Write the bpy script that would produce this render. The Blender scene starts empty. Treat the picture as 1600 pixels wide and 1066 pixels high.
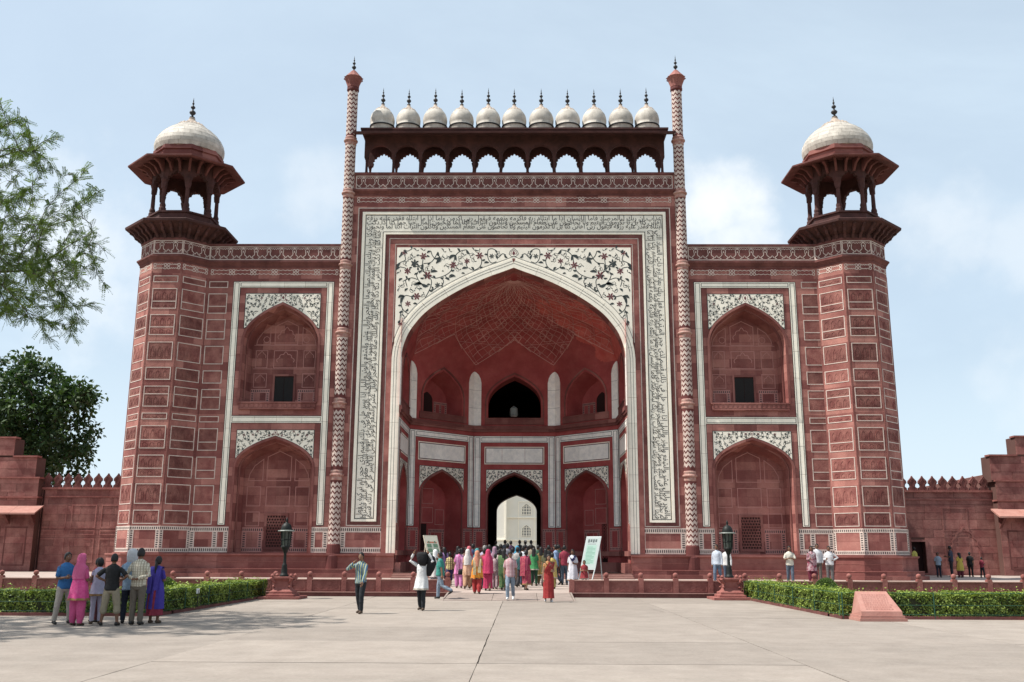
import bpy, math, random
import numpy as np
from mathutils import Vector, Matrix
from mathutils.bvhtree import BVHTree
from mathutils.geometry import tessellate_polygon
S = bpy.context.scene
COL = S.collection
PI = math.pi
random.seed(7)

# ------------------------------------------------------------------ camera
def look(pitch, yaw, roll):
    cp, sp, cy, sy = math.cos(pitch), math.sin(pitch), math.cos(yaw), math.sin(yaw)
    fw = Vector((sy * cp, cy * cp, sp)); rt = Vector((cy, -sy, 0)); up = rt.cross(fw)
    r = rt * math.cos(roll) + up * math.sin(roll); u = up * math.cos(roll) - rt * math.sin(roll)
    return Matrix(((r.x, u.x, -fw.x), (r.y, u.y, -fw.y), (r.z, u.z, -fw.z)))
camd = bpy.data.cameras.new('camera'); cam = bpy.data.objects.new('camera', camd); COL.objects.link(cam)
m4 = look(math.radians(12.461), math.radians(-.657), math.radians(.235)).to_4x4()
m4.translation = (.498, -50.0, 1.63); cam.matrix_world = m4
camd.sensor_width = 36; camd.sensor_fit = 'HORIZONTAL'; camd.lens = 1506.8 / 1600 * 36
camd.clip_start = .1; camd.clip_end = 3000
S.camera = cam

# ------------------------------------------------------------------ light
SUN_TRAVEL = Vector((.98, .20, -1.60)).normalized()
sd = bpy.data.lights.new('sun', 'SUN'); sd.energy = 4.95; sd.angle = math.radians(.6); sd.color = (1.0, .955, .88)
sun = bpy.data.objects.new('sun', sd); COL.objects.link(sun)
sun.rotation_euler = (-SUN_TRAVEL).to_track_quat('Z', 'Y').to_euler(); sun.location = (-30, -20, 60)
S.view_settings.view_transform = 'Standard'; S.view_settings.look = 'None'
S.view_settings.gamma = 1; S.view_settings.use_curve_mapping = False
S.view_settings.exposure = .55

W = bpy.data.worlds.new('World'); S.world = W; W.use_nodes = True
def world():
    nt = W.node_tree; nt.nodes.clear(); N = nt.nodes.new; L = nt.links.new
    def math_(op, a, b=None, clamp=False):
        n = N('ShaderNodeMath'); n.operation = op; n.use_clamp = clamp
        for i, v in enumerate((a, b)):
            if v is None: continue
            if isinstance(v, (int, float)): n.inputs[i].default_value = v
            else: L(v, n.inputs[i])
        return n.outputs[0]
    sky = N('ShaderNodeTexSky'); sky.sky_type = 'NISHITA'; sky.sun_disc = False
    sky.sun_elevation = math.asin(-SUN_TRAVEL.z); sky.sun_rotation = math.atan2(-SUN_TRAVEL.x, -SUN_TRAVEL.y)
    sky.altitude = 170; sky.air_density = 1.0; sky.dust_density = 2.6; sky.ozone_density = 1.2
    tc = N('ShaderNodeTexCoord'); gen = tc.outputs['Generated']
    sep = N('ShaderNodeSeparateXYZ'); L(gen, sep.inputs[0])
    zc = math_('ADD', math_('MAXIMUM', sep.outputs[2], 0.0), .18)
    cmb = N('ShaderNodeCombineXYZ')
    L(math_('DIVIDE', sep.outputs[0], zc), cmb.inputs[0]); L(math_('DIVIDE', sep.outputs[1], zc), cmb.inputs[1])
    def noise(vec, scale, detail, rough, dist=0.0):
        n = N('ShaderNodeTexNoise'); L(vec, n.inputs['Vector']); n.inputs['Scale'].default_value = scale
        n.inputs['Detail'].default_value = detail; n.inputs['Roughness'].default_value = rough
        n.inputs['Distortion'].default_value = dist
        return n.outputs[0]
    def ramp(v, a, b):
        n = N('ShaderNodeMapRange'); n.interpolation_type = 'SMOOTHSTEP'; L(v, n.inputs[0])
        n.inputs[1].default_value = a; n.inputs[2].default_value = b
        return n.outputs[0]
    thin = math_('ADD', math_('MULTIPLY', ramp(noise(cmb.outputs[0], .7, 8, .62, .5), .36, .80), .22), .56)
    # low cumulus: lumps of noise, dense close to chosen directions of the sky
    lump = noise(gen, 16, 9, .56)
    def puff(d, size, k):
        dv = Vector(d).normalized()
        n = N('ShaderNodeVectorMath'); n.operation = 'DISTANCE'; L(gen, n.inputs[0]); n.inputs[1].default_value = dv
        near = math_('SUBTRACT', 1.0, math_('DIVIDE', n.outputs['Value'], size))
        return math_('MULTIPLY', ramp(math_('ADD', near, math_('MULTIPLY', math_('SUBTRACT', lump, .5), 2.0)), -.05, .95), k)
    c = thin; pf = 0.0
    for d, s_, k in (((.190, .92, .345), .060, .9), ((.205, .92, .295), .062, .75), ((.40, .87, .30), .06, .4), ((.47, .86, .285), .06, .35),
                     ((-.44, .87, .27), .11, .55), ((-.52, .84, .31), .10, .5), ((-.2, .93, .36), .05, .35), ((.52, .85, .16), .12, .3),
                     ((.9, .2, .3), .2, .6), ((-.8, -.5, .35), .22, .6), ((.3, -.9, .3), .2, .6)):
        pf = math_('MAXIMUM', pf, puff(d, s_, k))
    hazy = math_('MULTIPLY', math_('SUBTRACT', 1.0, ramp(sep.outputs[2], -.05, .55)), .86)
    c = math_('MAXIMUM', c, hazy)
    mix = N('ShaderNodeMix'); mix.data_type = 'RGBA'; L(c, mix.inputs['Factor']); L(sky.outputs[0], mix.inputs['A'])
    mix.inputs['B'].default_value = (6.0, 7.15, 8.0, 1)
    mix2 = N('ShaderNodeMix'); mix2.data_type = 'RGBA'; L(pf, mix2.inputs['Factor']); L(mix.outputs['Result'], mix2.inputs['A']); mix2.inputs['B'].default_value = (7.3, 7.55, 7.75, 1)
    bg = N('ShaderNodeBackground'); L(mix2.outputs['Result'], bg.inputs['Color']); bg.inputs['Strength'].default_value = .098
    out = N('ShaderNodeOutputWorld'); L(bg.outputs[0], out.inputs['Surface'])
world()

# ------------------------------------------------------------------ materials
MATS = {}
def mat(name, col, rough=.85, col2=None, blocks=None, bvar=.0, stain=.0, sscale=.5, grain=.0, gscale=14., objvar=.0, streak=0., bump=0., bscale=40., mortar=0., spec=.3, metal=0., local=False, sub=0.):
    if name in MATS: return MATS[name]
    m = bpy.data.materials.new(name); MATS[name] = m; m.use_nodes = True
    nt = m.node_tree; N = nt.nodes.new; L = nt.links.new
    b = nt.nodes['Principled BSDF']; b.inputs['Roughness'].default_value = rough
    b.inputs['Specular IOR Level'].default_value = spec; b.inputs['Metallic'].default_value = metal
    def math_(op, a, b_=None):
        n = N('ShaderNodeMath'); n.operation = op
        for i, v in enumerate((a, b_)):
            if v is None: continue
            if isinstance(v, (int, float)): n.inputs[i].default_value = v
            else: L(v, n.inputs[i])
        return n.outputs[0]
    if local: pos = N('ShaderNodeTexCoord').outputs['Object']
    else: pos = N('ShaderNodeNewGeometry').outputs['Position']
    def noise(vec, sc, det=4):
        n = N('ShaderNodeTexNoise'); L(vec, n.inputs['Vector']); n.inputs['Scale'].default_value = sc; n.inputs['Detail'].default_value = det
        n.inputs['Roughness'].default_value = .6
        return n.outputs[0]
    F = 1.0
    def add(sig, amp):
        nonlocal F
        F = math_('ADD', math_('MULTIPLY', math_('SUBTRACT', sig, .5), 2 * amp), F)
    blockfac = None
    if blocks:
        sp = N('ShaderNodeSeparateXYZ'); L(pos, sp.inputs[0]); cb = N('ShaderNodeCombineXYZ')
        L(math_('ADD', sp.outputs[0], math_('MULTIPLY', sp.outputs[1], .83)), cb.inputs[0]); L(sp.outputs[2] if len(blocks) == 2 else sp.outputs[1], cb.inputs[1])
        br = N('ShaderNodeTexBrick'); L(cb.outputs[0], br.inputs['Vector']); br.inputs['Scale'].default_value = 1
        br.inputs['Brick Width'].default_value = blocks[0]; br.inputs['Row Height'].default_value = blocks[1]
        br.inputs['Color1'].default_value = (0, 0, 0, 1); br.inputs['Color2'].default_value = (1, 1, 1, 1)
        br.inputs['Mortar'].default_value = (-mortar, -mortar, -mortar, 1) if mortar else (.5, .5, .5, 1)
        br.inputs['Mortar Size'].default_value = .008 if mortar else .0; br.inputs['Mortar Smooth'].default_value = .1
        rgb = N('ShaderNodeRGBToBW'); L(br.outputs['Color'], rgb.inputs[0]); blockfac = rgb.outputs[0]
        add(blockfac, bvar)
    if stain: add(noise(pos, sscale, 6), stain * 1.7)
    if grain: add(noise(pos, gscale, 5), grain * 1.7)
    if streak:
        mp = N('ShaderNodeMapping'); L(pos, mp.inputs['Vector']); mp.inputs['Scale'].default_value = (2.2, 2.2, .22)
        s_ = noise(mp.outputs[0], 1.0, 6); add(s_, streak * 1.7)
    if objvar:
        oi = N('ShaderNodeObjectInfo'); add(oi.outputs['Random'], objvar)
    c1 = (*col, 1)
    if col2 is not None:
        mx = N('ShaderNodeMix'); mx.data_type = 'RGBA'; mx.inputs['A'].default_value = c1; mx.inputs['B'].default_value = (*col2, 1)
        n2 = noise(pos, sscale * 2.3 + .1, 5)
        r = N('ShaderNodeMapRange'); r.inputs[1].default_value = .38; r.inputs[2].default_value = .68
        L(n2 if blockfac is None else math_('ADD', math_('MULTIPLY', n2, .7), math_('MULTIPLY', blockfac, .3)), r.inputs[0]); L(r.outputs[0], mx.inputs['Factor'])
        csock = mx.outputs['Result']
    else: csock = None
    if isinstance(F, float):
        if csock is None: b.inputs['Base Color'].default_value = c1
        else: L(csock, b.inputs['Base Color'])
    else:
        vm = N('ShaderNodeVectorMath'); vm.operation = 'SCALE'
        if csock is None: vm.inputs[0].default_value = col
        else: L(csock, vm.inputs[0])
        L(math_('MAXIMUM', F, .25), vm.inputs['Scale']); L(vm.outputs[0], b.inputs['Base Color'])
    if bump:
        bn = N('ShaderNodeBump'); bn.inputs['Strength'].default_value = min(1, bump); bn.inputs['Distance'].default_value = .02
        L(noise(pos, bscale, 5), bn.inputs['Height']); L(bn.outputs[0], b.inputs['Normal'])
    if sub: b.inputs['Subsurface Weight'].default_value = sub
    return m

RED = (.190, .060, .053); RED2 = (.325, .143, .118)
stone = mat('red_sandstone', RED, .82, RED2, blocks=(1.15, .46), bvar=.15, stain=.24, sscale=.35, grain=.14, streak=.20, bump=.35, bscale=9, mortar=.25)
stone_trim = mat('red_sandstone_trim', (.168, .054, .047), .8, (.275, .115, .096), blocks=(1.6, 3.), bvar=.12, stain=.15, grain=.10, streak=.12, bump=.3, bscale=12)
stone_panel = mat('carved_sandstone_panel', (.158, .049, .043), .8, (.285, .122, .100), stain=.26, sscale=.8, grain=.15, objvar=.26, bump=.5, bscale=14)
stone_dark = mat('weathered_sandstone', (.105, .037, .033), .88, (.16, .06, .053), stain=.25, sscale=.7, grain=.14, streak=.2, bump=.4, bscale=10)
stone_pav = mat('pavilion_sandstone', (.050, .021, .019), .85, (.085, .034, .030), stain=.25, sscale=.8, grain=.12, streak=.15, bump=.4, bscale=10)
lotus_m = mat('lotus_stone', (.40, .33, .27), .7, (.27, .21, .17), stain=.25, sscale=2, grain=.1)
stone_vault = mat('vault_sandstone', (.30, .056, .054), .85, (.38, .088, .080), stain=.26, sscale=.5, grain=.1, bump=.3, bscale=9)
stone_pink = mat('pale_pink_sandstone', (.34, .16, .13), .85, (.38, .20, .165), stain=.1, sscale=1.2, grain=.1, bump=.3, bscale=25)
stone_wall = mat('boundary_wall_sandstone', (.175, .062, .055), .88, (.29, .135, .114), stain=.24, sscale=.5, grain=.14, streak=.18, bump=.5, bscale=8, objvar=.24)
mortar_m = mat('dark_mortar', (.10, .05, .042), .95, stain=.2)  # dark mortar colour that shows in the joints between blocks
vault_new = mat('relaid_vault_stone', (.44, .075, .062), .85, (.52, .13, .105), stain=.2, sscale=.9, grain=.1, bump=.3, bscale=9)
stone_rail = mat('railing_sandstone', (.205, .070, .060), .85, (.28, .112, .094), stain=.18, sscale=1.2, grain=.13, objvar=.1, streak=.1, bump=.5, bscale=22)
marble = mat('white_marble', (.90, .835, .715), .5, (.80, .74, .635), blocks=(1.3, 4.), bvar=.05, stain=.08, sscale=.9, grain=.05, objvar=.06, streak=.07)
marble_strip = mat('marble_strip', (.90, .835, .71), .5, (.81, .75, .64), stain=.06, sscale=1.1, grain=.05, objvar=.08, streak=.06)
marble_vein = mat('veined_marble', (.92, .875, .80), .45, (.76, .735, .69), stain=.12, sscale=1.5, grain=.06, objvar=.07)
marble_text = mat('calligraphy_marble', (.80, .75, .645), .55, (.68, .64, .55), blocks=(1.4, .95), bvar=.06, stain=.10, sscale=.9, grain=.07, streak=.07)
marble_dome = mat('dome_marble', (.49, .45, .395), .65, (.34, .31, .27), stain=.24, sscale=1.1, grain=.11, streak=.24, objvar=.08)
inlay = mat('white_inlay', (.60, .495, .435), .6, (.48, .38, .335), stain=.12, sscale=1.5, grain=.1)
inlay_faint = mat('faint_inlay', (.42, .20, .175), .7, stain=.15, sscale=2)
inlay_vault = mat('vault_inlay', (.60, .33, .29), .7, stain=.25, sscale=1)
black = mat('black_inlay', (.028, .027, .028), .5, stain=.2)
leaf_inlay = mat('green_black_inlay', (.035, .043, .042), .5, stain=.2, sscale=3)
flower_inlay = mat('maroon_inlay', (.13, .030, .036), .5, stain=.2, sscale=3)
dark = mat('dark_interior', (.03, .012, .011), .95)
metal = mat('dark_bronze', (.035, .034, .036), .45, metal=.3)
marble_far = mat('tomb_marble', (.82, .775, .69), .7, (.76, .72, .64), blocks=(3.4, 1.5), bvar=.04, stain=.06, sscale=.12, grain=.03, mortar=.15)  # the far tomb's own marble colour, with faint block tones

# ------------------------------------------------------------------ mesh builder
class MB:
    def __init__(s):
        s.v = []; s.f = []; s.m = []; s.frame()
    def frame(s, o=(0, 0), x=(1, 0)):
        l = math.hypot(*x); s.o = o; s.x = (x[0] / l, x[1] / l); return s
    def P(s, u, d, z):           # along the face, depth into the wall, height
        return (s.o[0] + u * s.x[0] - d * s.x[1], s.o[1] + u * s.x[1] + d * s.x[0], z)
    def add(s, vs, fs, m=0):
        n = len(s.v); s.v.extend(vs); s.f.extend([tuple(i + n for i in f) for f in fs]); s.m.extend([m] * len(fs))
    def box(s, u0, u1, d0, d1, z0, z1, m=0):
        v = [s.P(u, d, z) for z in (z0, z1) for d in (d0, d1) for u in (u0, u1)]
        s.add(v, [(0, 1, 5, 4), (1, 3, 7, 5), (3, 2, 6, 7), (2, 0, 4, 6), (4, 5, 7, 6), (2, 3, 1, 0)], m)
    def prism(s, outer, holes=(), d0=0, d1=None, m=0, back=False, skip_sides=()):
        loops = [list(outer)] + [list(h) for h in holes]
        tris = tessellate_polygon([[Vector((p[0], p[1], 0)) for p in l] for l in loops])
        flat = [p for l in loops for p in l]; n = len(flat)
        vs = [s.P(p[0], d0, p[1]) for p in flat]; fs = []
        for t in tris:
            a, b, c = (flat[i] for i in t)
            cr = (b[0] - a[0]) * (c[1] - a[1]) - (b[1] - a[1]) * (c[0] - a[0])
            fs.append(tuple(t) if cr > 0 else tuple(reversed(t)))
        if d1 is not None:
            vs += [s.P(p[0], d1, p[1]) for p in flat]
            k = 0
            for l in loops:
                q = len(l)
                for i in range(q):
                    j = (i + 1) % q; fs.append((k + i, k + j, k + j + n, k + i + n))
                k += q
            if back: fs += [tuple(i + n for i in reversed(t)) for t in fs[:len(tris)]]
        s.add(vs, fs, m)
    def ribbon(s, pts, w, d0, d1=None, closed=False, m=0, off=0.):
        n = len(pts); A = []; B = []
        for i in range(n):
            p = Vector(pts[i][:2]); a = Vector(pts[i - 1][:2]) if (i or closed) else None; b = Vector(pts[(i + 1) % n][:2]) if (i < n - 1 or closed) else None
            ta = (p - a).normalized() if a is not None and (p - a).length > 1e-9 else None
            tb = (b - p).normalized() if b is not None and (b - p).length > 1e-9 else None
            if ta is None: ta = tb
            if tb is None: tb = ta
            if ta is None: ta = tb = Vector((1, 0))
            t = ta + tb; t = t.normalized() if t.length > 1e-6 else ta
            nn = Vector((-t.y, t.x)); k = max(.35, nn.dot(Vector((-ta.y, ta.x))))
            ww = w[i] if isinstance(w, (list, tuple)) else w
            A.append(p + nn * ((off + ww / 2) / k)); B.append(p + nn * ((off - ww / 2) / k))
        vs = [s.P(p.x, d0, p.y) for p in A] + [s.P(p.x, d0, p.y) for p in B]; fs = []
        for i in range(n if closed else n - 1):
            j = (i + 1) % n; fs.append((i, n + i, n + j, j))
        if d1 is not None:
            q = len(vs); vs += [s.P(p.x, d1, p.y) for p in A] + [s.P(p.x, d1, p.y) for p in B]
            for i in range(n if closed else n - 1):
                j = (i + 1) % n; fs.append((i, j, q + j, q + i)); fs.append((n + j, n + i, q + n + i, q + n + j))
            if not closed:
                fs.append((0, q, q + n, n)); fs.append((n - 1, 2 * n - 1, q + 2 * n - 1, q + n - 1))
        s.add(vs, fs, m)
    def rect(s, u0, u1, z0, z1, w, d0, d1=None, m=0):
        s.ribbon([(u0 + w / 2, z0 + w / 2), (u1 - w / 2, z0 + w / 2), (u1 - w / 2, z1 - w / 2), (u0 + w / 2, z1 - w / 2)], w, d0, d1, True, m)
    def lathe(s, prof, n=16, c=(0, 0, 0), m=0, a0=0., rib=0., flat=None):
        # prof [(r, z)]; flat = number of sides turned so that a side faces the front
        if flat: n = flat; a0 = PI / flat
        vs = []; fs = []; k = len(prof)
        for r, z in prof:
            for i in range(n):
                a = a0 + 2 * PI * i / n; rr = r / math.cos(PI / n) if flat else r
                if rib: rr *= 1 + rib * (1 if i % 2 else -1)
                vs.append((c[0] + rr * math.cos(a), c[1] + rr * math.sin(a), c[2] + z))
        for j in range(k - 1):
            for i in range(n):
                i2 = (i + 1) % n; fs.append((j * n + i, j * n + i2, (j + 1) * n + i2, (j + 1) * n + i))
        fs.append(tuple(range(n - 1, -1, -1))); fs.append(tuple((k - 1) * n + i for i in range(n)))
        s.add(vs, fs, m)
    def tube(s, pts, r, n=6, m=0, sq=None):
        pts = [Vector(p) for p in pts]; k = len(pts); vs = []; fs = []
        up = Vector((0, 0, 1)) if abs((pts[-1] - pts[0]).normalized().z) < .95 else Vector((1, 0, 0))
        for j, p in enumerate(pts):
            t = (pts[min(j + 1, k - 1)] - pts[max(j - 1, 0)]).normalized()
            a = t.cross(up); a = a.normalized() if a.length > 1e-4 else Vector((1, 0, 0)); b = a.cross(t).normalized(); rr = r[j] if isinstance(r, (list, tuple)) else r
            for i in range(n):
                an = 2 * PI * i / n
                vs.append(tuple(p + a * (math.cos(an) * rr) + b * (math.sin(an) * rr * (sq or 1))))
        for j in range(k - 1):
            for i in range(n):
                i2 = (i + 1) % n; fs.append((j * n + i, j * n + i2, (j + 1) * n + i2, (j + 1) * n + i))
        fs.append(tuple(range(n - 1, -1, -1))); fs.append(tuple((k - 1) * n + i for i in range(n)))
        s.add(vs, fs, m)
    def band(s, path, off0, z0, z1, off1=None, m=0, top=True, bottom=True, closed=False):
        # a moulding that follows a plan path (list of x, y), sticking out to its right-hand side by off0 at z0 and off1 at z1
        off1 = off0 if off1 is None else off1
        def offset(o):
            n = len(path); out = []
            for i in range(n):
                p = Vector(path[i]); a = Vector(path[i - 1]) if (i or closed) else None; b = Vector(path[(i + 1) % n]) if (i < n - 1 or closed) else None
                ta = (p - a).normalized() if a is not None else (b - p).normalized(); tb = (b - p).normalized() if b is not None else ta
                t = (ta + tb).normalized(); nn = Vector((t.y, -t.x)); k = max(.3, nn.dot(Vector((ta.y, -ta.x))))
                out.append(p + nn * (o / k))
            return out
        n = len(path); A = offset(off0); B = offset(off1)
        vs = [(p.x, p.y, z0) for p in A] + [(p.x, p.y, z1) for p in B] + [(p[0], p[1], z1) for p in path] + [(p[0], p[1], z0) for p in path]
        fs = []
        for i in range(n if closed else n - 1):
            j = (i + 1) % n
            fs.append((i, j, n + j, n + i))
            if top: fs.append((n + i, n + j, 2 * n + j, 2 * n + i))
            if bottom: fs.append((3 * n + i, 3 * n + j, j, i))
        if not closed:
            fs.append((0, n, 2 * n, 3 * n)); fs.append((n - 1, 4 * n - 1, 3 * n - 1, 2 * n - 1))
        s.add(vs, fs, m)
    def mesh(s, name, mats, smooth=False):
        me = bpy.data.meshes.new(name); me.from_pydata(s.v, [], s.f)
        for x in (mats if isinstance(mats, (list, tuple)) else [mats]): me.materials.append(x)
        if len(me.polygons) and any(s.m): me.polygons.foreach_set('material_index', s.m)
        if smooth: me.polygons.foreach_set('use_smooth', [True] * len(me.polygons))
        me.update(); return me
    def build(s, name, mats, parent=None, smooth=False, kind=None, loc=None, **kw):
        return put(name, s.mesh(name, mats, smooth), parent, kind, loc, **kw)

WORLD_AT = {}
def put(name, me, parent=None, kind=None, loc=None, rz=0., world=True, scale=None, label=None, cat=None, group=None):
    o = bpy.data.objects.new(name, me); COL.objects.link(o)
    if loc is not None: o.location = loc
    if rz: o.rotation_euler = (0, 0, rz)
    if scale: o.scale = scale
    if parent is not None:
        o.parent = parent
        if world and parent.name in WORLD_AT: o.matrix_parent_inverse = WORLD_AT[parent.name]
    if kind: o['kind'] = kind
    if label: o['label'] = label
    if cat: o['category'] = cat
    if group: o['group'] = group
    return o
def thing(name, label, cat, loc=(0, 0, 0), rz=0., group=None, scale=None):
    o = put(name, None, None, None, loc, rz, label=label, cat=cat, group=group, scale=scale)
    o.empty_display_size = .3
    WORLD_AT[o.name] = (Matrix.Translation(loc) @ Matrix.Rotation(rz, 4, 'Z')).inverted()
    return o
def dup(root, loc, rz=0., label=None, scale=None):
    r = root.copy(); COL.objects.link(r); r.location = loc; r.rotation_euler = (0, 0, rz)
    if scale: r.scale = scale
    if label: r['label'] = label
    for ch in KIDS(root):
        c = ch.copy(); COL.objects.link(c); c.parent = r
        for g in KIDS(ch):
            d = g.copy(); COL.objects.link(d); d.parent = c
    return r
def KIDS(o): return [c for c in bpy.data.objects if c.parent is o]

ARCH = [(1, 0), (.988, .12), (.945, .27), (.88, .39), (.80, .50), (.69, .605), (.55, .712), (.40, .808), (.24, .893), (.11, .95), (0, 1)]
def _fine(P, n=3):
    Q = [(2 * P[0][0] - P[1][0], P[0][1] - (P[1][1] - P[0][1]))] + P + [(2 * P[-1][0] - P[-2][0], 2 * P[-1][1] - P[-2][1])]; out = []
    for i in range(1, len(Q) - 2):
        a, b, c, e = Q[i - 1], Q[i], Q[i + 1], Q[i + 2]
        for k in range(n):
            t = k / n; out.append(tuple(.5 * (2 * b[j] + (c[j] - a[j]) * t + (2 * a[j] - 5 * b[j] + 4 * c[j] - e[j]) * t * t + (3 * b[j] - a[j] - 3 * c[j] + e[j]) * t ** 3) for j in (0, 1)))
    return out + [P[-1]]
ARCH = _fine(ARCH)
def arch_pts(hw, spring, apex, c=0.):
    """a pointed arch from the right springing over the apex to the left springing"""
    r = [(c + hw * x, spring + (apex - spring) * y) for x, y in ARCH]
    return r + [(2 * c - x, z) for x, z in reversed(r[:-1])]
def opening(hw, z0, spring, apex, c=0.):
    return [(c - hw, z0), (c + hw, z0)] + arch_pts(hw, spring, apex, c)
def cusped(hw, z0, spring, apex, lobes=5, c=0., k=.09):
    """outline of a lobed (cusped) arch opening, from lower left round by the right"""
    base = arch_pts(hw, spring, apex, c); L_ = [0]
    for a, b in zip(base, base[1:]): L_.append(L_[-1] + math.dist(a, b))
    out = []; n = lobes * 6
    for i in range(n + 1):
        t = L_[-1] * i / n; j = max(0, min(len(base) - 2, next((q for q in range(len(L_) - 1) if L_[q + 1] >= t), len(base) - 2)))
        f = (t - L_[j]) / max(1e-9, L_[j + 1] - L_[j]); x = base[j][0] + (base[j + 1][0] - base[j][0]) * f; z = base[j][1] + (base[j + 1][1] - base[j][1]) * f
        ph = (i / 6) % 1.0; dip = k * (1 - math.sin(PI * ph)) * (hw)
        cx, cz = c, spring + (apex - spring) * .25
        dx, dz = cx - x, cz - z; l = math.hypot(dx, dz) or 1
        out.append((x + dx / l * dip, z + dz / l * dip))
    return [(c - hw, z0), (c + hw, z0)] + out
# ================================================================== the gateway
TERR = .45
GATE = thing('gateway', 'monumental red sandstone gateway with white marble inlay and a row of small domes', 'gateway', (0, 0, TERR))
G = GATE
TCX = {-1: -18.38, 1: 18.13}; TCY = .78; AP = 1.883; HS = .78      # corner tower centres, apothem, half side
def tower_corners(cx, ap=AP):
    h = ap * math.tan(PI / 8)
    return [(cx - ap, TCY + h), (cx - ap, TCY - h), (cx - h, TCY - ap), (cx + h, TCY - ap), (cx + ap, TCY - h), (cx + ap, TCY + h), (cx + h, TCY + ap), (cx - h, TCY + ap)]
def tower_faces(cx, ap=AP):
    for k, a in enumerate((-180, -135, -90, -45, 0)):
        n = (math.cos(math.radians(a)), math.sin(math.radians(a)))
        yield k, (cx + n[0] * ap, TCY + n[1] * ap), (-n[1], n[0])
PATH = {-1: tower_corners(TCX[-1])[:5] + [(-9.1, 0)], 1: [(9.1, 0)] + [(TCX[1] - AP, 0)] + tower_corners(TCX[1])[2:6]}
TEDGE = {-1: TCX[-1] + AP, 1: TCX[1] - AP}

# ---- ornament helpers
def checker(mb, u0, u1, z0, z1, d, along_u=True, w=1, k=2):
    mb.box(u0, u1, d - .014, d, z0, z1, w)
    L_ = (u1 - u0) if along_u else (z1 - z0); n = max(2, int(round(L_ / .105))); p = L_ / n
    for i in range(n):
        a = i * p + p * .26; b = i * p + p * .74
        if along_u: q = [(u0 + a, z0 + (z1 - z0) * .24), (u0 + b, z0 + (z1 - z0) * .24), (u0 + b, z0 + (z1 - z0) * .76), (u0 + a, z0 + (z1 - z0) * .76)]
        else: q = [(u0 + (u1 - u0) * .24, z0 + a), (u0 + (u1 - u0) * .76, z0 + a), (u0 + (u1 - u0) * .76, z0 + b), (u0 + (u1 - u0) * .24, z0 + b)]
        mb.add([mb.P(x, d - .017, z) for x, z in q], [(0, 1, 2, 3)], k)
def dado(mb, us, z0=1.66, z1=2.94, d=0., bw=.26):
    # us: positions of the upright checkered strips' middles
    checker(mb, us[0] - bw / 2, us[-1] + bw / 2, z1 - bw, z1, d)
    checker(mb, us[0] - bw / 2, us[-1] + bw / 2, z0, z0 + bw, d)
    for u in us: checker(mb, u - bw / 2, u + bw / 2, z0 + bw, z1 - bw, d, False)
def frieze(mb, u0, u1, z0, z1, d, unit=.73):
    mb.rect(u0, u1, z0, z1, .042, d - .012, d)
    mb.add([mb.P(u, d - .004, z) for u, z in ((u0, z0), (u1, z0), (u1, z1), (u0, z1))], [(0, 1, 2, 3)], 1)
    n = max(1, round((u1 - u0 - .1) / unit)); p = (u1 - u0 - .1) / n; H = z1 - z0
    for i in range(n):
        c = u0 + .05 + p * (i + .5)
        for s_ in (-1, 1):
            pt = lambda a, b: (c + s_ * a * p, z0 + b * H)
            mb.ribbon([pt(.03, .82), pt(.10, .80), pt(.15, .70), pt(.13, .57), pt(.105, .46), pt(.14, .34), pt(.24, .28), pt(.30, .19), pt(.25, .11), pt(.17, .14)], .032, d - .012, d)
            mb.ribbon([pt(.04, .87), pt(.14, .90), pt(.23, .80), pt(.32, .86), pt(.41, .78), pt(.5, .86)], .024, d - .011, d)
            mb.ribbon([pt(.36, .14), pt(.38, .24), pt(.43, .22), pt(.455, .31), pt(.5, .33)], .026, d - .011, d)
        mb.prism([(c - .05, z0 + .84 * H), (c, z0 + .76 * H), (c + .05, z0 + .84 * H), (c, z0 + .95 * H)], d0=d - .012)
        mb.prism([(c - .035, z0 + .60 * H), (c, z0 + .52 * H), (c + .035, z0 + .60 * H), (c, z0 + .70 * H)], d0=d - .012)
def chain(mb, u0, u1, z0, z1, d, pitch=1.2):
    n = max(1, round((u1 - u0) / pitch)); p = (u1 - u0) / n; H = z1 - z0; zc = (z0 + z1) / 2
    for i in range(n + 1):
        c = u0 + p * i
        for a in (-1, 1):
            for b in (-1, 1):
                q = [(c + a * .085 + .07 * math.cos(t * PI / 4), zc + b * .085 + .07 * math.sin(t * PI / 4)) for t in range(8)]
                if u0 - .02 <= c + a * .085 <= u1 + .02: mb.ribbon(q, .032, d - .012, d, True)
        if i < n:
            for b in (-1, 1):
                q = [(c + .16 + (p - .32) * k / 14, zc + b * (.105 + .022 * math.sin(k * PI / 2))) for k in range(15)]
                mb.ribbon(q, .028, d - .012, d)
def slab_strip(u0, u1, z0, z1, d, parent, xf=((0, 0), (1, 0)), L_=1.25, m=None, name='marble_slab', rnd=random):
    """a strip of separate marble slabs, edges proud and joints open"""
    horiz = (u1 - u0) > (z1 - z0); T = (u1 - u0) if horiz else (z1 - z0)
    n = max(1, round(T / L_)); cuts = [0] + [(i + rnd.uniform(-.18, .18)) * T / n for i in range(1, n)] + [T]
    for a, b in zip(cuts, cuts[1:]):
        mb = MB().frame(*xf); e = .006; pr = d - .02 - rnd.uniform(0, .006)
        if horiz: mb.box(u0 + a + e, u0 + b - e, pr, d, z0, z1)
        else: mb.box(u0, u1, pr, d, z0 + a + e, z0 + b - e)
        mb.build(name, m or marble_strip, parent)
def edge_lines(mb, u0, u1, z0, z1, d, ins=.05, w=.022):
    mb.rect(u0 + ins, u1 - ins, z0 + ins, z1 - ins, w, d - .031, d - .02)

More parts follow.
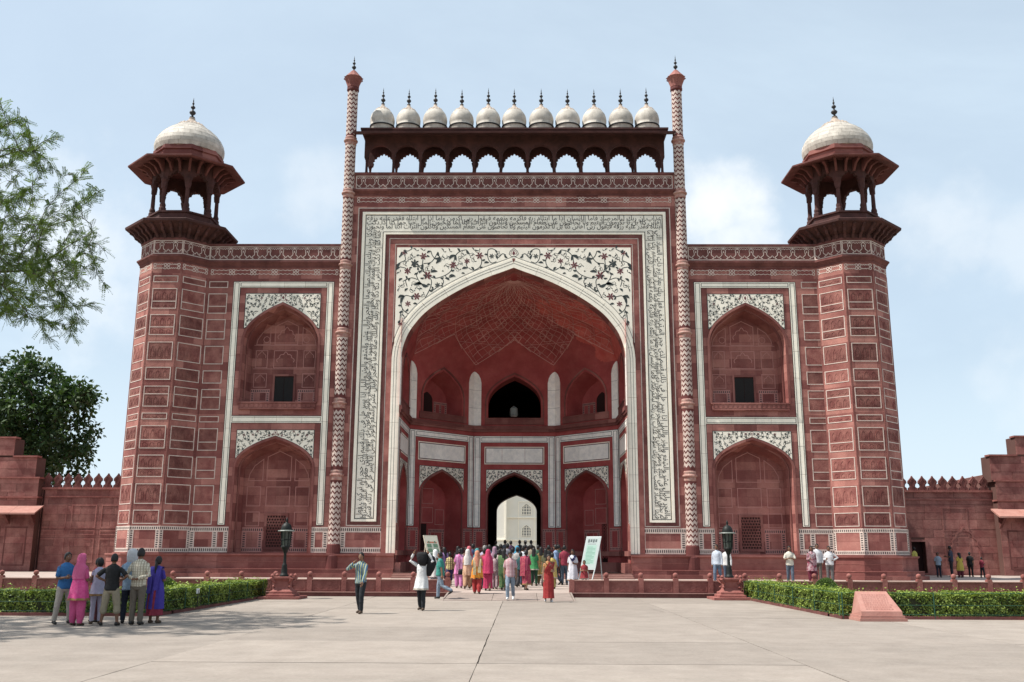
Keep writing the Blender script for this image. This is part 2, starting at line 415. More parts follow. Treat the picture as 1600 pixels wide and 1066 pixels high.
def leaf(mb, p, ang, L_, w, d, m=0, bend=.25):
    c, s_ = math.cos(ang), math.sin(ang); A = []; B = []
    for i in range(6):
        t = i / 5; x = L_ * t; off = bend * L_ * math.sin(PI * t * .8); hw = w * math.sin(PI * min(1, t * .93 + .07)) * .5
        A.append((x, off + hw)); B.append((x, off - hw))
    pts = A + B[::-1]
    vs = [mb.P(p[0] + x * c - y * s_, d, p[1] + x * s_ + y * c) for x, y in pts]
    fs = [(i, 11 - i, 10 - i, i + 1) for i in range(5)]
    mb.add(vs, fs, m)
def flower(mb, p, r, d, m=1, n=6, a0=0., core=0):
    for k in range(n): leaf(mb, (p[0] + .12 * r * math.cos(a0 + 2 * PI * k / n), p[1] + .12 * r * math.sin(a0 + 2 * PI * k / n)), a0 + 2 * PI * k / n, r * .9, r * .42, d, m, .05)
    mb.add([mb.P(p[0] + .14 * r * math.cos(i * PI / 3), d - .001, p[1] + .14 * r * math.sin(i * PI / 3)) for i in range(6)], [tuple(range(6))], core)
def smooth_path(pts, n=5):
    out = []; P = [pts[0]] + list(pts) + [pts[-1]]
    for i in range(1, len(P) - 2):
        a, b, c, e = P[i - 1], P[i], P[i + 1], P[i + 2]
        for k in range(n):
            t = k / n
            out.append(tuple(.5 * (2 * b[j] + (c[j] - a[j]) * t + (2 * a[j] - 5 * b[j] + 4 * c[j] - e[j]) * t * t + (3 * b[j] - a[j] - 3 * c[j] + e[j]) * t ** 3) for j in (0, 1)))
    out.append(tuple(pts[-1])); return out
def arch_z(u, hw, spring, apex):
    x = abs(u) / hw
    if x >= 1: return spring
    for (a, za), (b, zb) in zip(ARCH, ARCH[1:]):
        if a >= x >= b: return spring + (apex - spring) * (za + (zb - za) * (a - x) / max(1e-9, a - b))
    return apex
def spandrel(parent, xf, hw, top, side, arc, seed, c=0., d=-.0, name='spandrel_panel', dens=1.0, floral=True):
    """white marble field over an arch; arc = (hw, spring, apex); side = height where the field's flanks end"""
    mb = MB().frame(*xf); e = .004
    curve = [(c + u, z) for u, z in arch_pts(*arc) if abs(u) <= hw]
    zs = arch_z(hw, *arc); side = max(side, zs)
    poly = [(c + hw, side)] + [p for p in curve if p[1] > side - .4 or True]
    cut = [p for p in curve if p[1] > side]
    poly = [(c - hw, top)] + [(c - hw, side)] + cut[::-1] + [(c + hw, side), (c + hw, top)]
    mb.prism(poly, d0=d - .022, d1=d)
    mb.ribbon([(c - hw, top), (c - hw, side)] + cut[::-1] + [(c + hw, side), (c + hw, top)], .03, d - .026, d - .02, True, 1)
    o = mb.build(name, [marble, leaf_inlay], parent)
    if not floral: return o
    rnd = random.Random(seed); fm = MB().frame(*xf); pts = []
    R = .30 / dens
    inside = lambda u, z, mg: abs(u) < hw - mg and z < top - mg and z > side + mg * .3 and z > arch_z(u, *arc) + mg * 1.15
    for _ in range(1500):
        u, z = rnd.uniform(0, hw), rnd.uniform(side, top)
        if u < R * .5 or not inside(u, z, R * .34): continue
        if all((u - a) ** 2 + (z - b) ** 2 > (R * .92) ** 2 for a, b in pts): pts.append((u, z))
    for sg in (-1, 1):
        r2 = random.Random(seed + 5)
        for i, (u, z) in enumerate(pts):
            p = (c + sg * u, z); kind = i % 3; a = r2.uniform(0, 6.28); a = a if sg > 0 else PI - a
            if kind == 0: flower(fm, p, R * .42, d - .027, 1 if r2.random() < .45 else 0, 5, a)
            elif kind == 1:
                flower(fm, p, R * .37, d - .027, 0, 6, a)
            else:
                leaf(fm, p, a, R * .58, R * .26, d - .027, 0, .3 * sg); leaf(fm, p, a + 2.2 * sg, R * .5, R * .22, d - .0275, 0, .3 * sg)
            near = sorted(pts, key=lambda q: (q[0] - u) ** 2 + (q[1] - z) ** 2)[1:3]
            for (a2, b2) in near:
                if not inside((u + a2) / 2, (z + b2) / 2, .0): continue
                mx, mz = (u + a2) / 2 + (b2 - z) * .28, (z + b2) / 2 - (a2 - u) * .28
                if inside(mx, mz, .02): fm.ribbon([(c + sg * x, y) for x, y in smooth_path([(u, z), (mx, mz), (a2, b2)], 4)], .018, d - .0245)
            if r2.random() < .8:
                a3 = a + 1.1
                q = (u + math.cos(a3) * R * .45, z + math.sin(a3) * R * .45)
                if inside(*q, .03): leaf(fm, (c + sg * q[0], q[1]), a, R * .45, R * .2, d - .028, 0, .3)
    # pendant at the crown
    zc = (top + arc[2]) / 2 + .02; hh = (top - arc[2]) * .40
    if hh > .06:
        fm.ribbon([(c + hh * .72 * math.cos(t * PI / 6) * (1 if t not in (3,) else .0), zc + hh * math.sin(t * PI / 6)) for t in range(12)], .02, d - .0255, None, True, 1)
        leaf(fm, (c, zc - hh * .55), PI / 2, hh * 1.1, hh * .6, d - .027, 1, 0)
    fm.build('flower_inlay', [leaf_inlay, flower_inlay], o, kind='stuff')
    return o

# ---- plinth: three steps under everything
for sg in (-1, 1):
    path = PATH[-1][:-1] + [(-5.97, 0)] if sg < 0 else [(5.97, 0)] + PATH[1][1:]
    mb = MB()
    for off, z0, z1 in ((.78, TERR, .64), (.58, .64, .86), (.34, .86, 1.46)):
        mb.band(path, off, z0, z1)
    mb.band(path, .34, 1.46, 1.53, .42); mb.band(path, .42, 1.53, 1.6); mb.band(path, .10, 1.6, 1.655)
    mb.build('plinth', stone_trim, G)
    mb = MB()
    mb.band(path, .60, .845, .875); mb.band(path, .352, 1.20, 1.225)
    mb.build('plinth_moulding', stone_rail, G)

# ---- body of the building behind the front
mb = MB()
for sg in (-1, 1):
    a, b = sorted((sg * 9.0, sg * 16.6))
    mb.box(a, b, 1.9, 33, TERR, 17.2)
    a, b = sorted((sg * 6.9, sg * 9.0)); mb.box(a, b, 8.9, 33, TERR, 17.2)
mb.box(-9.0, 9.0, 9.9, 33, 15.2, 17.2); mb.box(-9.0, 9.0, 3.4, 9.9, 16.95, 17.2)
mb.build('main_block', stone, G)

# ---- wings
NICHE_U = (2.0, 9.38, 12.55, 14.65); NICHE_L = (2.0, 1.66, 5.95, 7.46); NC = 12.38
for sg in (-1, 1):
    xf = ((0, 0), (1, 0)); c = sg * NC
    mb = MB(); u0, u1 = sorted((sg * 9.1, TEDGE[sg]))
    outer = [(u0, TERR), (u1, TERR), (u1, 18.05), (u0, 18.05)]
    mb.prism(outer, [opening(*NICHE_U, c), opening(*NICHE_L, c)], 0)
    mb.box(u0, u1, .02, .45, 17.1, 18.05)
    wing = mb.build('wing_wall', stone, G)
    # marble frame round both niches
    fr = MB(); fo = [sg * 9.69, sg * 15.08]; f0, f1 = min(fo), max(fo)
    for (a, b, z0, z1) in ((f0, f0 + .33, 3.04, 15.92), (f1 - .33, f1, 3.04, 15.92), (f0 + .33, f1 - .33, 15.62, 15.92), (f0 + .33, f1 - .33, 8.29, 8.63)):
        edge_lines(fr, a, b, z0, z1, 0, .045)
        fr.rect(a - .03, b + .03, z0 - .03, z1 + .03, .03, -.012, 0)
    fo_ = fr.build('marble_border', black, G)
    slab_strip(f0, f0 + .33, 3.04, 15.92, 0, fo_); slab_strip(f1 - .33, f1, 3.04, 15.92, 0, fo_)
    slab_strip(f0 + .335, f1 - .335, 15.62, 15.92, 0, fo_); slab_strip(f0 + .335, f1 - .335, 8.29, 8.63, 0, fo_)
    # panels beside the tower
    pc = sg * 15.915
    pf = MB()
    for z0, z1, zd in ((15.59, 15.95, None), (14.16, 15.27, 14.56), (12.74, 13.84, 13.16), (11.39, 12.38, None), (10.36, 11.05, None), (8.96, 10.05, 9.62), (8.3, 8.62, None), (6.82, 7.98, 7.26), (5.36, 6.5, 5.8), (4.03, 5.03, None), (3.04, 3.72, None)):
        pf.rect(pc - .51, pc + .51, z0, z1, .038, -.016, 0)
        if zd: pf.box(pc - .455, pc + .455, -.016, 0, zd - .02, zd + .02)
        pb = MB(); carve(pb, pc - .45, pc + .45, z0 + .06, z1 - .06, zd) if False else None
        pb.box(pc - .453, pc + .453, -.006, 0, z0 + .057, z1 - .057); pb.build('carved_panel', stone_panel, wing)
    pf.build('panel_frames', inlay, wing, kind='stuff')
    dm = MB(); us = [sg * 14.62, sg * 15.18, TEDGE[sg] - sg * .02] if sg > 0 else [TEDGE[sg] + .02, -15.18, -14.62]
    dado(dm, sorted([sg * 14.63, sg * 15.2, TEDGE[sg] - sg * .13]))
    dado(dm, sorted([sg * 9.55, sg * 10.2]))
    dm.build('dado_inlay', [stone, inlay, black], wing, kind='stuff')
    # niches
    for up, (hw, zb, spr, apx) in enumerate((NICHE_L, NICHE_U)):
        D = 1.2; hb = 1.82; zback = zb + (.0 if not up else .0); sprb = spr - .15; apb = apx - (.40 if up else .46)
        front = opening(hw, zb, spr, apx, c); back = opening(hb, zback, sprb, apb, c)
        mb = MB(); n = len(front)
        vs = [mb.P(p[0], 0, p[1]) for p in front] + [mb.P(p[0], D, p[1]) for p in back]
        mb.add(vs, [(i, (i + 1) % n, n + (i + 1) % n, n + i) for i in range(n)])
        mb.prism(back, d0=D)
        nic = mb.build('arched_niche', stone, G)
        mo = MB(); mo.ribbon([(c + hw + .06, zb)] + arch_pts(hw + .06, spr, apx + .07, c) + [(c - hw - .06, zb)], .12, -.05, .0)
        mo.build('arch_moulding', stone_trim, nic); mo = MB()
        mo.ribbon([(c + hw - .12, zb)] + arch_pts(hw - .12, spr - .05, apx - .14, c) + [(c - hw + .12, zb)], .07, .36, .46)
        mo.build('inner_arch_moulding', stone_trim, nic)
        spandrel(nic, xf, 2.02, 15.27 if up else 7.9, 13.35 if up else 6.12, (2.13, spr, apx + .14), 11 + up + sg, c, dens=1.55, name='spandrel_panel')
        ln = MB(); dd = D; w = .034
        if up:
            zt, z1, z2, z3 = 12.72, 12.4, 11.42, 11.13
            ln.ribbon([(c - .62, zt), (c + .62, zt), (c + .62, 13.75), (c, 14.05), (c - .62, 13.75)], w, dd - .01, dd, True)
            ln.ribbon(cusped(.5, zt + .05, 13.0, 13.7, 5, c, .16)[2:], w, dd - .01, dd)
            for s2 in (-1, 1):
                ln.ribbon([(c + s2 * .88, zt), (c + s2 * 1.62, zt), (c + s2 * 1.56, 13.0), (c + s2 * 1.3, 13.4), (c + s2 * .88, 13.68)], w, dd - .01, dd, True)
                ln.ribbon([(c + s2 * 1.08 + .17 * math.cos(t * PI / 4), 13.0 + .17 * math.sin(t * PI / 4)) for t in range(8)], .028, dd - .01, dd, True)
                ln.rect(c + s2 * 1.3 - .33, c + s2 * 1.3 + .33, z2, z1, w, dd - .01, dd)
                ln.ribbon(cusped(.24, z2 + .4, z2 + .55, z1 - .06, 3, c + s2 * 1.3, .14)[2:], .028, dd - .01, dd)
                ln.rect(c + s2 * 1.32 - .36, c + s2 * 1.32 + .36, 10.35, z3, w, dd - .01, dd)
                ln.ribbon(cusped(.26, 10.5, 10.68, z3 - .08, 3, c + s2 * 1.32, .14)[2:], .028, dd - .01, dd)
            ln.rect(c - .64, c + .64, z2, z1, w, dd - .01, dd)
            ln.ribbon(cusped(.50, z2 + .06, z2 + .3, z1 - .08, 5, c, .16)[2:], w, dd - .01, dd)
            for z in (12.66, 11.36): ln.box(c - 1.74, c + 1.74, dd - .01, dd, z, z + .028)
            ln.build('wall_tracery', inlay_faint, nic, kind='stuff')
            dr = MB(); dr.box(c - .5, c + .5, D - .006, D + .0, 9.4, 10.98); dr.box(c - .5, c - .02, D - .03, D - .006, 9.4, 10.9, 1); dr.box(c + .01, c + .5, D - .02, D - .006, 9.4, 10.9, 1)
            dr.rect(c - .62, c + .62, 9.38, 11.08, .11, D - .05, D, 2); dr.build('door', [dark, mat('old_wood', (.009, .007, .0065), .7, grain=.2, local=True), stone_trim], nic)
            dm = MB()
            for s2 in (-1, 1): dado(dm, sorted([c + s2 * .86, c + s2 * 1.68]), 9.4, 10.26, D, .2)
            dm.build('dado_inlay', [stone, inlay_faint, black], nic, kind='stuff')
            sl = MB(); sl.box(c - 2.0, c + 2.0, -.10, .25, 9.0, 9.36); sl.box(c - 2.06, c + 2.06, -.14, .0, 9.30, 9.38); sl.box(c - 2.0, c + 2.0, -.13, .0, 8.98, 9.06)
            for k in range(16): sl.box(c - 1.88 + k * .25, c - 1.74 + k * .25, -.125, -.1, 9.09, 9.27)
            sl.build('balcony_sill', stone_trim, nic)
        else:
            zt, z1, z2, z3 = 5.37, 5.06, 4.03, 3.75
            ln.ribbon([(c - .63, zt), (c + .63, zt), (c + .63, 6.62), (c, 6.92), (c - .63, 6.62)], w, dd - .01, dd, True)
            for s2 in (-1, 1):
                ln.ribbon([(c + s2 * .85, zt), (c + s2 * 1.6, zt), (c + s2 * 1.55, 5.7), (c + s2 * 1.3, 6.15), (c + s2 * .85, 6.5)], w, dd - .01, dd, True)
                ln.rect(c + s2 * 1.28 - .37, c + s2 * 1.28 + .37, z2, z1, w, dd - .01, dd)
                ln.rect(c + s2 * 1.28 - .37, c + s2 * 1.28 + .37, 3.0, z3, w, dd - .01, dd)
            ln.rect(c - .63, c + .63, z2, z1, w, dd - .01, dd)
            ln.build('wall_tracery', inlay_faint, nic, kind='stuff')
            dm = MB()
            for s2 in (-1, 1): dado(dm, sorted([c + s2 * .82, c + s2 * 1.66]), 1.68, 2.94, D, .24)
            dm.build('dado_inlay', [stone, inlay_faint, black], nic, kind='stuff')
            # pierced stone window
            jl = MB(); jl.box(c - .5, c + .5, D - .008, D, 1.9, 3.58, 1)
            for r_ in range(11):
                for q in range(7):
                    jc = (c - .5 + (q + .5 + (.5 if r_ % 2 else 0)) / 7, 1.92 + (r_ + .5) * .15)
                    if abs(jc[0] - c) < .48:
                        jl.ribbon([(jc[0] + .072 * math.cos(t * PI / 3 + PI / 6), jc[1] + .082 * math.sin(t * PI / 3 + PI / 6)) for t in range(6)], .034, D - .035, D - .008, True)
            jl.rect(c - .62, c + .62, 1.8, 3.68, .12, D - .06, D, 0); jl.build('lattice_window', [stone_trim, dark], nic)
    # cornice, frieze and chain band of wing and tower
    path = PATH[sg]
    mb = MB(); mb.band(path, .03, 16.70, 16.80); mb.band(path, .05, 16.80, 16.98, .17); mb.band(path, .19, 16.98, 17.06); mb.band(path, .06, 17.06, 17.12)
    mb.band(path, .05, 17.93, 18.06)
    mb.build('cornice', stone_dark, G)
    fz = MB(); u0, u1 = sorted((sg * 9.42, TEDGE[sg])); frieze(fz, u0, u1, 17.16, 17.92, 0)
    chain(fz, u0 + .1, u1 - .05, 16.31, 16.63, 0)
    for k, o, x in tower_faces(TCX[sg]):
        fz.frame(o, x); frieze(fz, -.77, .77, 17.16, 17.92, 0, .76); chain(fz, -.72, .72, 16.31, 16.63, 0, .72)
    fz.build('scroll_inlay', [inlay, stone_dark], G, kind='stuff')

# ---- corner towers
ROWS = ((15.59, 15.95, None), (14.15, 15.26, 14.55), (12.73, 13.84, 13.16), (11.39, 12.37, None), (10.36, 11.03, None), (8.96, 10.04, 9.62), (8.30, 8.64, None), (6.81, 7.99, 7.26), (5.37, 6.49, 5.81), (4.03, 5.04, None), (3.04, 3.73, None))
def carving(mb, u0, u1, z0, z1, d):
    n = 3; p = (u1 - u0) / n; H = z1 - z0
    for i in range(n):
        c = u0 + p * (i + .5); hw = p * .34
        if H > .3:
            a = [(c + hw, z0 + .12 * H)] + [(c + hw * x, z0 + (.45 + .4 * y) * H) for x, y in ARCH[::6]] + [(c - hw * x, z0 + (.45 + .4 * y) * H) for x, y in ARCH[::6][::-1][1:]] + [(c - hw, z0 + .12 * H)]
            mb.ribbon(a, .03, d - .014, d)
            mb.prism([(c - hw * .45, z0 + .15 * H), (c + hw * .45, z0 + .15 * H), (c + hw * .55, z0 + .42 * H), (c, z0 + .7 * H), (c - hw * .55, z0 + .42 * H)], d0=d - .016, d1=d)
        else:
            mb.prism([(c - hw, z0 + .5 * H), (c, z0 + .2 * H), (c + hw, z0 + .5 * H), (c, z0 + .8 * H)], d0=d - .014, d1=d)
for sg in (-1, 1):
    cx = TCX[sg]; cs = tower_corners(cx); mb = MB()
    for i in range(8):
        a, b = cs[i], cs[(i + 1) % 8]
        mb.add([(a[0], a[1], TERR), (b[0], b[1], TERR), (b[0], b[1], 18.05), (a[0], a[1], 18.05)], [(0, 1, 2, 3)])
    mb.add([(p[0], p[1], 18.0) for p in cs], [tuple(range(8))])
    tw = mb.build('corner_tower', stone, G)
    fr = MB(); dm = MB(); ed = MB()
    for k, o, x in tower_faces(cx):
        for m_ in (fr, dm, ed): m_.frame(o, x)
        for z0, z1, zd in ROWS:
            fr.rect(-.655, .655, z0, z1, .038, -.016, 0)
            if zd: fr.box(-.61, .61, -.016, 0, zd - .02, zd + .02)
            if (sg < 0 and k == 4) or (sg > 0 and k == 0): continue
            pb = MB().frame(o, x); pb.box(-.598, .598, -.004, 0, z0 + .057, z1 - .057)
            for za, zb in (((z0 + .06, zd - .03), (zd + .03, z1 - .06)) if zd else ((z0 + .06, z1 - .06),)): carving(pb, -.56, .56, za + .02, zb - .02, -.004)
            pb.build('carved_panel', stone_panel, tw)
        dado(dm, (-.73, .73) if k not in (2,) else (-.65, .65), 1.66, 2.94, 0, .2)
        for s2 in (-1, 1):
            ed.box(s2 * .76 - .02, s2 * .76 + .02, -.012, 0, 3.0, 16.2)
    fr.build('panel_frames', inlay, tw, kind='stuff'); dm.build('dado_inlay', [stone, inlay, black], tw, kind='stuff'); ed.build('edge_mouldings', stone_trim, tw)

# ---- pavilions on the towers
FINIAL = [(.02, 0), (.10, .0), (.13, .05), (.06, .10), (.05, .18), (.13, .26), (.16, .34), (.12, .42), (.05, .48), (.04, .56), (.10, .62), (.115, .68), (.08, .74), (.035, .78), (.03, .84), (.055, .89), (.05, .95), (.025, .99), (.03, 1.05), (.018, 1.15), (.004, 1.3)]
def lotus(mb, r, h, z, c, n=16):
    """a ring of drooping petals under a small cone"""
    for i in range(n):
        a = 2 * PI * i / n; w = PI / n
        p = lambda rr, da, zz: (c[0] + rr * math.cos(a + da), c[1] + rr * math.sin(a + da), z + zz)
        mb.add([p(r * .55, -w, h * .35), p(r * .55, w, h * .35), p(r * .95, w * .9, h * .06), p(r * 1.06, 0, -h * .06), p(r * .95, -w * .9, h * .06), p(r * .8, 0, h * .32)],
               [(0, 5, 4), (0, 1, 5), (1, 2, 5), (5, 2, 3), (5, 3, 4)])
    mb.lathe([(r * .72, h * .12), (r * .6, h * .36), (r * .36, h * .62), (r * .2, h * .85), (r * .2, h * 1.0), (r * .13, h * 1.06)], 16, (c[0], c[1], z))
def col_profile(z0, z1, r):
    h = z1 - z0
    return [(r * 1.75, z0), (r * 1.75, z0 + .10 * h), (r * 1.35, z0 + .13 * h), (r * 1.5, z0 + .2 * h), (r * 1.05, z0 + .27 * h), (r, z0 + .5 * h), (r * .92, z0 + .76 * h), (r * 1.2, z0 + .79 * h), (r * 1.0, z0 + .82 * h), (r * 1.5, z0 + .9 * h), (r * 1.8, z0 + .95 * h), (r * 1.8, z1)]
for sg in (-1, 1):
    cx = TCX[sg]; c3 = (cx, TCY, 0)
    mb = MB()
    mb.lathe([(1.90, 18.05), (1.90, 18.3), (2.0, 18.34), (2.5, 18.68), (2.74, 18.74), (2.76, 18.86), (2.72, 18.9), (1.76, 19.02), (1.74, 19.06), (1.8, 19.1), (1.8, 19.18), (1.72, 19.2), (1.72, 19.52), (1.8, 19.56), (1.8, 19.65), (1.66, 19.67)], 8, c3, flat=8)
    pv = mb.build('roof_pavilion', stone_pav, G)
    for k in range(32):
        a = 2 * PI * (k + .5) / 32; kk = round(a / (PI / 4)) * PI / 4; ap = 1 / math.cos(a - kk)
        b = MB(); t = Vector((math.cos(a), math.sin(a), 0)); q = Vector((-t.y, t.x, 0)); O = Vector((cx, TCY, 0))
        pr = [(1.86, 18.02), (1.98, 18.02), (2.10, 18.2), (2.35, 18.34), (2.42, 18.5), (2.62, 18.62), (2.62, 18.72), (1.86, 18.72)]
        vs = [tuple(O + t * (r * ap) + q * w + Vector((0, 0, z))) for w in (-.07, .07) for r, z in pr]; n = len(pr)
        b.add(vs, [tuple(range(n - 1, -1, -1)), tuple(range(n, 2 * n))] + [(i, (i + 1) % n, n + (i + 1) % n, n + i) for i in range(n)])
        b.build('bracket', stone_pav, pv)
    for k in range(8):
        a = PI / 8 + k * PI / 4; r = 1.7 / math.cos(PI / 8) - .16
        b = MB(); b.lathe(col_profile(19.64, 21.55, .115), 8, (cx + r * math.cos(a), TCY + r * math.sin(a), 0)); b.build('column', stone_pav, pv, smooth=False)
    b = MB()
    for k in range(8):
        a = math.radians(-90 + 45 * k); nrm = (math.cos(a), math.sin(a)); b.frame((cx + nrm[0] * 1.68, TCY + nrm[1] * 1.68), (-nrm[1], nrm[0]))
        hole = cusped(.56, 21.0, 21.28, 21.98, 7, 0, .13)
        b.prism([(-.70, 20.98), (-.56, 20.98)] + [hole[0]] + [p for p in hole[2:][::-1]] + [hole[1]] + [(.56, 20.98), (.70, 20.98), (.70, 22.75), (-.70, 22.75)], d0=0, d1=.26, back=True)
    b.build('cusped_arches', stone_pav, pv)
    b = MB()
    b.lathe([(1.60, 22.52), (1.76, 22.62), (2.84, 22.32), (2.90, 22.36), (2.90, 22.44), (1.80, 22.92), (1.7, 22.94)], 8, c3, flat=8)
    b.build('eave', stone_dark, pv)
    b = MB()
    for k in range(24):
        a = 2 * PI * (k + .5) / 24; kk = round(a / (PI / 4)) * PI / 4; ap = 1 / math.cos(a - kk); t = Vector((math.cos(a), math.sin(a), 0)); q = Vector((-t.y, t.x, 0)); O = Vector((cx, TCY, 0))
        pr = [(1.7, 21.9), (1.78, 21.9), (2.05, 22.25), (2.4, 22.36), (2.4, 22.44), (1.7, 22.6)]; n = len(pr)
        vs = [tuple(O + t * (r * ap) + q * w + Vector((0, 0, z))) for w in (-.06, .06) for r, z in pr]
        b.add(vs, [tuple(range(n - 1, -1, -1)), tuple(range(n, 2 * n))] + [(i, (i + 1) % n, n + (i + 1) % n, n + i) for i in range(n)])
    b.build('eave_brackets', stone_dark, pv)
    b = MB(); b.lathe([(1.82, 22.92), (1.84, 23.0), (1.76, 23.02), (1.76, 23.18), (1.86, 23.22), (1.86, 23.27), (1.76, 23.3), (1.76, 23.5), (1.66, 23.52)], 8, c3, flat=8); b.build('drum', stone_trim, pv)
    b = MB(); b.lathe([(1.70, 23.40), (1.80, 23.5), (1.87, 23.72), (1.88, 23.92), (1.83, 24.14), (1.70, 24.40), (1.50, 24.66), (1.24, 24.90), (.97, 25.10), (.74, 25.25), (.5, 25.36)], 40, c3); dm_o = b.build('dome', mat('dome_joint', (.40, .36, .31), .9), pv, smooth=True)
    PR = [(1.82, 23.48), (1.885, 23.72), (1.895, 23.92), (1.845, 24.14), (1.715, 24.40), (1.515, 24.66), (1.255, 24.90), (.985, 25.10), (.75, 25.26)]
    for q_ in range(len(PR) - 1):
        nb_ = (20, 20, 20, 18, 18, 16, 14, 10)[q_]; (r0, z0), (r1, z1) = PR[q_], PR[q_ + 1]; k_ = MB(); sub_ = 4; da = 2 * PI / nb_; g_ = .005
        vs = []
        for i_ in range(sub_ + 1):
            a_ = -da / 2 + g_ / r0 + (da - 2 * g_ / r0) * i_ / sub_; ca, sa = math.cos(a_), math.sin(a_); dz = z1 - z0
            for rr_, zz_ in ((r0 - .03, z0 + .004), (r0 + .011, z0 + .004), (r0 + .011, z0 + .004), (r0 * .5 + r1 * .5 + .014, z0 + dz / 2), (r1 + .011, z1 - .004), (r1 + .011, z1 - .004), (r1 - .03, z1 - .004)): vs.append((rr_ * ca, rr_ * sa, zz_))
        k_.add(vs, [(7 * i_ + m_, 7 * i_ + 7 + m_, 7 * i_ + 8 + m_, 7 * i_ + 1 + m_) for i_ in range(sub_) for m_ in (0, 2, 3, 5)])
        me_ = k_.mesh('marble_block', marble_dome, True); off_ = random.random()
        for n_b in range(nb_): put('marble_block', me_, dm_o, loc=(cx, TCY, 0), rz=(n_b + off_ + (.5 if q_ % 2 else 0)) * da)
    b = MB(); lotus(b, .86, .62, 25.20, c3, 20); b.build('lotus_cap', lotus_m, pv)
    b = MB(); b.lathe([(r * 1.15, z * .98) for r, z in FINIAL], 12, (cx, TCY, 25.84)); b.build('finial', metal, pv, smooth=True)

# ---- the portal front
HW, SPR, APX = 5.93, 11.7, 16.72
mb = MB()
mb.prism([(-9.1, TERR), (-HW, TERR)] + arch_pts(HW, SPR, APX)[::-1] + [(HW, TERR), (9.1, TERR), (9.1, 22.1), (-9.1, 22.1)], d0=0, d1=1.0)
for s2 in (-1, 1): mb.box(min(s2 * 9.1, s2 * 6.9), max(s2 * 9.1, s2 * 6.9), 1.0, 3.4, TERR, 22.1)
mb.box(-6.9, 6.9, 2.9, 3.4, 16.9, 22.1); mb.box(-9.1, 9.1, .0 + .6, 3.4, 22.0, 22.12)
front = mb.build('portal_wall', stone, G)
mb = MB(); P9 = [(-9.1, 0), (9.1, 0)]
mb.band(P9, .04, 20.86, 20.94); mb.band(P9, .05, 20.94, 21.08, .2); mb.band(P9, .22, 21.08, 21.16); mb.band(P9, .07, 21.16, 21.24); mb.band(P9, .07, 22.06, 22.2)
mb.box(-9.1, 9.1, .02, .3, 21.2, 22.14)
mb.build('cornice', stone_dark, G)
mb = MB(); frieze(mb, -8.72, 8.72, 21.26, 22.02, 0, .73); chain(mb, -8.62, 8.62, 20.44, 20.78, 0, 1.21); mb.build('scroll_inlay', [inlay, stone_dark], G, kind='stuff')
# recessed mouldings each side of the calligraphy and pale fillets
mb = MB()
def arm(u0, u1, z0, m=0, w=None, d0=-.02, d1=0):       # an upside-down U of width |u1-u0|, outer half-width u1, top level 20.10-(8.5-u1)
    t = 19.9 + (u1 - 8.265) * 1.0
    for s2 in (-1, 1): mb.box(min(s2 * u0, s2 * u1), max(s2 * u0, s2 * u1), d0, d1, z0, t - (u1 - u0), m)
    mb.box(-u1, u1, d0, d1, t - (u1 - u0), t, m)
arm(8.47, 8.52, 3.03); arm(6.72, 6.76, 3.03); arm(6.40, 6.43, 12.6)
mb.box(-8.52, -6.72, -.02, 0, 3.0, 3.05); mb.box(6.72, 8.52, -.02, 0, 3.0, 3.05)
mb.build('pale_fillets', inlay, front)
mb = MB(); arm(8.30, 8.46, 3.06, d0=-.035); arm(6.77, 6.95, 3.06, d0=-.035)
for s2 in (-1, 1): mb.box(min(s2 * 6.955, s2 * 8.295), max(s2 * 6.955, s2 * 8.295), -.035, 0, 3.06, 3.2)
mb.build('dark_mouldings', stone_dark, front)
bc = mat('border_sandstone', (.20, .062, .053), .8, (.34, .14, .115), stain=.2, sscale=.5, grain=.1, bump=.3, objvar=.34)
mb = MB(); arm(6.43, 6.72, 1.66, d0=-.006); bo = mb.build('border_course', mortar_m, G)
for (a, b, z0, z1) in ((-6.71, -6.44, 1.66, 18.07), (6.44, 6.71, 1.66, 18.07), (-6.71, 6.71, 18.075, 18.345)): slab_strip(a, b, z0, z1, 0, bo, ((0, 0), (1, 0)), 2.3, bc, 'stone_block')
# the calligraphy band
mb = MB(); arm(6.97, 8.275, 3.22, d0=-.02)
mb.build_ = None
cal = mb.build('calligraphy_band', marble_text, G)
mb = MB(); arm(8.12, 8.26, 3.24, d0=-.06, d1=-.02); arm(6.98, 7.08, 3.24, d0=-.06, d1=-.02)
for s2 in (-1, 1): mb.box(min(s2 * 7.08, s2 * 8.12), max(s2 * 7.08, s2 * 8.12), -.06, -.02, 3.23, 3.33)
mb.build('raised_rim', marble_strip, cal)
mb = MB(); arm(8.06, 8.10, 3.36, d0=-.024, d1=-.019); arm(7.10, 7.14, 3.36, d0=-.024, d1=-.019)
for s2 in (-1, 1): mb.box(min(s2 * 7.10, s2 * 8.10), max(s2 * 7.10, s2 * 8.10), -.024, -.019, 3.35, 3.39)
mb.build('black_border_line', black, cal)

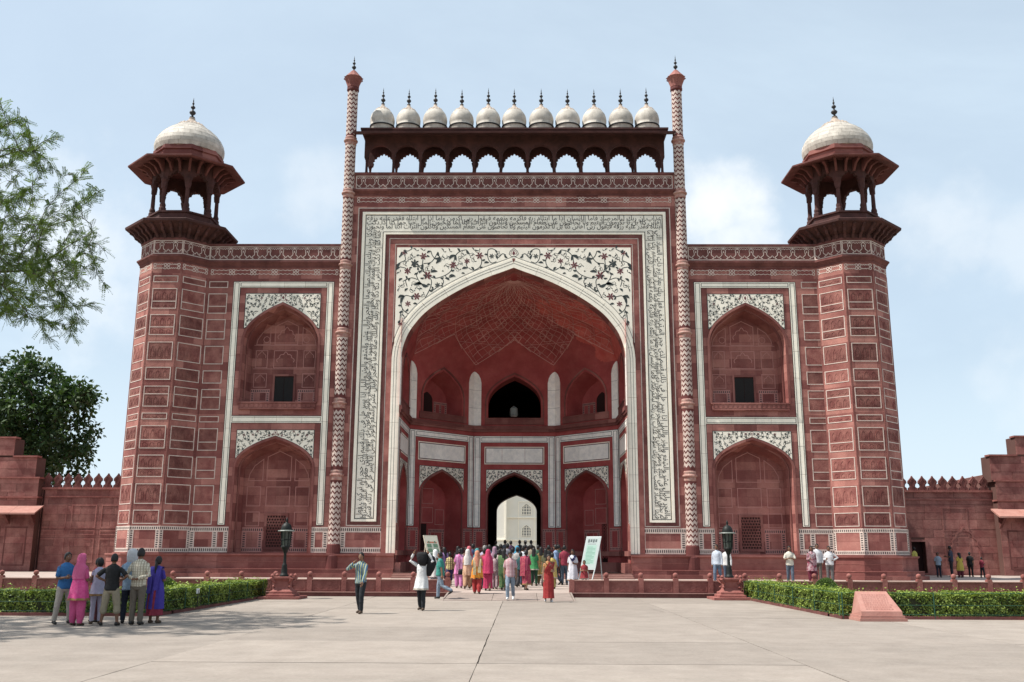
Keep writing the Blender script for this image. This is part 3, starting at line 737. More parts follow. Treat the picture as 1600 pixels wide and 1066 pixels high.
FORMS = {'ء': (0xFE80, 1), 'ا': (0xFE8D, 2), 'ب': (0xFE8F, 4), 'ة': (0xFE93, 2), 'ت': (0xFE95, 4), 'ث': (0xFE99, 4), 'ج': (0xFE9D, 4), 'ح': (0xFEA1, 4), 'خ': (0xFEA5, 4), 'د': (0xFEA9, 2), 'ذ': (0xFEAB, 2), 'ر': (0xFEAD, 2), 'ز': (0xFEAF, 2), 'س': (0xFEB1, 4), 'ش': (0xFEB5, 4), 'ص': (0xFEB9, 4), 'ض': (0xFEBD, 4), 'ط': (0xFEC1, 4), 'ظ': (0xFEC5, 4), 'ع': (0xFEC9, 4), 'غ': (0xFECD, 4), 'ف': (0xFED1, 4), 'ق': (0xFED5, 4), 'ك': (0xFED9, 4), 'ل': (0xFEDD, 4), 'م': (0xFEE1, 4), 'ن': (0xFEE5, 4), 'ه': (0xFEE9, 4), 'و': (0xFEED, 2), 'ى': (0xFEEF, 2), 'ي': (0xFEF1, 4), 'أ': (0xFE83, 2), 'إ': (0xFE87, 2)}
def shape(txt):
    out = []
    for w in txt.split():
        g = []
        for i, ch in enumerate(w):
            base, k = FORMS[ch]; prev = i > 0 and FORMS[w[i - 1]][1] == 4; nxt = i < len(w) - 1 and k == 4
            g.append(chr(base + (3 if prev and nxt else 2 if nxt else 1 if prev else 0)) if k == 4 else chr(base + (1 if prev else 0)))
        out.append(''.join(reversed(g)))
    return ' '.join(reversed(out))
FAJR = ('والفجر وليال عشر والشفع والوتر والليل إذا يسر هل في ذلك قسم لذي حجر ألم تر كيف فعل ربك بعاد إرم ذات العماد التي لم يخلق مثلها في البلاد وثمود الذين جابوا الصخر بالواد وفرعون ذي الأوتاد '
        'الذين طغوا في البلاد فأكثروا فيها الفساد فصب عليهم ربك سوط عذاب إن ربك لبالمرصاد فأما الإنسان إذا ما ابتلاه ربه فأكرمه ونعمه فيقول ربي أكرمن وأما إذا ما ابتلاه فقدر عليه رزقه فيقول ربي أهانن '
        'كلا بل لا تكرمون اليتيم ولا تحاضون على طعام المسكين وتأكلون التراث أكلا لما وتحبون المال حبا جما كلا إذا دكت الأرض دكا دكا وجاء ربك والملك صفا صفا').split()
def text_pts(txt):
    c = bpy.data.curves.new('lettering', 'FONT'); c.body = shape(txt); c.size = 1; c.resolution_u = 2; c.offset = .005; c.fill_mode = 'BOTH'
    o = bpy.data.objects.new('lettering', c); COL.objects.link(o); dg = bpy.context.evaluated_depsgraph_get(); dg.update()
    me = o.evaluated_get(dg).to_mesh(); vs = [(v.co.x, v.co.y) for v in me.vertices]; fs = [tuple(p.vertices) for p in me.polygons]
    o.evaluated_get(dg).to_mesh_clear(); bpy.data.objects.remove(o); bpy.data.curves.remove(c)
    x0 = min(v[0] for v in vs); x1 = max(v[0] for v in vs)
    return [((v[0] - x0) / (x1 - x0), v[1]) for v in vs], fs
def lettering(place, rows, length, height):
    """rows of text fitted along a strip; place(t along, h across) -> (u, z)"""
    mb = MB()
    for ri, txt in enumerate(rows):
        vs, fs = text_pts(txt); lo, hi = -.25, .74
        h0, h1 = ((.56, .995), (.285, .72), (.01, .445))[ri]
        pts = [place(v[0] * length, (h0 + (h1 - h0) * (max(lo, min(hi, v[1])) - lo) / (hi - lo)) * height) for v in vs]
        mb.add([mb.P(u, -.0235 - .002 * ri, z) for u, z in pts], fs)
    return mb
w_ = FAJR * 3; R1, R2, T1, T2, L1, L2, R3, T3, L3 = (' '.join(w_[k * 24:k * 24 + (22 if k in (2, 3, 7) else 24)]) for k in range(9))
H_ = 15.42
lt = lettering(lambda t, h: (7.155 + h, 3.42 + H_ - t), (R1, R2, R3), H_, .89)       # right upright: reads upwards, letter tops outwards
lt.box(7.59, 7.602, -.0232, -.021, 8.2, 15.0); lt.build('lettering', black, cal)
lt = lettering(lambda t, h: (-7.155 - h, 3.42 + t), (L1, L2, L3), H_, .89)
lt.box(-7.602, -7.59, -.0232, -.021, 5.0, 17.0); lt.build('lettering', black, cal)
lt = lettering(lambda t, h: (-8.03 + t, 18.855 + h), (T1, T2, T3), 16.06, .85)
lt.box(-3.0, 2.4, -.0232, -.021, 19.265, 19.277); lt.box(4.0, 7.0, -.0232, -.021, 19.3, 19.312); lt.build('lettering', black, cal)

# marble arch border, in voussoir-like slabs
def along(path, step):
    L_ = [0]
    for a, b in zip(path, path[1:]): L_.append(L_[-1] + math.dist(a, b))
    n = max(1, round(L_[-1] / step)); cuts = [L_[-1] * i / n for i in range(n + 1)]; out = []
    def at(t):
        for i in range(len(L_) - 1):
            if t <= L_[i + 1] + 1e-9:
                f = (t - L_[i]) / max(1e-9, L_[i + 1] - L_[i]); return tuple(path[i][k] + (path[i + 1][k] - path[i][k]) * f for k in (0, 1))
        return path[-1]
    for a, b in zip(cuts, cuts[1:]):
        seg = [at(a + .006)] + [p for p, l in zip(path, L_) if a + .02 < l < b - .02] + [at(b - .006)]; out.append(seg)
    return out
mid = smooth_path([(6.19, 1.62), (6.19, 6.0), (6.19, 11.3)], 2)[:-1] + [p for p in arch_pts(6.19, 11.72, 17.0)] + [(-6.19, 11.3), (-6.19, 6.0), (-6.19, 1.62)]
mb = MB()
for off in (.12, -.02): mb.ribbon(mid, .02, -.0475, -.03, off=-off)
ab = mb.build('arch_border', black, G)
for seg in along(mid, 1.35):
    mb = MB(); mb.ribbon(seg, .50, -.045 + random.uniform(-.002, .003) , .0); mb.build('marble_slab', marble_strip, ab)

# main spandrels with their flowering scrolls
arc = (6.44, 11.75, 17.27)
mb = MB()
cur = [p for p in arch_pts(*arc) if p[1] > 12.55]
mb.prism([(-6.33, 17.87), (-6.33, 12.55)] + cur[::-1] + [(6.33, 12.55), (6.33, 17.87)], d0=-.02, d1=0)
mb.ribbon([(u * 1.0, z + .09) for u, z in arch_pts(6.46, 11.9, 17.27)], .024, -.023, -.019, m=1)
sp = mb.build('spandrel_panel', [marble, black], G)
V = [[(140, 300), (160, 292), (175, 306), (188, 318)], [(188, 300), (206, 268), (232, 262), (248, 275), (246, 320), (225, 348), (196, 340)],
     [(297, 303), (284, 335), (296, 372), (332, 392), (362, 378)], [(372, 335), (376, 360), (366, 378)], [(376, 268), (412, 277), (440, 304), (455, 358), (470, 398), (505, 424), (560, 440), (606, 424)],
     [(546, 282), (566, 320), (590, 345), (632, 352)], [(566, 320), (580, 300), (588, 275)], [(683, 352), (655, 366), (634, 356)], [(632, 310), (638, 360), (628, 400), (608, 424)],
     [(608, 424), (585, 452), (588, 490), (606, 530), (625, 562)], [(608, 424), (640, 395), (672, 410), (668, 440), (648, 470)], [(640, 392), (660, 370), (690, 372)],
     [(668, 448), (700, 438), (730, 446), (756, 460)], [(712, 440), (738, 452), (730, 490)], [(700, 262), (726, 276), (745, 268)], [(745, 300), (740, 330), (770, 345)], [(727, 400), (740, 380), (772, 372)],
     [(672, 548), (704, 550), (740, 545), (765, 580), (756, 625), (722, 652), (704, 640)], [(756, 625), (770, 660), (772, 712)], [(548, 490), (520, 480), (512, 455), (530, 440)], [(548, 490), (572, 510), (584, 505)], [(455, 430), (490, 440), (500, 424)]]
FL = [(225, 307, 17, 0), (297, 304, 25, 1), (372, 336, 19, 1), (455, 361, 24, 1), (608, 423, 28, 1), (632, 307, 24, 1), (683, 350, 27, 0), (727, 398, 22, 1), (745, 286, 18, 1), (548, 481, 18, 0), (672, 549, 25, 1), (725, 593, 19, 1), (772, 712, 14, 1)]
LV = [(150, 300, 2.6, 26), (190, 325, 5.4, 26), (240, 345, .3, 30), (376, 268, 2.4, 34), (368, 378, .35, 34), (385, 412, .1, 20), (440, 300, .7, 44), (440, 300, 1.9, 34), (545, 282, 2.0, 28), (556, 352, 4.45, 50), (548, 398, .35, 40), (588, 275, .7, 26), (440, 428, .2, 40), (476, 452, 6.0, 30), (646, 474, 3.0, 46), (640, 474, .35, 46), (640, 474, .1, 34), (625, 565, 1.9, 36), (634, 356, 1.7, 34), (690, 374, 5.2, 40), (770, 345, 1.3, 40), (772, 372, .9, 30), (745, 268, 2.4, 26), (770, 310, 4.7, 30), (758, 440, .9, 28), (725, 500, 1.0, 26), (640, 503, .2, 16), (745, 545, .5, 40), (745, 545, 1.3, 34), (768, 592, 4.9, 34), (330, 392, 5.6, 26), (415, 280, 5.5, 26), (470, 396, 3.6, 24), (560, 442, 5.7, 24), (590, 345, 1.1, 24), (566, 322, 3.5, 26), (600, 512, 3.2, 26), (590, 478, .3, 22), (664, 412, .5, 24), (652, 440, 3.4, 24), (712, 438, 1.4, 22), (730, 446, 5.3, 22), (704, 550, 2.4, 22), (705, 552, 4.0, 22), (762, 605, .2, 22), (740, 640, 4.2, 24), (700, 372, .9, 22), (665, 372, 2.0, 24), (300, 372, 3.3, 22), (285, 332, 3.6, 22), (247, 300, .0, 22), (205, 268, 2.6, 22), (612, 300, 2.8, 20), (655, 300, .5, 20), (700, 262, 5.4, 22), (765, 300, 1.2, 20), (530, 440, 3.5, 20), (574, 508, 5.4, 20), (620, 440, 5.2, 24), (640, 395, .9, 24), (704, 640, .8, 30), (752, 640, .5, 26), (668, 595, .1, 26), (772, 690, 1.4, 24), (780, 765, 1.6, 36), (510, 397, .3, 12)]
mb = MB()
def sc(x, y, s2): 
    px = 780 + x / 3.807; py = 320 + y / 3.807
    return (s2 * (px - 804.5) / (28.85 + (py - 387) * .005), 17.86 - (py - 387) / 28.2)
def inside_sp(p): return abs(p[0]) < 6.3 and p[1] < 17.84 and p[1] > arch_z(p[0], 6.46, 11.9, 17.40) + .02
for s2 in (-1, 1):
    for v in V:
        pts = [p for p in smooth_path([sc(x, y, s2) for x, y in v], 5) if inside_sp(p)]
        if len(pts) > 2: mb = MB(); mb.ribbon(pts, .045, -.0225); mb.build('inlaid_vine', [leaf_inlay], sp)
    for x, y, r, k in FL:
        if abs(sc(x, y, s2)[0]) > 6.2: continue
        mb = MB(); flower(mb, sc(x, y, s2), r / 3.807 / 28.5 * 1.0, -.025, k, 6, .3 + x); mb.build('inlaid_flower', [leaf_inlay, flower_inlay], sp)
    for x, y, a, L_ in LV:
        if abs(sc(x, y, s2)[0]) > 6.22 or not inside_sp(sc(x, y, s2)): continue
        a = -a if s2 > 0 else PI + a
        a = -a if False else a
        mb = MB(); leaf(mb, sc(x, y, s2), a, L_ / 106., L_ / 300. + .033, -.024 - .00015 * (x % 17), 0, .22 * s2); mb.build('inlaid_leaf', [leaf_inlay], sp)
# smaller leaves and tendrils in the gaps, mirrored
rs_ = random.Random(21); used = [sc(x, y, 1) for x, y, *_ in FL] + [sc(x, y, 1) for x, y, *_ in LV]; extra = []
for _ in range(4000):
    p_ = (rs_.uniform(.3, 6.15), rs_.uniform(12.9, 17.75))
    if inside_sp((p_[0] + .1, p_[1] - .12)) and p_[1] < 17.72 and all((p_[0] - a) ** 2 + (p_[1] - b) ** 2 > .075 for a, b in used): used.append(p_); extra.append((p_, rs_.uniform(0, 6.28), rs_.random()))
for i_, (p_, a_, k_) in enumerate(extra):
    for s2 in (-1, 1):
        mb = MB(); q_ = (s2 * p_[0], p_[1]); aa = a_ if s2 > 0 else PI - a_
        leaf(mb, q_, aa, .17 + .08 * k_, .065, -.0245 - .0001 * (i_ % 20), 0, .3 * s2); leaf(mb, q_, aa + 2.0 * s2, .14, .05, -.0235, 0, .3 * s2)
        tend = [(q_[0] - s2 * .0 + .16 * t * math.cos(aa + 3.6 * s2 + 1.1 * s2 * t * 2), q_[1] + .16 * t * math.sin(aa + 3.6 * s2 + 1.1 * s2 * t * 2)) for t in (0, .4, .8, 1.2, 1.6)]
        if all(inside_sp(t_) for t_ in tend): mb.ribbon(tend, .02, -.0225)
        mb.build('inlaid_leaf', [leaf_inlay], sp)
# crown pendant
zc = 17.58; mb = MB()
mb.ribbon([(.0, 17.83), (.2, zc + .08), (.25, zc - .08), (.12, zc - .22), (-.12, zc - .22), (-.25, zc - .08), (-.2, zc + .08)], .03, -.0235, None, True)
mb.ribbon([(.0, 17.74), (.13, zc + .06), (.16, zc - .08), (-.16, zc - .08), (-.13, zc + .06)], .025, -.0235, None, True, 1)
leaf(mb, (0, zc - .15), PI / 2, .26, .14, -.0245, 1, 0)
mb.build('crown_pendant', [leaf_inlay, flower_inlay], sp, kind='stuff')
# dado panels of the portal front
mb = MB()
for s2 in (-1, 1): dado(mb, sorted([s2 * 6.60, s2 * 8.66]), 1.66, 2.95, 0, .27)
mb.build('dado_inlay', [stone, inlay, black], front, kind='stuff')

# ---- zigzag shafts at the portal's edges
for s2 in (-1, 1):
    c = (s2 * 9.1, -.02, 0); mb = MB()
    mb.lathe([(.44, TERR), (.44, 1.5), (.36, 1.62), (.34, 2.05), (.29, 2.1), (.285, 27.05), (.34, 27.1), (.34, 27.2), (.30, 27.25)], 20, c)
    sh = mb.build('zigzag_shaft', mat('shaft_sandstone', (.095, .026, .024), .8, (.14, .04, .036), stain=.2), G)
    mb = MB(); z = 2.15; rings = (5.58, 9.32, 13.1, 16.85, 20.95, 24.05)
    nseg = 16; r = .296
    while z < 26.95:
        if not any(abs(z - rz) < .30 for rz in rings):
            vs = []
            for i in range(nseg + 1):
                a = -PI / 2 + 2 * PI * i / nseg; up = .068 if i % 2 else -.068
                for w in (-.078, -.006, .006, .078): vs.append((c[0] + r * math.cos(a), c[1] + r * math.sin(a), z + up + w))
            mb.add(vs, [(4 * i + k, 4 * i + 4 + k, 4 * i + 5 + k, 4 * i + 1 + k) for i in range(nseg) for k in (0, 2)])
        z += .266
    mb.build('zigzag_inlay', inlay, sh, kind='stuff')
    for rz in rings:
        mb = MB(); mb.lathe([(.29, rz - .28), (.315, rz - .24), (.315, rz - .08), (.37, rz - .05), (.39, rz), (.37, rz + .05), (.31, rz + .08), (.325, rz + .2), (.29, rz + .25)], 20, c)
        mb.build('shaft_ring', mat('ring_stone', (.40, .26, .22), .75, (.30, .12, .1), stain=.2, sscale=3), sh)
    mb = MB()
    for i in range(12):
        a = 2 * PI * i / 12; w = PI / 12; p = lambda rr, da, zz: (c[0] + rr * math.cos(a + da), c[1] + rr * math.sin(a + da), zz)
        mb.add([p(.29, -w, 27.25), p(.29, w, 27.25), p(.36, w, 27.62), p(.50, w * .9, 27.86), p(.57, 0, 27.84), p(.50, -w * .9, 27.86), p(.36, -w, 27.62), p(.46, 0, 27.74)],
               [(0, 1, 2, 7, 6), (2, 3, 7), (3, 4, 7), (4, 5, 7), (5, 6, 7)])
    mb.lathe([(.32, 27.28), (.34, 27.6), (.46, 27.82), (.49, 27.88), (.40, 27.98), (.28, 28.12), (.17, 28.26), (.10, 28.34)], 24, c, rib=.03)
    mb.build('flower_capital', stone_trim, sh)
    mb = MB(); mb.lathe([(r * .8, z * .75) for r, z in FINIAL], 10, (c[0], c[1], 28.3)); mb.build('finial', metal, sh, smooth=True)

# ---- arcade and domes on top of the portal
mb = MB()
mb.box(-8.5, 8.5, .22, 2.0, 24.56, 24.93)
mb.box(-8.62, 8.62, .16, 2.06, 24.86, 24.97)
arc_o = mb.build('arcade_roof', stone_pav, G)
mb = MB()
vs = []
for u in (-8.88, 8.88): vs += [mb.P(u, -.78, 24.22), mb.P(u, -.80, 24.31), mb.P(u, .3, 24.78), mb.P(u, .3, 24.60)]
mb.add(vs, [(0, 1, 5, 4), (1, 2, 6, 5), (3, 0, 4, 7), (0, 3, 2, 1), (4, 5, 6, 7)])
mb.build('sloping_eave', stone_pav, G)
for row, d0 in enumerate((.34, 1.58)):
    mb = MB(); top = 24.58; outer = [(-8.38, 23.25)]
    for k in range(11):
        c = -7.5 + 1.5 * k
        if row: h = cusped(.63, 23.3, 23.42, 24.08, 9, c, .13)
        else: h = [0, 0] + [(c + .655 * math.cos(PI * t / 14), 23.36 + .62 * math.sin(PI * t / 14) ** .9) for t in range(15)]
        w2 = .6 if row else .655; outer += [(c - w2, 23.25)] + h[2:][::-1] + [(c + w2, 23.25)]
    outer += [(8.38, 23.25), (8.38, top), (-8.38, top)]
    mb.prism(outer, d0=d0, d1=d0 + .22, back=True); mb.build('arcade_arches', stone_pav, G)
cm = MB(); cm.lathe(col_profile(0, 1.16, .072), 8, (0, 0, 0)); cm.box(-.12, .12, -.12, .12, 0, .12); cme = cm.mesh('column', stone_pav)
for y_ in (.45, 1.69):
    for k in range(12): put('column', cme, G, loc=(-8.25 + 1.5 * k, y_, 22.14))
DP = [(.62, 24.95), (.66, 25.2), (.66, 25.38), (.70, 25.40), (.70, 25.44), (.655, 25.46), (.69, 25.62), (.70, 25.8), (.675, 25.98), (.62, 26.14), (.53, 26.28), (.42, 26.40), (.30, 26.48)]
dm_ = MB(); dm_.lathe([(r, z - 24.95) for r, z in DP], 28); dme = dm_.mesh('small_dome', marble_dome, True)
rm_ = MB(); rm_.lathe([(.665, .40), (.715, .42), (.715, .47), (.665, .49)], 28); rme = rm_.mesh('dark_ring', black)
lm_ = MB(); lotus(lm_, .47, .44, 1.40, (0, 0), 14); lme = lm_.mesh('lotus_cap', lotus_m)
fm_ = MB(); fm_.lathe([(r * .85, z * .80 + 1.84) for r, z in FINIAL], 10); fme = fm_.mesh('finial', metal, True)
for k in range(11):
    sc_ = random.uniform(.985, 1.015); d_ = put('small_dome', dme, G, loc=(-7.57 + 1.514 * k + random.uniform(-.02, .02), 1.1, 24.95), rz=random.uniform(0, 6), scale=(sc_, sc_, random.uniform(.985, 1.02)))
    for nm, me in (('dark_ring', rme), ('lotus_cap', lme), ('finial', fme)): put(nm, me, d_, world=False)
# ================================================================== the vaulted recess behind the big arch
OC = (0, 2.27); OA = 5.95; OW = OA * math.tan(PI / 8); FL_Z = .70
def oface(deg):
    a = math.radians(deg); n = (math.sin(a), math.cos(a))
    return ((OC[0] + n[0] * OA, OC[1] + n[1] * OA), (n[1], -n[0]))
mb = MB()
for i, z in enumerate((.535, .62, FL_Z)): mb.box(-5.96, 5.96, -1.5 + i * .42, 2.0, TERR if i == 0 else z - .09, z)
mb.prism([(-OA, 0), (OA, 0)], d0=0) if False else None
mb.add([(-5.96, -.6, FL_Z), (5.96, -.6, FL_Z), (5.96, 34, FL_Z), (-5.96, 34, FL_Z)], [(0, 1, 2, 3)])
mb.build('entrance_steps', mat('step_stone', (.25, .125, .105), .85, (.33, .19, .16), stain=.2, grain=.12), G)
for deg in (-90, -45, 0, 45, 90):
    xf = oface(deg); mid_ = deg == 0; side = abs(deg) == 90
    mb = MB().frame(*xf); e = OW
    outer = [(-e, FL_Z), (e, FL_Z), (e, 13.9), (-e, 13.9)]
    lo = (1.60 if mid_ else 1.52, FL_Z, 4.9, 6.31); up = (1.62 if mid_ else 1.5, 9.7, 10.6, 12.28)
    D = 1.55 if mid_ else 1.25
    mb.prism(outer, [opening(*lo), opening(*up)], 0)
    if mid_:
        for op in (lo, up):
            a = opening(*op); n = len(a)
            mb.add([mb.P(p[0], 0, p[1]) for p in a] + [mb.P(p[0], D, p[1]) for p in a], [(i, (i + 1) % n, n + (i + 1) % n, n + i) for i in range(n)])
    wl = mb.build('recess_wall', stone_vault, G)
    if not mid_:
        for is_up, op in enumerate((lo, up)):
            mb = MB().frame(*xf); a = opening(*op); b = opening(op[0] - .14, op[1], op[2] - .1, op[3] - .38); n = len(a)
            mb.add([mb.P(p[0], 0, p[1]) for p in a] + [mb.P(p[0], D, p[1]) for p in b], [(i, (i + 1) % n, n + (i + 1) % n, n + i) for i in range(n)])
            mb.prism(b, d0=D)
            nic = mb.build('arched_niche', stone_vault, G)
            ln = MB().frame(*xf)
            if is_up:
                dr = MB().frame(*xf); s2 = -1 if deg < 0 else 1; dc = s2 * -.0
                dc = .24 * (-1 if deg < 0 else 1)
                dr.prism(opening(.44, 9.72, 10.65, 11.15, dc), d0=D - .012, d1=D); dr.build('dark_doorway', dark, nic)
                dd_ = MB().frame(*xf); dado(dd_, sorted([-dc * 1.6, -dc * 3.4, -dc * 5.2]), 9.72, 10.6, D, .16); dd_.build('dado_inlay', [stone_vault, inlay_faint, black], nic, kind='stuff')
            else:
                for q in (-1, 1):
                    ln.rect(q * .92 - .34, q * .92 + .34, 3.3, 4.2, .03, D - .01, D); ln.rect(q * .92 - .34, q * .92 + .34, 2.98 - 1.2, 3.0, .03, D - .01, D)
                ln.rect(-.42, .42, 3.4, 4.3, .03, D - .01, D); ln.rect(-.42, .42, 4.5, 5.4, .03, D - .01, D)
                ln.build('wall_tracery', inlay_faint, nic, kind='stuff')
                dr = MB().frame(*xf); dr.box(-.5 + (-.55 if deg < 0 else .55), .5 + (-.55 if deg < 0 else .55), D - .014, D, 1.2, 3.35)
                if deg == 45:
                    for r_ in range(10):
                        for q in range(5): dr.ribbon([(.55 - .4 + q * .2 + .08 * math.cos(t * PI / 2), 1.5 + r_ * .19 + .09 * math.sin(t * PI / 2)) for t in range(4)], .03, D - .03, D - .014, True, 1)
                dr.build('door', [dark, stone_vault], nic)
                dd_ = MB().frame(*xf); dado(dd_, sorted([.2 * (1 if deg < 0 else -1), 1.2 * (1 if deg < 0 else -1)]), 1.86, 3.05, D, .2); dd_.build('dado_inlay', [stone_vault, inlay_faint, black], nic, kind='stuff')
    # marble frame, panel, spandrel, mouldings
    bl = MB().frame(*xf)
    for a0, a1, z0, z1 in ((-2.42, -2.04, 3.17, 8.58), (2.04, 2.42, 3.17, 8.58), (-2.04, 2.04, 8.22, 8.58)):
        bl.rect(a0 - .025, a1 + .025, z0 - .025, z1 + .025, .03, -.012, 0); edge_lines(bl, a0, a1, z0, z1, 0, .06)
    bo = bl.build('marble_border', black, wl)
    slab_strip(-2.42, -2.04, 3.17, 8.58, 0, bo, xf, 1.3, marble_vein); slab_strip(2.04, 2.42, 3.17, 8.58, 0, bo, xf, 1.3, marble_vein); slab_strip(-2.035, 2.035, 8.22, 8.58, 0, bo, xf, 1.3, marble_vein)
    pm = MB().frame(*xf); pm.rect(-1.80, 1.80, 6.9, 7.95, .05, -.02, 0, 0); pm.rect(-1.73, 1.73, 6.97, 7.88, .025, -.016, 0, 1)
    po = pm.build('marble_panel', [marble_strip, black], wl)
    slab_strip(-1.70, 1.70, 7.0, 7.85, 0, po, xf, 1.2, marble_vein)
    spandrel(wl, xf, 1.68, 6.57, 5.2, (1.74, 4.9, 6.44), 40 + deg, 0, dens=1.75)
    mo = MB().frame(*xf)
    for (hw, z0, sp_, ap_) in ((lo[0] + .04, 1.7, lo[2], lo[3] + .05), (up[0] + .14, 9.28, up[2], up[3] + .17)):
        mo = MB().frame(*xf); mo.ribbon([(hw, z0)] + arch_pts(hw, sp_, ap_) + [(-hw, z0)], .09, -.05, 0); mo.build('arch_moulding', stone_trim, wl)
    mo = MB().frame(*xf); mo.box(-1.8, 1.8, -.06, 0, 9.3, 9.68); mo.box(-1.72, 1.72, -.09, 0, 9.62, 9.70)
    mo.build('balcony_sill', stone_trim, wl)
    dd_ = MB().frame(*xf)
    for q in (-1, 1): dado(dd_, sorted([q * 1.78, q * 2.33]), 1.86, 3.08, 0, .17)
    dd_.build('dado_inlay', [stone_vault, inlay_faint, black], wl, kind='stuff')
    le = MB().frame(*xf); le.box(-e - .05, e + .05, -.16, 0, 8.98, 9.2); le.box(-e - .05, e + .05, -.10, 0, 8.84, 8.98); le.build('ledge', stone_trim, wl); le = MB().frame(*xf); le.box(-e - .03, e + .03, -.12, 0, 1.55, 1.8); le.box(-e - .03, e + .03, -.30, 0, FL_Z, 1.2)
    le.build('base_course', stone_trim, wl)
    # half of each pointed marble pilaster in the corners
    for q in (-1, 1):
        if side and (q if deg < 0 else -q) < 0: pass
        pb = MB().frame(*xf); pts = [(q * 2.03, 9.24), (q * 2.455, 9.24), (q * 2.455, 12.56), (q * 2.34, 12.50), (q * 2.2, 12.36), (q * 2.09, 12.14), (q * 2.03, 11.85)]
        if q < 0: pts = pts[::-1]
        pb.prism(pts, d0=-.03, d1=0)
        for z in (10.3, 11.4): pb.ribbon([(q * 2.03, z), (q * 2.455, z)], .012, -.031, None, m=1)
        pb.build('marble_pilaster', [marble_vein, black], wl)

# vault: barrel behind the arch, then a half dome
SV, AV = 12.60, 16.75
CURVE = [(1, 0), (.985, .10), (.945, .25), (.88, .38), (.80, .495), (.69, .605), (.55, .712), (.40, .808), (.24, .893), (.11, .95), (0, 1)]
cl = [0]
for a, b in zip(CURVE, CURVE[1:]): cl.append(cl[-1] + math.hypot((b[0] - a[0]) * 5.95, (b[1] - a[1]) * (AV - SV)))
def prof(t):
    t = max(0, min(1, t)) * cl[-1]
    for i in range(len(cl) - 1):
        if t <= cl[i + 1] + 1e-9:
            f = (t - cl[i]) / (cl[i + 1] - cl[i]); return CURVE[i][0] + (CURVE[i + 1][0] - CURVE[i][0]) * f, SV + (AV - SV) * (CURVE[i][1] + (CURVE[i + 1][1] - CURVE[i][1]) * f)
    return 0, AV
BAR = 2.25; CELL = PI / 16
def net(a, t): return a / CELL, t * 7.0
def facet(a, t):
    A, B = net(a, t); p = A * .5 + B * .5; q = A * .5 - B * .5
    f = lambda x: abs((x % 1) - .5) * 2
    return (1 - max(f(p), f(q)))
def vault(a, t, push=0.):
    """a: way round the plan in radians (below 0 and above pi: the straight parts)"""
    s_, z = prof(t); kdip = facet(a, t) * .26 * min(1, (1 - t) * 3) * min(1, max(0, (t - start(a)) * 9))
    if a < 0 or a > PI:
        y = OC[1] - (-a if a < 0 else a - PI) * OA; x = (1 if a < 0 else -1) * (OA * s_ + .0)
        n = Vector((-1 if a < 0 else 1, 0, -.5)).normalized()
        rho = 1 + .0 ; x *= rho
    else:
        dl = (a + PI / 8) % (PI / 4) - PI / 8; oc = 1 / math.cos(dl); k = min(1, max(0, t / .22)); rho = oc + (1 - oc) * k
        x = OA * s_ * rho * math.cos(a); y = OC[1] + OA * s_ * rho * math.sin(a); n = Vector((-math.cos(a), -math.sin(a), -.5)).normalized()
    d = push - kdip
    return (x + n.x * d, max(.02, y + n.y * d), z + n.z * d * (1 if push or kdip else 0))
def start(a):
    if a < 0 or a > PI: a2 = min(abs(a), abs(a - PI)) ; return max(.03, .21 * (1 - a2 / (PI / 8)))
    dl = abs((a + PI / 8) % (PI / 4) - PI / 8) / (PI / 8)
    return .22 * (1 - dl) + .035
mb = MB(); NA, NT = 236, 84; a0, a1 = -BAR / OA, PI + BAR / OA
vs = [vault(a0 + (a1 - a0) * i / NA, j / NT) for j in range(NT + 1) for i in range(NA + 1)]
mb.add(vs, [(j * (NA + 1) + i, j * (NA + 1) + i + 1, (j + 1) * (NA + 1) + i + 1, (j + 1) * (NA + 1) + i) for j in range(NT) for i in range(NA)])
for q_ in range(NA * NT):
    i_, j_ = q_ % NA, q_ // NA; a_ = a0 + (a1 - a0) * (i_ + .5) / NA; t_ = (j_ + .5) / NT
    edge = .70 - (1.12 - a_) * .15 + .03 * math.sin(a_ * 23) + .02 * math.sin(t_ * 41)
    if t_ < edge and a_ < 1.12 - (.62 - t_) * .95 + .05 * math.sin(t_ * 37) and a_ > -.05: mb.m[q_] = 1
va = mb.build('portal_vault', [stone_vault, vault_new], G)
mb = MB()
def vline(p0, p1, w=.026):
    n = max(2, int(math.hypot((p1[0] - p0[0]) * 5, (p1[1] - p0[1]) * 7) * 4)); run = []
    for i in range(n + 1):
        f = i / n; a = p0[0] + (p1[0] - p0[0]) * f; t = p0[1] + (p1[1] - p0[1]) * f
        if a < a0 or a > a1 or t < start(a) or t > .985: 
            if len(run) > 1: vstrip(run, w)
            run = []
        else: run.append((a, t))
    if len(run) > 1: vstrip(run, w)
def vstrip(run, w):
    C = [Vector(vault(a, t, .022)) for a, t in run]; vs = []
    for i, c in enumerate(C):
        d = (C[min(i + 1, len(C) - 1)] - C[max(0, i - 1)]).normalized(); nn = (Vector((0, 1.5, 13.0)) - c).normalized(); q = d.cross(nn).normalized() * w / 2
        vs += [tuple(c + q), tuple(c - q)]
    mb.add(vs, [(2 * i, 2 * i + 1, 2 * i + 3, 2 * i + 2) for i in range(len(C) - 1)])
for k in range(-12, 30):
    A0 = k * CELL
    for s2 in (-1, 1): vline((A0, 0), (A0 + s2 * 7 * CELL, 1.0), .022)
for k in range(-24, 60):
    if k % 2:
        for s2 in (-1, 1): vline((k * CELL * .5, 0), (k * CELL * .5 + s2 * 7 * CELL, 1.0), .012)
for j in range(1, 7):
    vline((a0, (j + .5) / 7), (a1, (j + .5) / 7), .016)
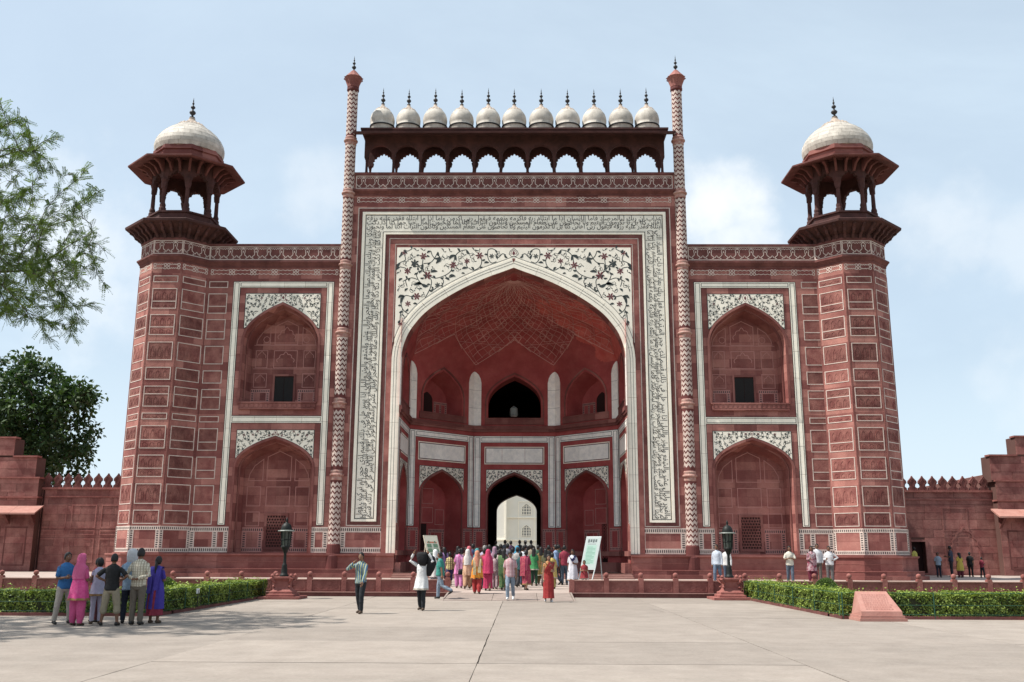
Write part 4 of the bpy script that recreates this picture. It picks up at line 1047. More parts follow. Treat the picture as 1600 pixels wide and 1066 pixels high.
for k in range(-4, 21):
    for j in range(0, 8):
        c = (k * CELL, j / 7.0)
        if (k + j) % 2 or (k * 7 + j * 3) % 5 == 0: continue
        R_ = .42; pts = [(c[0] + R_ * CELL * math.cos(q * PI / 3), c[1] + R_ / 7 * math.sin(q * PI / 3)) for q in range(6)]
        for q in range(6): vline(pts[q], pts[(q + 1) % 6], .02); vline(pts[q], c, .016)
for a in range(-2, 19):      # outlines of the plain lunettes below
    pass
for f in range(0, 9):
    aa = f * PI / 8
    for s2 in (-1, 1): vline((aa + 1e-4, start(aa) + .012), (aa + s2 * PI / 8, start(aa + s2 * PI / 8) + .012), .03)
mb.build('net_ribs', inlay_vault, va, kind='stuff')

# the dark hall and the way through
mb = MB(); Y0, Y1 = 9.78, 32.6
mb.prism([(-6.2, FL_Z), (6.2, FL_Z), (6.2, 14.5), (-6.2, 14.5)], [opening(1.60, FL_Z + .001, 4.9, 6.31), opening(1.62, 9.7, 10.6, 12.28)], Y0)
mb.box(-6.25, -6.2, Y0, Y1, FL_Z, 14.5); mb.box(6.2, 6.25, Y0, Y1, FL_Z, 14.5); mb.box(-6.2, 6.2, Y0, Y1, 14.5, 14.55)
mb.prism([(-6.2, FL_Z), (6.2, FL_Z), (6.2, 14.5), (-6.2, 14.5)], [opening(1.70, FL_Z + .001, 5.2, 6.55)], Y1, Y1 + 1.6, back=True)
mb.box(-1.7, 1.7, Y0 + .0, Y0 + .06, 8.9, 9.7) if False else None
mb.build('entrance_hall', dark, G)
# lamp seen in the upper opening
mb = MB(); mb.lathe([(.02, 0), (.22, .02), (.26, .1), (.24, .5), (.1, .6), (.02, .66)], 8, (-.05, 9.3, 9.95)); mb.build('hanging_lamp', mat('lamp_glass', (.25, .28, .26), .3), G)
# ================================================================== ground
def ground_z(x, y):
    if y < -14.4: return 0.
    if y < -11.4: return .16 * (y + 14.4) / 3
    if y < -2.2: return .16 + (.45 - .16) * (y + 11.4) / 9.2
    return TERR
earth = mat('earth', (.24, .19, .14), .95, (.17, .15, .09), stain=.2, sscale=.1)
paving = mat('plaza_paving', (.262, .226, .195), .92, (.228, .194, .166), stain=.13, sscale=.8, grain=.14, gscale=16, objvar=.085, bump=.25, bscale=60)  # the plaza slabs' own colour, varied only by random blotches and grain
joint = mat('paving_joint', (.15, .13, .115), .95, stain=.3)
terr_m = mat('terrace_paving', (.36, .295, .26), .9, (.30, .24, .21), blocks=(1.1, .8, 1), bvar=.07, stain=.16, sscale=.6, grain=.08, mortar=.3)
mb = MB(); mb.add([(-1500, -1500, -.08), (1500, -1500, -.08), (1500, 1500, -.08), (-1500, 1500, -.08)], [(0, 1, 2, 3)]); mb.build('ground', earth, kind='structure')
mb = MB(); mb.add([(-45, -62, -.03), (45, -62, -.03), (45, -11.2, -.03), (-45, -11.2, -.03)], [(0, 1, 2, 3)]); plaza = mb.build('plaza', joint, kind='structure')
rs = random.Random(3)
xs = [-.19 + 5.0 * k for k in range(-7, 8)]; ys = [-11.4, -15.9, -19.65, -23.4, -27.1, -30.85, -34.6, -38.4, -42.2, -46, -50, -54, -58]
for i in range(len(xs) - 1):
    for j in range(len(ys) - 1):
        mb = MB(); g = .009; x0, x1, y1, y0 = xs[i] + g * rs.uniform(.4, 1.3), xs[i + 1] - g, ys[j] - g * .5, ys[j + 1] + g * .5
        h = rs.uniform(-.004, .004); n = 9
        top = []
        # slightly ragged edges, as poured slabs have
        for (ax, ay), (bx, by) in (((x0, y0), (x1, y0)), ((x1, y0), (x1, y1)), ((x1, y1), (x0, y1)), ((x0, y1), (x0, y0))):
            for k in range(n):
                f = k / n; top.append((ax + (bx - ax) * f + rs.uniform(-.006, .006), ay + (by - ay) * f + rs.uniform(-.006, .006)))
        N_ = len(top)
        mb.add([(x, y, h) for x, y in top] + [(x, y, -.04) for x, y in top], [tuple(range(N_))] + [(k, N_ + k, N_ + (k + 1) % N_, (k + 1) % N_) for k in range(N_)])
        mb.build('paving_slab', paving, plaza)
# hairline cracks wandering over the slabs
crack_m = mat('paving_crack', (.19, .163, .142), .95)
for pts in (((3.2, -22.6), (4.6, -20.9), (4.4, -18.2)),):
    mb = MB(); q_ = []
    for (ax, ay), (bx, by) in zip(pts, pts[1:]):
        for k in range(7): f = k / 7; q_.append((ax + (bx - ax) * f + rs.uniform(-.05, .05), ay + (by - ay) * f + rs.uniform(-.05, .05)))
    n = len(q_); vs = []
    for i, (x, y) in enumerate(q_):
        w = .004 + .007 * math.sin(PI * i / n) * rs.uniform(.5, 1); vs += [(x - w, y, .0075), (x + w, y, .0075)]
    mb.add(vs, [(2 * i, 2 * i + 1, 2 * i + 3, 2 * i + 2) for i in range(n - 1)]); mb.build('crack', crack_m, plaza)
# terrace: rises gently from the railing to the plinth
mb = MB(); X = 60
mb.add([(-X, -11.35, .16), (X, -11.35, .16), (X, -2.2, TERR), (-X, -2.2, TERR), (X, 60, TERR), (-X, 60, TERR)], [(0, 1, 2, 3), (3, 2, 4, 5)])
mb.build('terrace', terr_m, kind='structure')
# entrance ramp
RAMP = []
ramp_m = mat('ramp_stone', (.255, .205, .18), .9, (.21, .168, .146), stain=.15, sscale=1.2, grain=.1)
mb = MB()
for k, (u0, u1) in enumerate(((-2.32, -.61), (-.595, 1.03), (1.045, 2.32))):
    for v0, v1 in ((-14.45, -13.49), (-13.475, -12.49), (-12.475, -11.36)):
        z = lambda y: max(.006, .16 * (y + 14.45) / 3.1) + .004
        mb = MB(); mb.add([(u0, v0, z(v0)), (u1, v0, z(v0)), (u1, v1, z(v1)), (u0, v1, z(v1)), (u0, v0, -.02), (u1, v0, -.02), (u1, v1, -.02), (u0, v1, -.02)], [(0, 1, 2, 3), (0, 4, 5, 1), (1, 5, 6, 2), (3, 7, 4, 0)]); RAMP.append(mb)
mb = MB()
for u in (-2.40, 2.34): mb.box(u, u + .06, -14.45, -11.4, -.02, .04) if False else mb.add([(u, -14.5, .0), (u + .06, -14.5, .0), (u + .06, -11.4, .19), (u, -11.4, .19), (u, -14.5, -.03), (u + .06, -14.5, -.03), (u + .06, -11.4, -.03), (u, -11.4, -.03)], [(0, 1, 2, 3), (0, 4, 5, 1), (1, 5, 6, 2), (3, 7, 4, 0)])
rp_o = mb.build('entrance_ramp', ramp_m, kind='structure')
for q_ in RAMP: q_.build('ramp_slab', ramp_m, rp_o)
# lawns behind the hedges
lawn_m = mat('lawn', (.07, .12, .03), .95, (.10, .15, .045), stain=.2, sscale=1.5, grain=.3, gscale=30)
for s2 in (-1, 1):
    a, b = sorted((s2 * 9.9, s2 * 34)); mb = MB(); mb.box(a, b, -22.9, -12.2, -.02, .05); mb.build('lawn', lawn_m, kind='structure')

# ================================================================== low railings
cop = mat('railing_coping', (.34, .185, .155), .85, (.39, .23, .195), stain=.12, grain=.1, bump=.3)
pm_ = MB(); pm_.box(-.10, .10, -.10, .10, .0, .52); pm_.box(-.085, .085, -.085, .085, .52, .56); pm_.lathe([(.045, .56), (.055, .575), (.09, .615), (.102, .665), (.09, .715), (.05, .745), (.015, .76)], 12); pme = pm_.mesh('post', stone_rail)
for s2, lab in ((-1, 'low red sandstone railing with ball-topped posts running west of the entrance ramp'), (1, 'low red sandstone railing with ball-topped posts running east of the entrance ramp')):
    n = 20; xe = [s2 * (2.42 + 1.35 * k) for k in range(n + 1)]; R = thing('stone_railing', lab.replace('west', 'left').replace('east', 'right'), 'railing', (s2 * 16, -11.2, 0))
    mb = MB(); a, b = sorted((xe[0], xe[-1])); mb.box(a, b, -11.42, -11.02, -.03, .15); mb.box(a, b, -11.45, -11.0, .15, .185); mb.build('kerb', stone_dark, R)
    mb = MB(); mb.box(a - .0, b, -11.455, -11.452, .152, .183); mb.build('kerb_edge', cop, R)
    for k in range(n):
        a, b = sorted((xe[k], xe[k + 1])); a += .1; b -= .1; mb = MB()
        mb.box(a, b, -11.26, -11.14, .185, .62)
        c = (a + b) / 2
        mb.rect(a + .05, b - .05, .22, .58, .03, -11.275, -11.26)
        mb.ribbon([(a + .12, .40), (c - .28, .53), (c - .12, .40), (c, .54), (c + .12, .40), (c + .28, .53), (b - .12, .40), (c + .28, .27), (c + .12, .40), (c, .26), (c - .12, .40), (c - .28, .27)], .022, -11.27, -11.26, True)
        mb.build('railing_panel', stone_rail, R)
        mb = MB(); mb.box(a, b, -11.30, -11.10, .62, .655); mb.build('coping', cop, R)
    for k in range(0 if s2 < 0 else 0, n + 1):
        if k == 0 and s2 > 0: 
            mb = MB(); mb.box(xe[0] - .1, xe[0] + .1, -11.3, -11.1, .185, .66); mb.build('end_pier', stone_rail, R); continue
        put('post', pme, R, loc=(xe[k], -11.2, .185))

# ================================================================== side walls
def ashlar(parent, u0, u1, z0, z1, y, holes, seed):
    r_ = random.Random(seed); z = z0
    while z < z1 - .05:
        h = min(r_.choice((.42, .52, .52, .6)), z1 - z)
        if z1 - z - h < .2: h = z1 - z
        u = u0; first = r_.uniform(.5, 1.4)
        while u < u1 - .01:
            l = min(first if u == u0 else r_.uniform(.9, 1.7), u1 - u)
            if u1 - u - l < .35: l = u1 - u
            segs = [(u, u + l)]
            for ho in holes:
                ha, hb, ht = min(p[0] for p in ho), max(p[0] for p in ho), max(p[1] for p in ho)
                if z < ht - .05: segs = [q for a, b in segs for q in ((a, min(b, ha)), (max(a, hb), b)) if q[1] - q[0] > .05]
            for a, b in segs:
                mb = MB(); mb.box(a + .006, b - .006, y - r_.uniform(.0, .014), y + .03, z + .006, z + h - .006); mb.build('stone_block', stone_wall, parent)
            u += l
        z += h
def merlon_mesh():
    mb = MB(); o = []
    hw = .275
    o = [(-hw, 0), (hw, 0), (hw * .95, .16), (hw * .55, .26), (hw * .62, .40), (hw * .98, .52), (hw * .92, .66), (hw * .55, .78), (hw * .2, .90), (0, 1.02), (-hw * .2, .90), (-hw * .55, .78), (-hw * .92, .66), (-hw * .98, .52), (-hw * .62, .40), (-hw * .55, .26), (-hw * .95, .16)]
    mb.prism(o, d0=-.09, d1=.09, back=True); mb.ribbon([(0, .2), (.1, .42), (.16, .55), (0, .82), (-.16, .55), (-.1, .42)], .03, -.11, -.09, True)
    mb.v = [(x, y, z * .9) for x, y, z in mb.v]
    return mb.mesh('merlon', stone_dark)
mme = merlon_mesh()
for s2 in (-1, 1):
    X0 = TCX[s2] + s2 * 1.0; X1 = s2 * 30.3; WY = 12.0
    a, b = sorted((X0, X1))
    R = thing('boundary_wall', 'long red sandstone wall with pointed battlements adjoining the %s corner tower' % ('left' if s2 < 0 else 'right'), 'wall', (s2 * 25, WY, TERR))
    mb = MB(); mb.frame()
    outer = [(a, TERR - .1), (b, TERR - .1), (b, 5.6), (a, 5.6)]
    holes = [[(24.86, TERR - .05), (25.72, TERR - .05), (25.72, 2.48), (24.86, 2.48)]] if s2 > 0 else []
    mb.prism(outer, holes, WY + .02, WY + .6); wf = mb.build('wall_face', mortar_m, R)
    ashlar(wf, a, b, TERR, 5.6, WY, holes, 31 + s2)
    mb = MB(); mb.box(a, b, WY - .12, WY, 5.56, 5.68); mb.box(a, b, WY - .05, WY, 5.05, 5.16); mb.box(a, b, WY - .02, WY + .3, 5.6, 5.70)
    mb.build('string_course', stone_rail, R)
    mb = MB()
    rp = random.Random(5 + s2)
    for k in range(int((b - a) / 1.9)):
        u = a + .2 + k * 1.9
        if s2 > 0 and u < 26.2: continue
        for z0, z1 in ((1.0, 2.5), (2.7, 3.0), (3.15, 4.6)): mb.rect(u, u + 1.6, z0, z1, .07, WY - .03, WY)
    if s2 > 0:
        mb.ribbon(cusped(.95, .6, 1.75, 3.4, 7, 28.2, .1), .09, WY - .04, WY); mb.rect(24.72, 25.86, TERR, 2.62, .13, WY - .05, WY)
    mb.build('relief_panels', stone_wall, R)
    n = int((b - a) / .645)
    for k in range(n): put('merlon', mme, R, loc=(a + .33 + k * .645, WY + .12, 5.68))
    if s2 < 0:
        mb = MB(); mb.tube([(-30.05, WY - .1, 5.5), (-30.05, WY - .1, TERR)], .045, 6); mb.build('drainpipe', dark, R)
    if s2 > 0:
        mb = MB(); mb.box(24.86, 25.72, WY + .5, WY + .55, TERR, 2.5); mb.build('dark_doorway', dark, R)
    mb = MB(); mb.box(a, b, WY + 1.2, WY + 1.5, TERR, 5.75); mb.build('rear_wall', stone_wall, R)
    # stepped end blocks with a sloping stone awning
    B = thing('stepped_block', 'stepped sandstone end block with a sloping pink stone awning at the %s edge' % ('left' if s2 < 0 else 'right'), 'wall block', (s2 * 33, WY, TERR))
    e0, e1, e2, e3 = s2 * 30.2, s2 * (32.0 if s2 < 0 else 31.7), s2 * 40, s2 * (30.5 if s2 < 0 else 30.0)
    mb = MB()
    for (p, q_, y0, z0, z1) in ((e0 - s2 * .0, e2, 11.4, TERR - .1, 6.2), (e3, e2, 11.45, 6.2, 7.55 if s2 < 0 else 7.8), (e1, e2, 11.4, 7.6 if s2 < 0 else 7.8, 8.75 if s2 < 0 else 9.0)):
        u0, u1 = sorted((p, q_)); mb.box(u0, u1, y0, y0 + 1.15, z0, z1)
    wf = mb.build('wall_face', mortar_m, B)
    for (p, q_, y0, z0, z1) in ((e0, e2, 11.38, TERR, 6.2), (e3, e2, 11.43, 6.3, 7.55 if s2 < 0 else 7.8), (e1, e2, 11.38, 7.66 if s2 < 0 else 7.9, 8.75 if s2 < 0 else 9.0)):
        u0, u1 = sorted((p, q_)); ashlar(wf, u0, u1, z0, z1, y0, [], 77 + s2 + int(z0))
    mb = MB()
    for (p, q_, z) in ((e0, e2, 4.98), (e0, e2, 6.2), (e3, e1, 7.55 if s2 < 0 else 7.8), (e1, e2, 8.75 if s2 < 0 else 9.0)):
        u0, u1 = sorted((p - s2 * .08, q_)); mb.box(u0, u1, 11.28, 11.9, z, z + .1)
    mb.build('string_course', stone_rail, B)
    mb = MB(); q0 = s2 * 29.75
    for k in range(6):
        u0, u1 = sorted((q0 + s2 * k * 1.6, q0 + s2 * (k * 1.6 + 1.585)))
        mb.add([(u0, 11.42, 4.52), (u1, 11.42, 4.52), (u1, 10.35, 4.02), (u0, 10.35, 4.02), (u0, 11.42, 4.42), (u1, 11.42, 4.42), (u1, 10.35, 3.92), (u0, 10.35, 3.92)], [(3, 2, 1, 0), (3, 7, 6, 2), (4, 5, 6, 7), (0, 4, 7, 3), (1, 2, 6, 5)])
    mb.build('awning', stone_pink, B)
    mb = MB()
    for k in range(6):
        u = q0 + s2 * (.5 + k * 1.6); mb.add([(u - .08, 11.4, 4.3), (u + .08, 11.4, 4.3), (u + .08, 11.4, 3.3), (u - .08, 11.4, 3.3), (u - .08, 10.6, 4.0), (u + .08, 10.6, 4.0)], [(0, 1, 2, 3), (3, 2, 5, 4), (0, 3, 4), (1, 5, 2)])
    for k in range(5):
        u0 = e0 + s2 * (.4 + 1.7 * k); u0, u1 = sorted((u0, u0 + s2 * 1.4)); mb.rect(u0, u1, .8, 3.2, .08, 11.36, 11.4)
    mb.build('bracket', stone_dark, B)
# pale wall further back, seen over the right-hand battlements
mb = MB(); mb.prism([(27.0, 6.0), (40, 8.6), (40, TERR), (27.0, TERR)], d0=21, d1=21.6); o = mb.build('rear_wall', stone_pink, None); o['label'] = 'pale sandstone wall sloping up behind the battlements near the right edge'; o['category'] = 'wall'
# short stretch of parapet standing on the terrace
R = thing('terrace_parapet', 'short pale sandstone parapet with a small post on the terrace near the right edge', 'parapet', (31, 7, TERR))
mb = MB(); mb.box(29.9, 34, 7.0, 7.2, TERR, 1.25); mb.build('railing_panel', stone_pink, R)
mb = MB(); mb.box(29.8, 29.95, 6.95, 7.25, TERR, 1.4); mb.lathe([(.03, 0), (.09, .05), (.09, .12), (.02, .2)], 8, (29.875, 7.1, 1.4)); mb.build('post', stone_rail, R)

# ================================================================== the white tomb far behind
T = thing('white_marble_tomb', 'pale white marble building with arched windows seen far through the doorway', 'mausoleum', (0, 250, TERR))
K = 300 / 1506.8      # metres in one of the photograph's pixels out there
mb = MB(); mb.box(-60, -4.7, 247, 262, 0, 46); mb.box(-4.7, 60, 250, 262, 0, 46); T1 = mb.build('wall', marble_far, T)
mb = MB(); mb.box(-4.7, 60, 249.6, 250, 12.4, 12.75); mb.box(-4.7, 60, 249.6, 250, 5.6, 6.0); mb.box(-4.9, -4.4, 246.8, 250, 0, 46); mb.box(-60, -4.7, 246.7, 247, 5.6, 6.0)
for u in (-.7, 4.1): mb.box(u - .12, u + .12, 249.75, 250, 0, 17.5)
mb.box(-.7, 4.1, 249.75, 250, 17.3, 17.5)
mb.build('string_course', marble_strip, T)
for wz in (6.9, 13.3):
    mb = MB(); c = 1.7
    mb.ribbon([(c + 1.45, wz)] + arch_pts(1.45, wz + 1.9, wz + 3.5, c) + [(c - 1.45, wz)], .3, 249.7, 250)
    w = mb.build('window', marble_strip, T)
    mb = MB(); mb.prism(opening(1.3, wz, wz + 1.9, wz + 3.3, c), d0=249.9); mb.build('pane', mat('grey_lattice', (.22, .215, .205), .8), w)  # flat grey pane behind the lattice bars
    mb = MB()
    for k in range(-1, 2): mb.box(c + k * .8 - .12, c + k * .8 + .12, 249.78, 249.9, wz, wz + (3.1 - .5 * abs(k)))
    for k in range(4): mb.box(c - 1.3, c + 1.3, 249.79, 249.9, wz + .1 + k * .85, wz + .3 + k * .85)
    mb.build('lattice', marble_strip, w)

# ================================================================== lamp posts
lampm = mat('lamp_metal', (.010, .0115, .0105), .55, spec=.25, grain=.1, objvar=.1); lamp_gl = mat('lamp_glass_panes', (.045, .055, .048), .2, spec=.5)
lamp_hi = mat('lamp_brim_paint', (.16, .175, .16), .4)
def lamp(x, y, lab):
    L = thing('lamp_post', lab, 'street lamp', (x, y, 0), group='lamp posts flanking the entrance')
    mb = MB(); mb.box(-.74, .74, -.74, .74, 0, .09); mb.build('base_slab', stone_rail, L, world=False)
    mb = MB(); mb.lathe([(.50, .09), (.50, .17), (.42, .19), (.42, .27), (.34, .30), (.29, .36), (.26, .42), (.26, .62), (.29, .68), (.34, .70), (.36, .74), (.36, .78), (.10, .79)], 4, flat=4)
    for sx in (-1, 1):
        for sy in (-1, 1):
            mb.tube([(sx * .24, sy * .24, .36), (sx * .30, sy * .30, .45), (sx * .23, sy * .23, .56), (sx * .33, sy * .33, .66), (sx * .38, sy * .38, .76)], [.05, .055, .04, .055, .06], 8)
            mb.lathe([(.02, .78), (.06, .80), (.07, .84), (.04, .88), (.01, .9)], 8, (sx * .34, sy * .34, 0))
    mb.build('pedestal', stone_rail, L, world=False)
    mb = MB(); mb.lathe([(.16, .78), (.17, .84), (.13, .88), (.11, .95), (.115, 1.05), (.09, 1.15), (.10, 1.19), (.07, 1.24), (.058, 1.3), (.05, 1.6), (.06, 1.63), (.08, 1.68), (.11, 1.75), (.15, 1.82), (.16, 1.88)], 14); mb.build('pole', lampm, L, smooth=True, world=False)
    mb = MB(); mb.lathe([(.15, 1.86), (.19, 2.42)], 12); la = mb.build('lantern_glass', lamp_gl, L, world=False)
    mb = MB()
    for k in range(8):
        a = 2 * PI * k / 8; mb.tube([(.155 * math.cos(a), .155 * math.sin(a), 1.86), (.20 * math.cos(a), .20 * math.sin(a), 2.42)], .016, 5)
    mb.lathe([(.17, 1.84), (.175, 1.88), (.165, 1.9)], 16); mb.lathe([(.17, 2.10), (.182, 2.11), (.182, 2.13), (.17, 2.14)], 16); mb.build('lantern_frame', lampm, la, world=False)
    mb = MB(); mb.lathe([(.17, 2.42), (.305, 2.42), (.315, 2.435), (.30, 2.455), (.20, 2.475)], 24); mb.build('lantern_brim', lamp_hi, L, world=False)
    mb = MB(); mb.lathe([(.20, 2.465), (.20, 2.50), (.19, 2.58), (.155, 2.66), (.10, 2.715), (.045, 2.74), (.035, 2.78), (.05, 2.82), (.03, 2.87), (.006, 2.95)], 24); mb.build('lantern_cap', lampm, L, smooth=True, world=False)
lamp(-8.28, -13.55, 'dark green lantern on a sandstone pedestal at the inner end of the left hedge')
lamp(8.30, -12.5, 'dark green lantern on a sandstone pedestal beside the inner end of the right hedge')

# ================================================================== notice boards
def board(x, y, rz, lab, kind):
    z = ground_z(x, y); B = thing('notice_board', lab, 'notice board', (x, y, z), rz)
    tl = math.radians(24); W_, H_ = .74, 1.58; zb = .66
    def pt(u, v, d=0): return (u, v * math.sin(tl) - d * math.cos(tl), zb + v * math.cos(tl) + d * -math.sin(tl) * 0)
    def quad(mb, u0, u1, v0, v1, d, m): mb.add([pt(u0, v0, d), pt(u1, v0, d), pt(u1, v1, d), pt(u0, v1, d)], [(0, 1, 2, 3)], m)
    frame = mat('board_frame', (.50, .45, .36), .6) if kind == 'map' else mat('board_frame_grey', (.40, .43, .43), .5)
    mb = MB(); mb.add([pt(a * W_ / 2, v, d) for d in (0, -.05) for v in (0, H_) for a in (-1, 1)], [(0, 1, 3, 2), (4, 6, 7, 5), (0, 4, 5, 1), (2, 3, 7, 6), (0, 2, 6, 4), (1, 5, 7, 3)]); mb.build('panel', frame, B, world=False)
    mb = MB(); rr = random.Random(4)
    if kind == 'map':
        ms = [mat('map_paper', (.56, .53, .43), .7), mat('map_green', (.12, .20, .13), .7), mat('map_red', (.42, .16, .10), .7), mat('map_pale', (.40, .44, .36), .7)]
        quad(mb, -.33, .33, .05, 1.53, .006, 0)
        for a in (-1, 1):
            for v in (.30, .52, .76, .98): quad(mb, a * .05 if a > 0 else -.29, .29 if a > 0 else -.05, v, v + .18, .010, 1)
        quad(mb, -.03, .03, .25, 1.2, .011, 3); quad(mb, -.30, .30, .705, .745, .012, 3); quad(mb, -.26, .26, 1.2, 1.27, .010, 2); quad(mb, -.3, .3, .12, .2, .010, 2)
        quad(mb, -.2, -.12, 1.2, 1.3, .011, 1); quad(mb, .12, .2, 1.2, 1.3, .011, 1)
    else:
        ms = [mat('sign_white', (.30, .345, .335), .7), mat('sign_green', (.12, .23, .18), .7), mat('sign_dark', (.05, .07, .07), .6), mat('sign_pale_green', (.235, .35, .30), .7)]
        quad(mb, -.345, .345, .04, 1.54, .006, 0); quad(mb, -.26, .24, .26, 1.16, .008, 3)
        for k in range(13):
            l = rr.uniform(.2, .24); quad(mb, -l, l - .02 if k % 3 else l - .14, .27 + k * .065, .30 + k * .065, .010, 1)
        for k in range(4): quad(mb, -.24 + k * .12, -.15 + k * .12, 1.28 + .02 * (k % 2), 1.44, .010, 2)
        quad(mb, -.22, .2, 1.2, 1.22, .010, 2); quad(mb, -.34, -.26, .1, .16, .010, 2)
    mb.build('printed_sheet', ms, B, world=False)
    for a in (-1, 1):
        mb = MB(); mb.tube([pt(a * W_ * .46, .3, -.07), (a * W_ * .46, -.35, 0)], .028, 6); mb.tube([pt(a * W_ * .46, 1.1, -.07), (a * W_ * .46, .75, 0)], .022, 6); mb.build('leg', frame, B, world=False)
board(-3.36, -5.2, math.radians(38), 'tilted cream map board with a green plan standing left of the entrance crowd', 'map')
board(3.36, -6.4, math.radians(-32), 'tilted white notice board with green lines of print standing right of the entrance crowd', 'text')

# ================================================================== sloping marker stones by the right hedge
def marker(x, y, lab):
    B = thing('marker_stone', lab, 'marker stone', (x, y, 0))
    mb = MB(); mb.box(-.60, .60, -.52, .45, 0, .07); mb.box(-.56, .56, -.47, .42, .07, .14); mb.build('base', stone_pink, B, world=False)
    mb = MB(); mb.add([(-.52, -.42, .14), (.52, -.42, .14), (.52, .36, .14), (-.52, .36, .14), (-.52, -.40, .24), (.52, -.40, .24), (.40, .28, .71), (-.40, .28, .71), (.40, .34, .71), (-.40, .34, .71)], [(0, 1, 5, 4), (4, 5, 6, 7), (7, 6, 8, 9), (1, 2, 8, 6, 5), (0, 4, 7, 9, 3), (3, 9, 8, 2)]); mb.build('slab', stone_pink, B, world=False)
    mb = MB(); ink = mat('cut_letters', (.24, .105, .085), .9); rr = random.Random(9)
    def sl(u, v): return (u * (.46 - .1 * v), -.40 + .68 * v - .003, .24 + .47 * v + .004)
    for k in range(8):
        v = .10 + k * .1; u = -.82
        while u < .75:
            w = rr.uniform(.05, .16); mb.add([sl(u, v), sl(u + w, v), sl(u + w, v + .028), sl(u, v + .028)], [(0, 1, 2, 3)]); u += w + rr.uniform(.03, .07)
    mb.build('inscription', ink, B, world=False, kind='stuff')
marker(9.66, -24.0, 'pink sandstone marker stone with a sloping inscribed face at the right hedge corner')
marker(14.35, -24.0, 'pink sloping sandstone marker stone cut off by the right picture edge')
# ================================================================== plants
def leaf_mat(name, c1, c2, trans=.35, var=.35, nscale=1.2):
    m = bpy.data.materials.new(name); m.use_nodes = True; nt = m.node_tree; N = nt.nodes.new; L = nt.links.new
    b = nt.nodes['Principled BSDF']; b.inputs['Roughness'].default_value = .55; b.inputs['Specular IOR Level'].default_value = .35
    at = N('ShaderNodeAttribute'); at.attribute_name = 'tint'
    mx = N('ShaderNodeMix'); mx.data_type = 'RGBA'; mx.inputs['A'].default_value = (*c1, 1); mx.inputs['B'].default_value = (*c2, 1); L(at.outputs['Fac'], mx.inputs['Factor'])
    L(mx.outputs['Result'], b.inputs['Base Color'])
    tr = N('ShaderNodeBsdfTranslucent'); hs = N('ShaderNodeMix'); hs.data_type = 'RGBA'; hs.blend_type = 'MULTIPLY'; hs.inputs['Factor'].default_value = 1; L(mx.outputs['Result'], hs.inputs['A']); hs.inputs['B'].default_value = (1.1, 1.25, .6, 1)
    L(hs.outputs['Result'], tr.inputs['Color'])
    ms = N('ShaderNodeMixShader'); ms.inputs[0].default_value = trans; L(b.outputs[0], ms.inputs[1]); L(tr.outputs[0], ms.inputs[2])
    L(ms.outputs[0], nt.nodes['Material Output'].inputs['Surface']); return m
def leaf_cloud(name, C, A, U, size, aspect, tint, m, fold=.25):
    """C centres (n,3); A long axis; U rough normal; size (n,); one folded leaf of four points each"""
    n = len(C); A = A / np.linalg.norm(A, axis=1, keepdims=True); B = np.cross(A, U); B /= np.maximum(1e-6, np.linalg.norm(B, axis=1, keepdims=True)); Nn = np.cross(B, A)
    s = size[:, None]; v = np.empty((n, 4, 3))
    v[:, 0] = C - A * s * .5; v[:, 2] = C + A * s * .5; v[:, 1] = C + B * s * .5 * aspect + Nn * s * fold * .25; v[:, 3] = C - B * s * .5 * aspect + Nn * s * fold * .25
    me = bpy.data.meshes.new(name); me.vertices.add(4 * n); me.vertices.foreach_set('co', v.reshape(-1).astype(np.float32))
    me.loops.add(4 * n); me.loops.foreach_set('vertex_index', np.arange(4 * n, dtype=np.int32)); me.polygons.add(n); me.polygons.foreach_set('loop_start', np.arange(0, 4 * n, 4, dtype=np.int32))
    me.update(calc_edges=True); me.materials.append(m)
    a = me.attributes.new('tint', 'FLOAT', 'POINT'); a.data.foreach_set('value', np.repeat(tint, 4).astype(np.float32))
    return me
rg = np.random.default_rng(11)
def rdir(n):
    v = rg.normal(size=(n, 3)); return v / np.linalg.norm(v, axis=1, keepdims=True)
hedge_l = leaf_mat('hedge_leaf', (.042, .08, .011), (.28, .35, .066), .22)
wood = mat('bark', (.085, .062, .048), .95, (.05, .038, .03), stain=.3, sscale=3, grain=.2, bump=.8, bscale=12)
twig = mat('hedge_twigs', (.03, .032, .015), .95)
net_m = mat('green_fence_paint', (.02, .07, .045), .7)
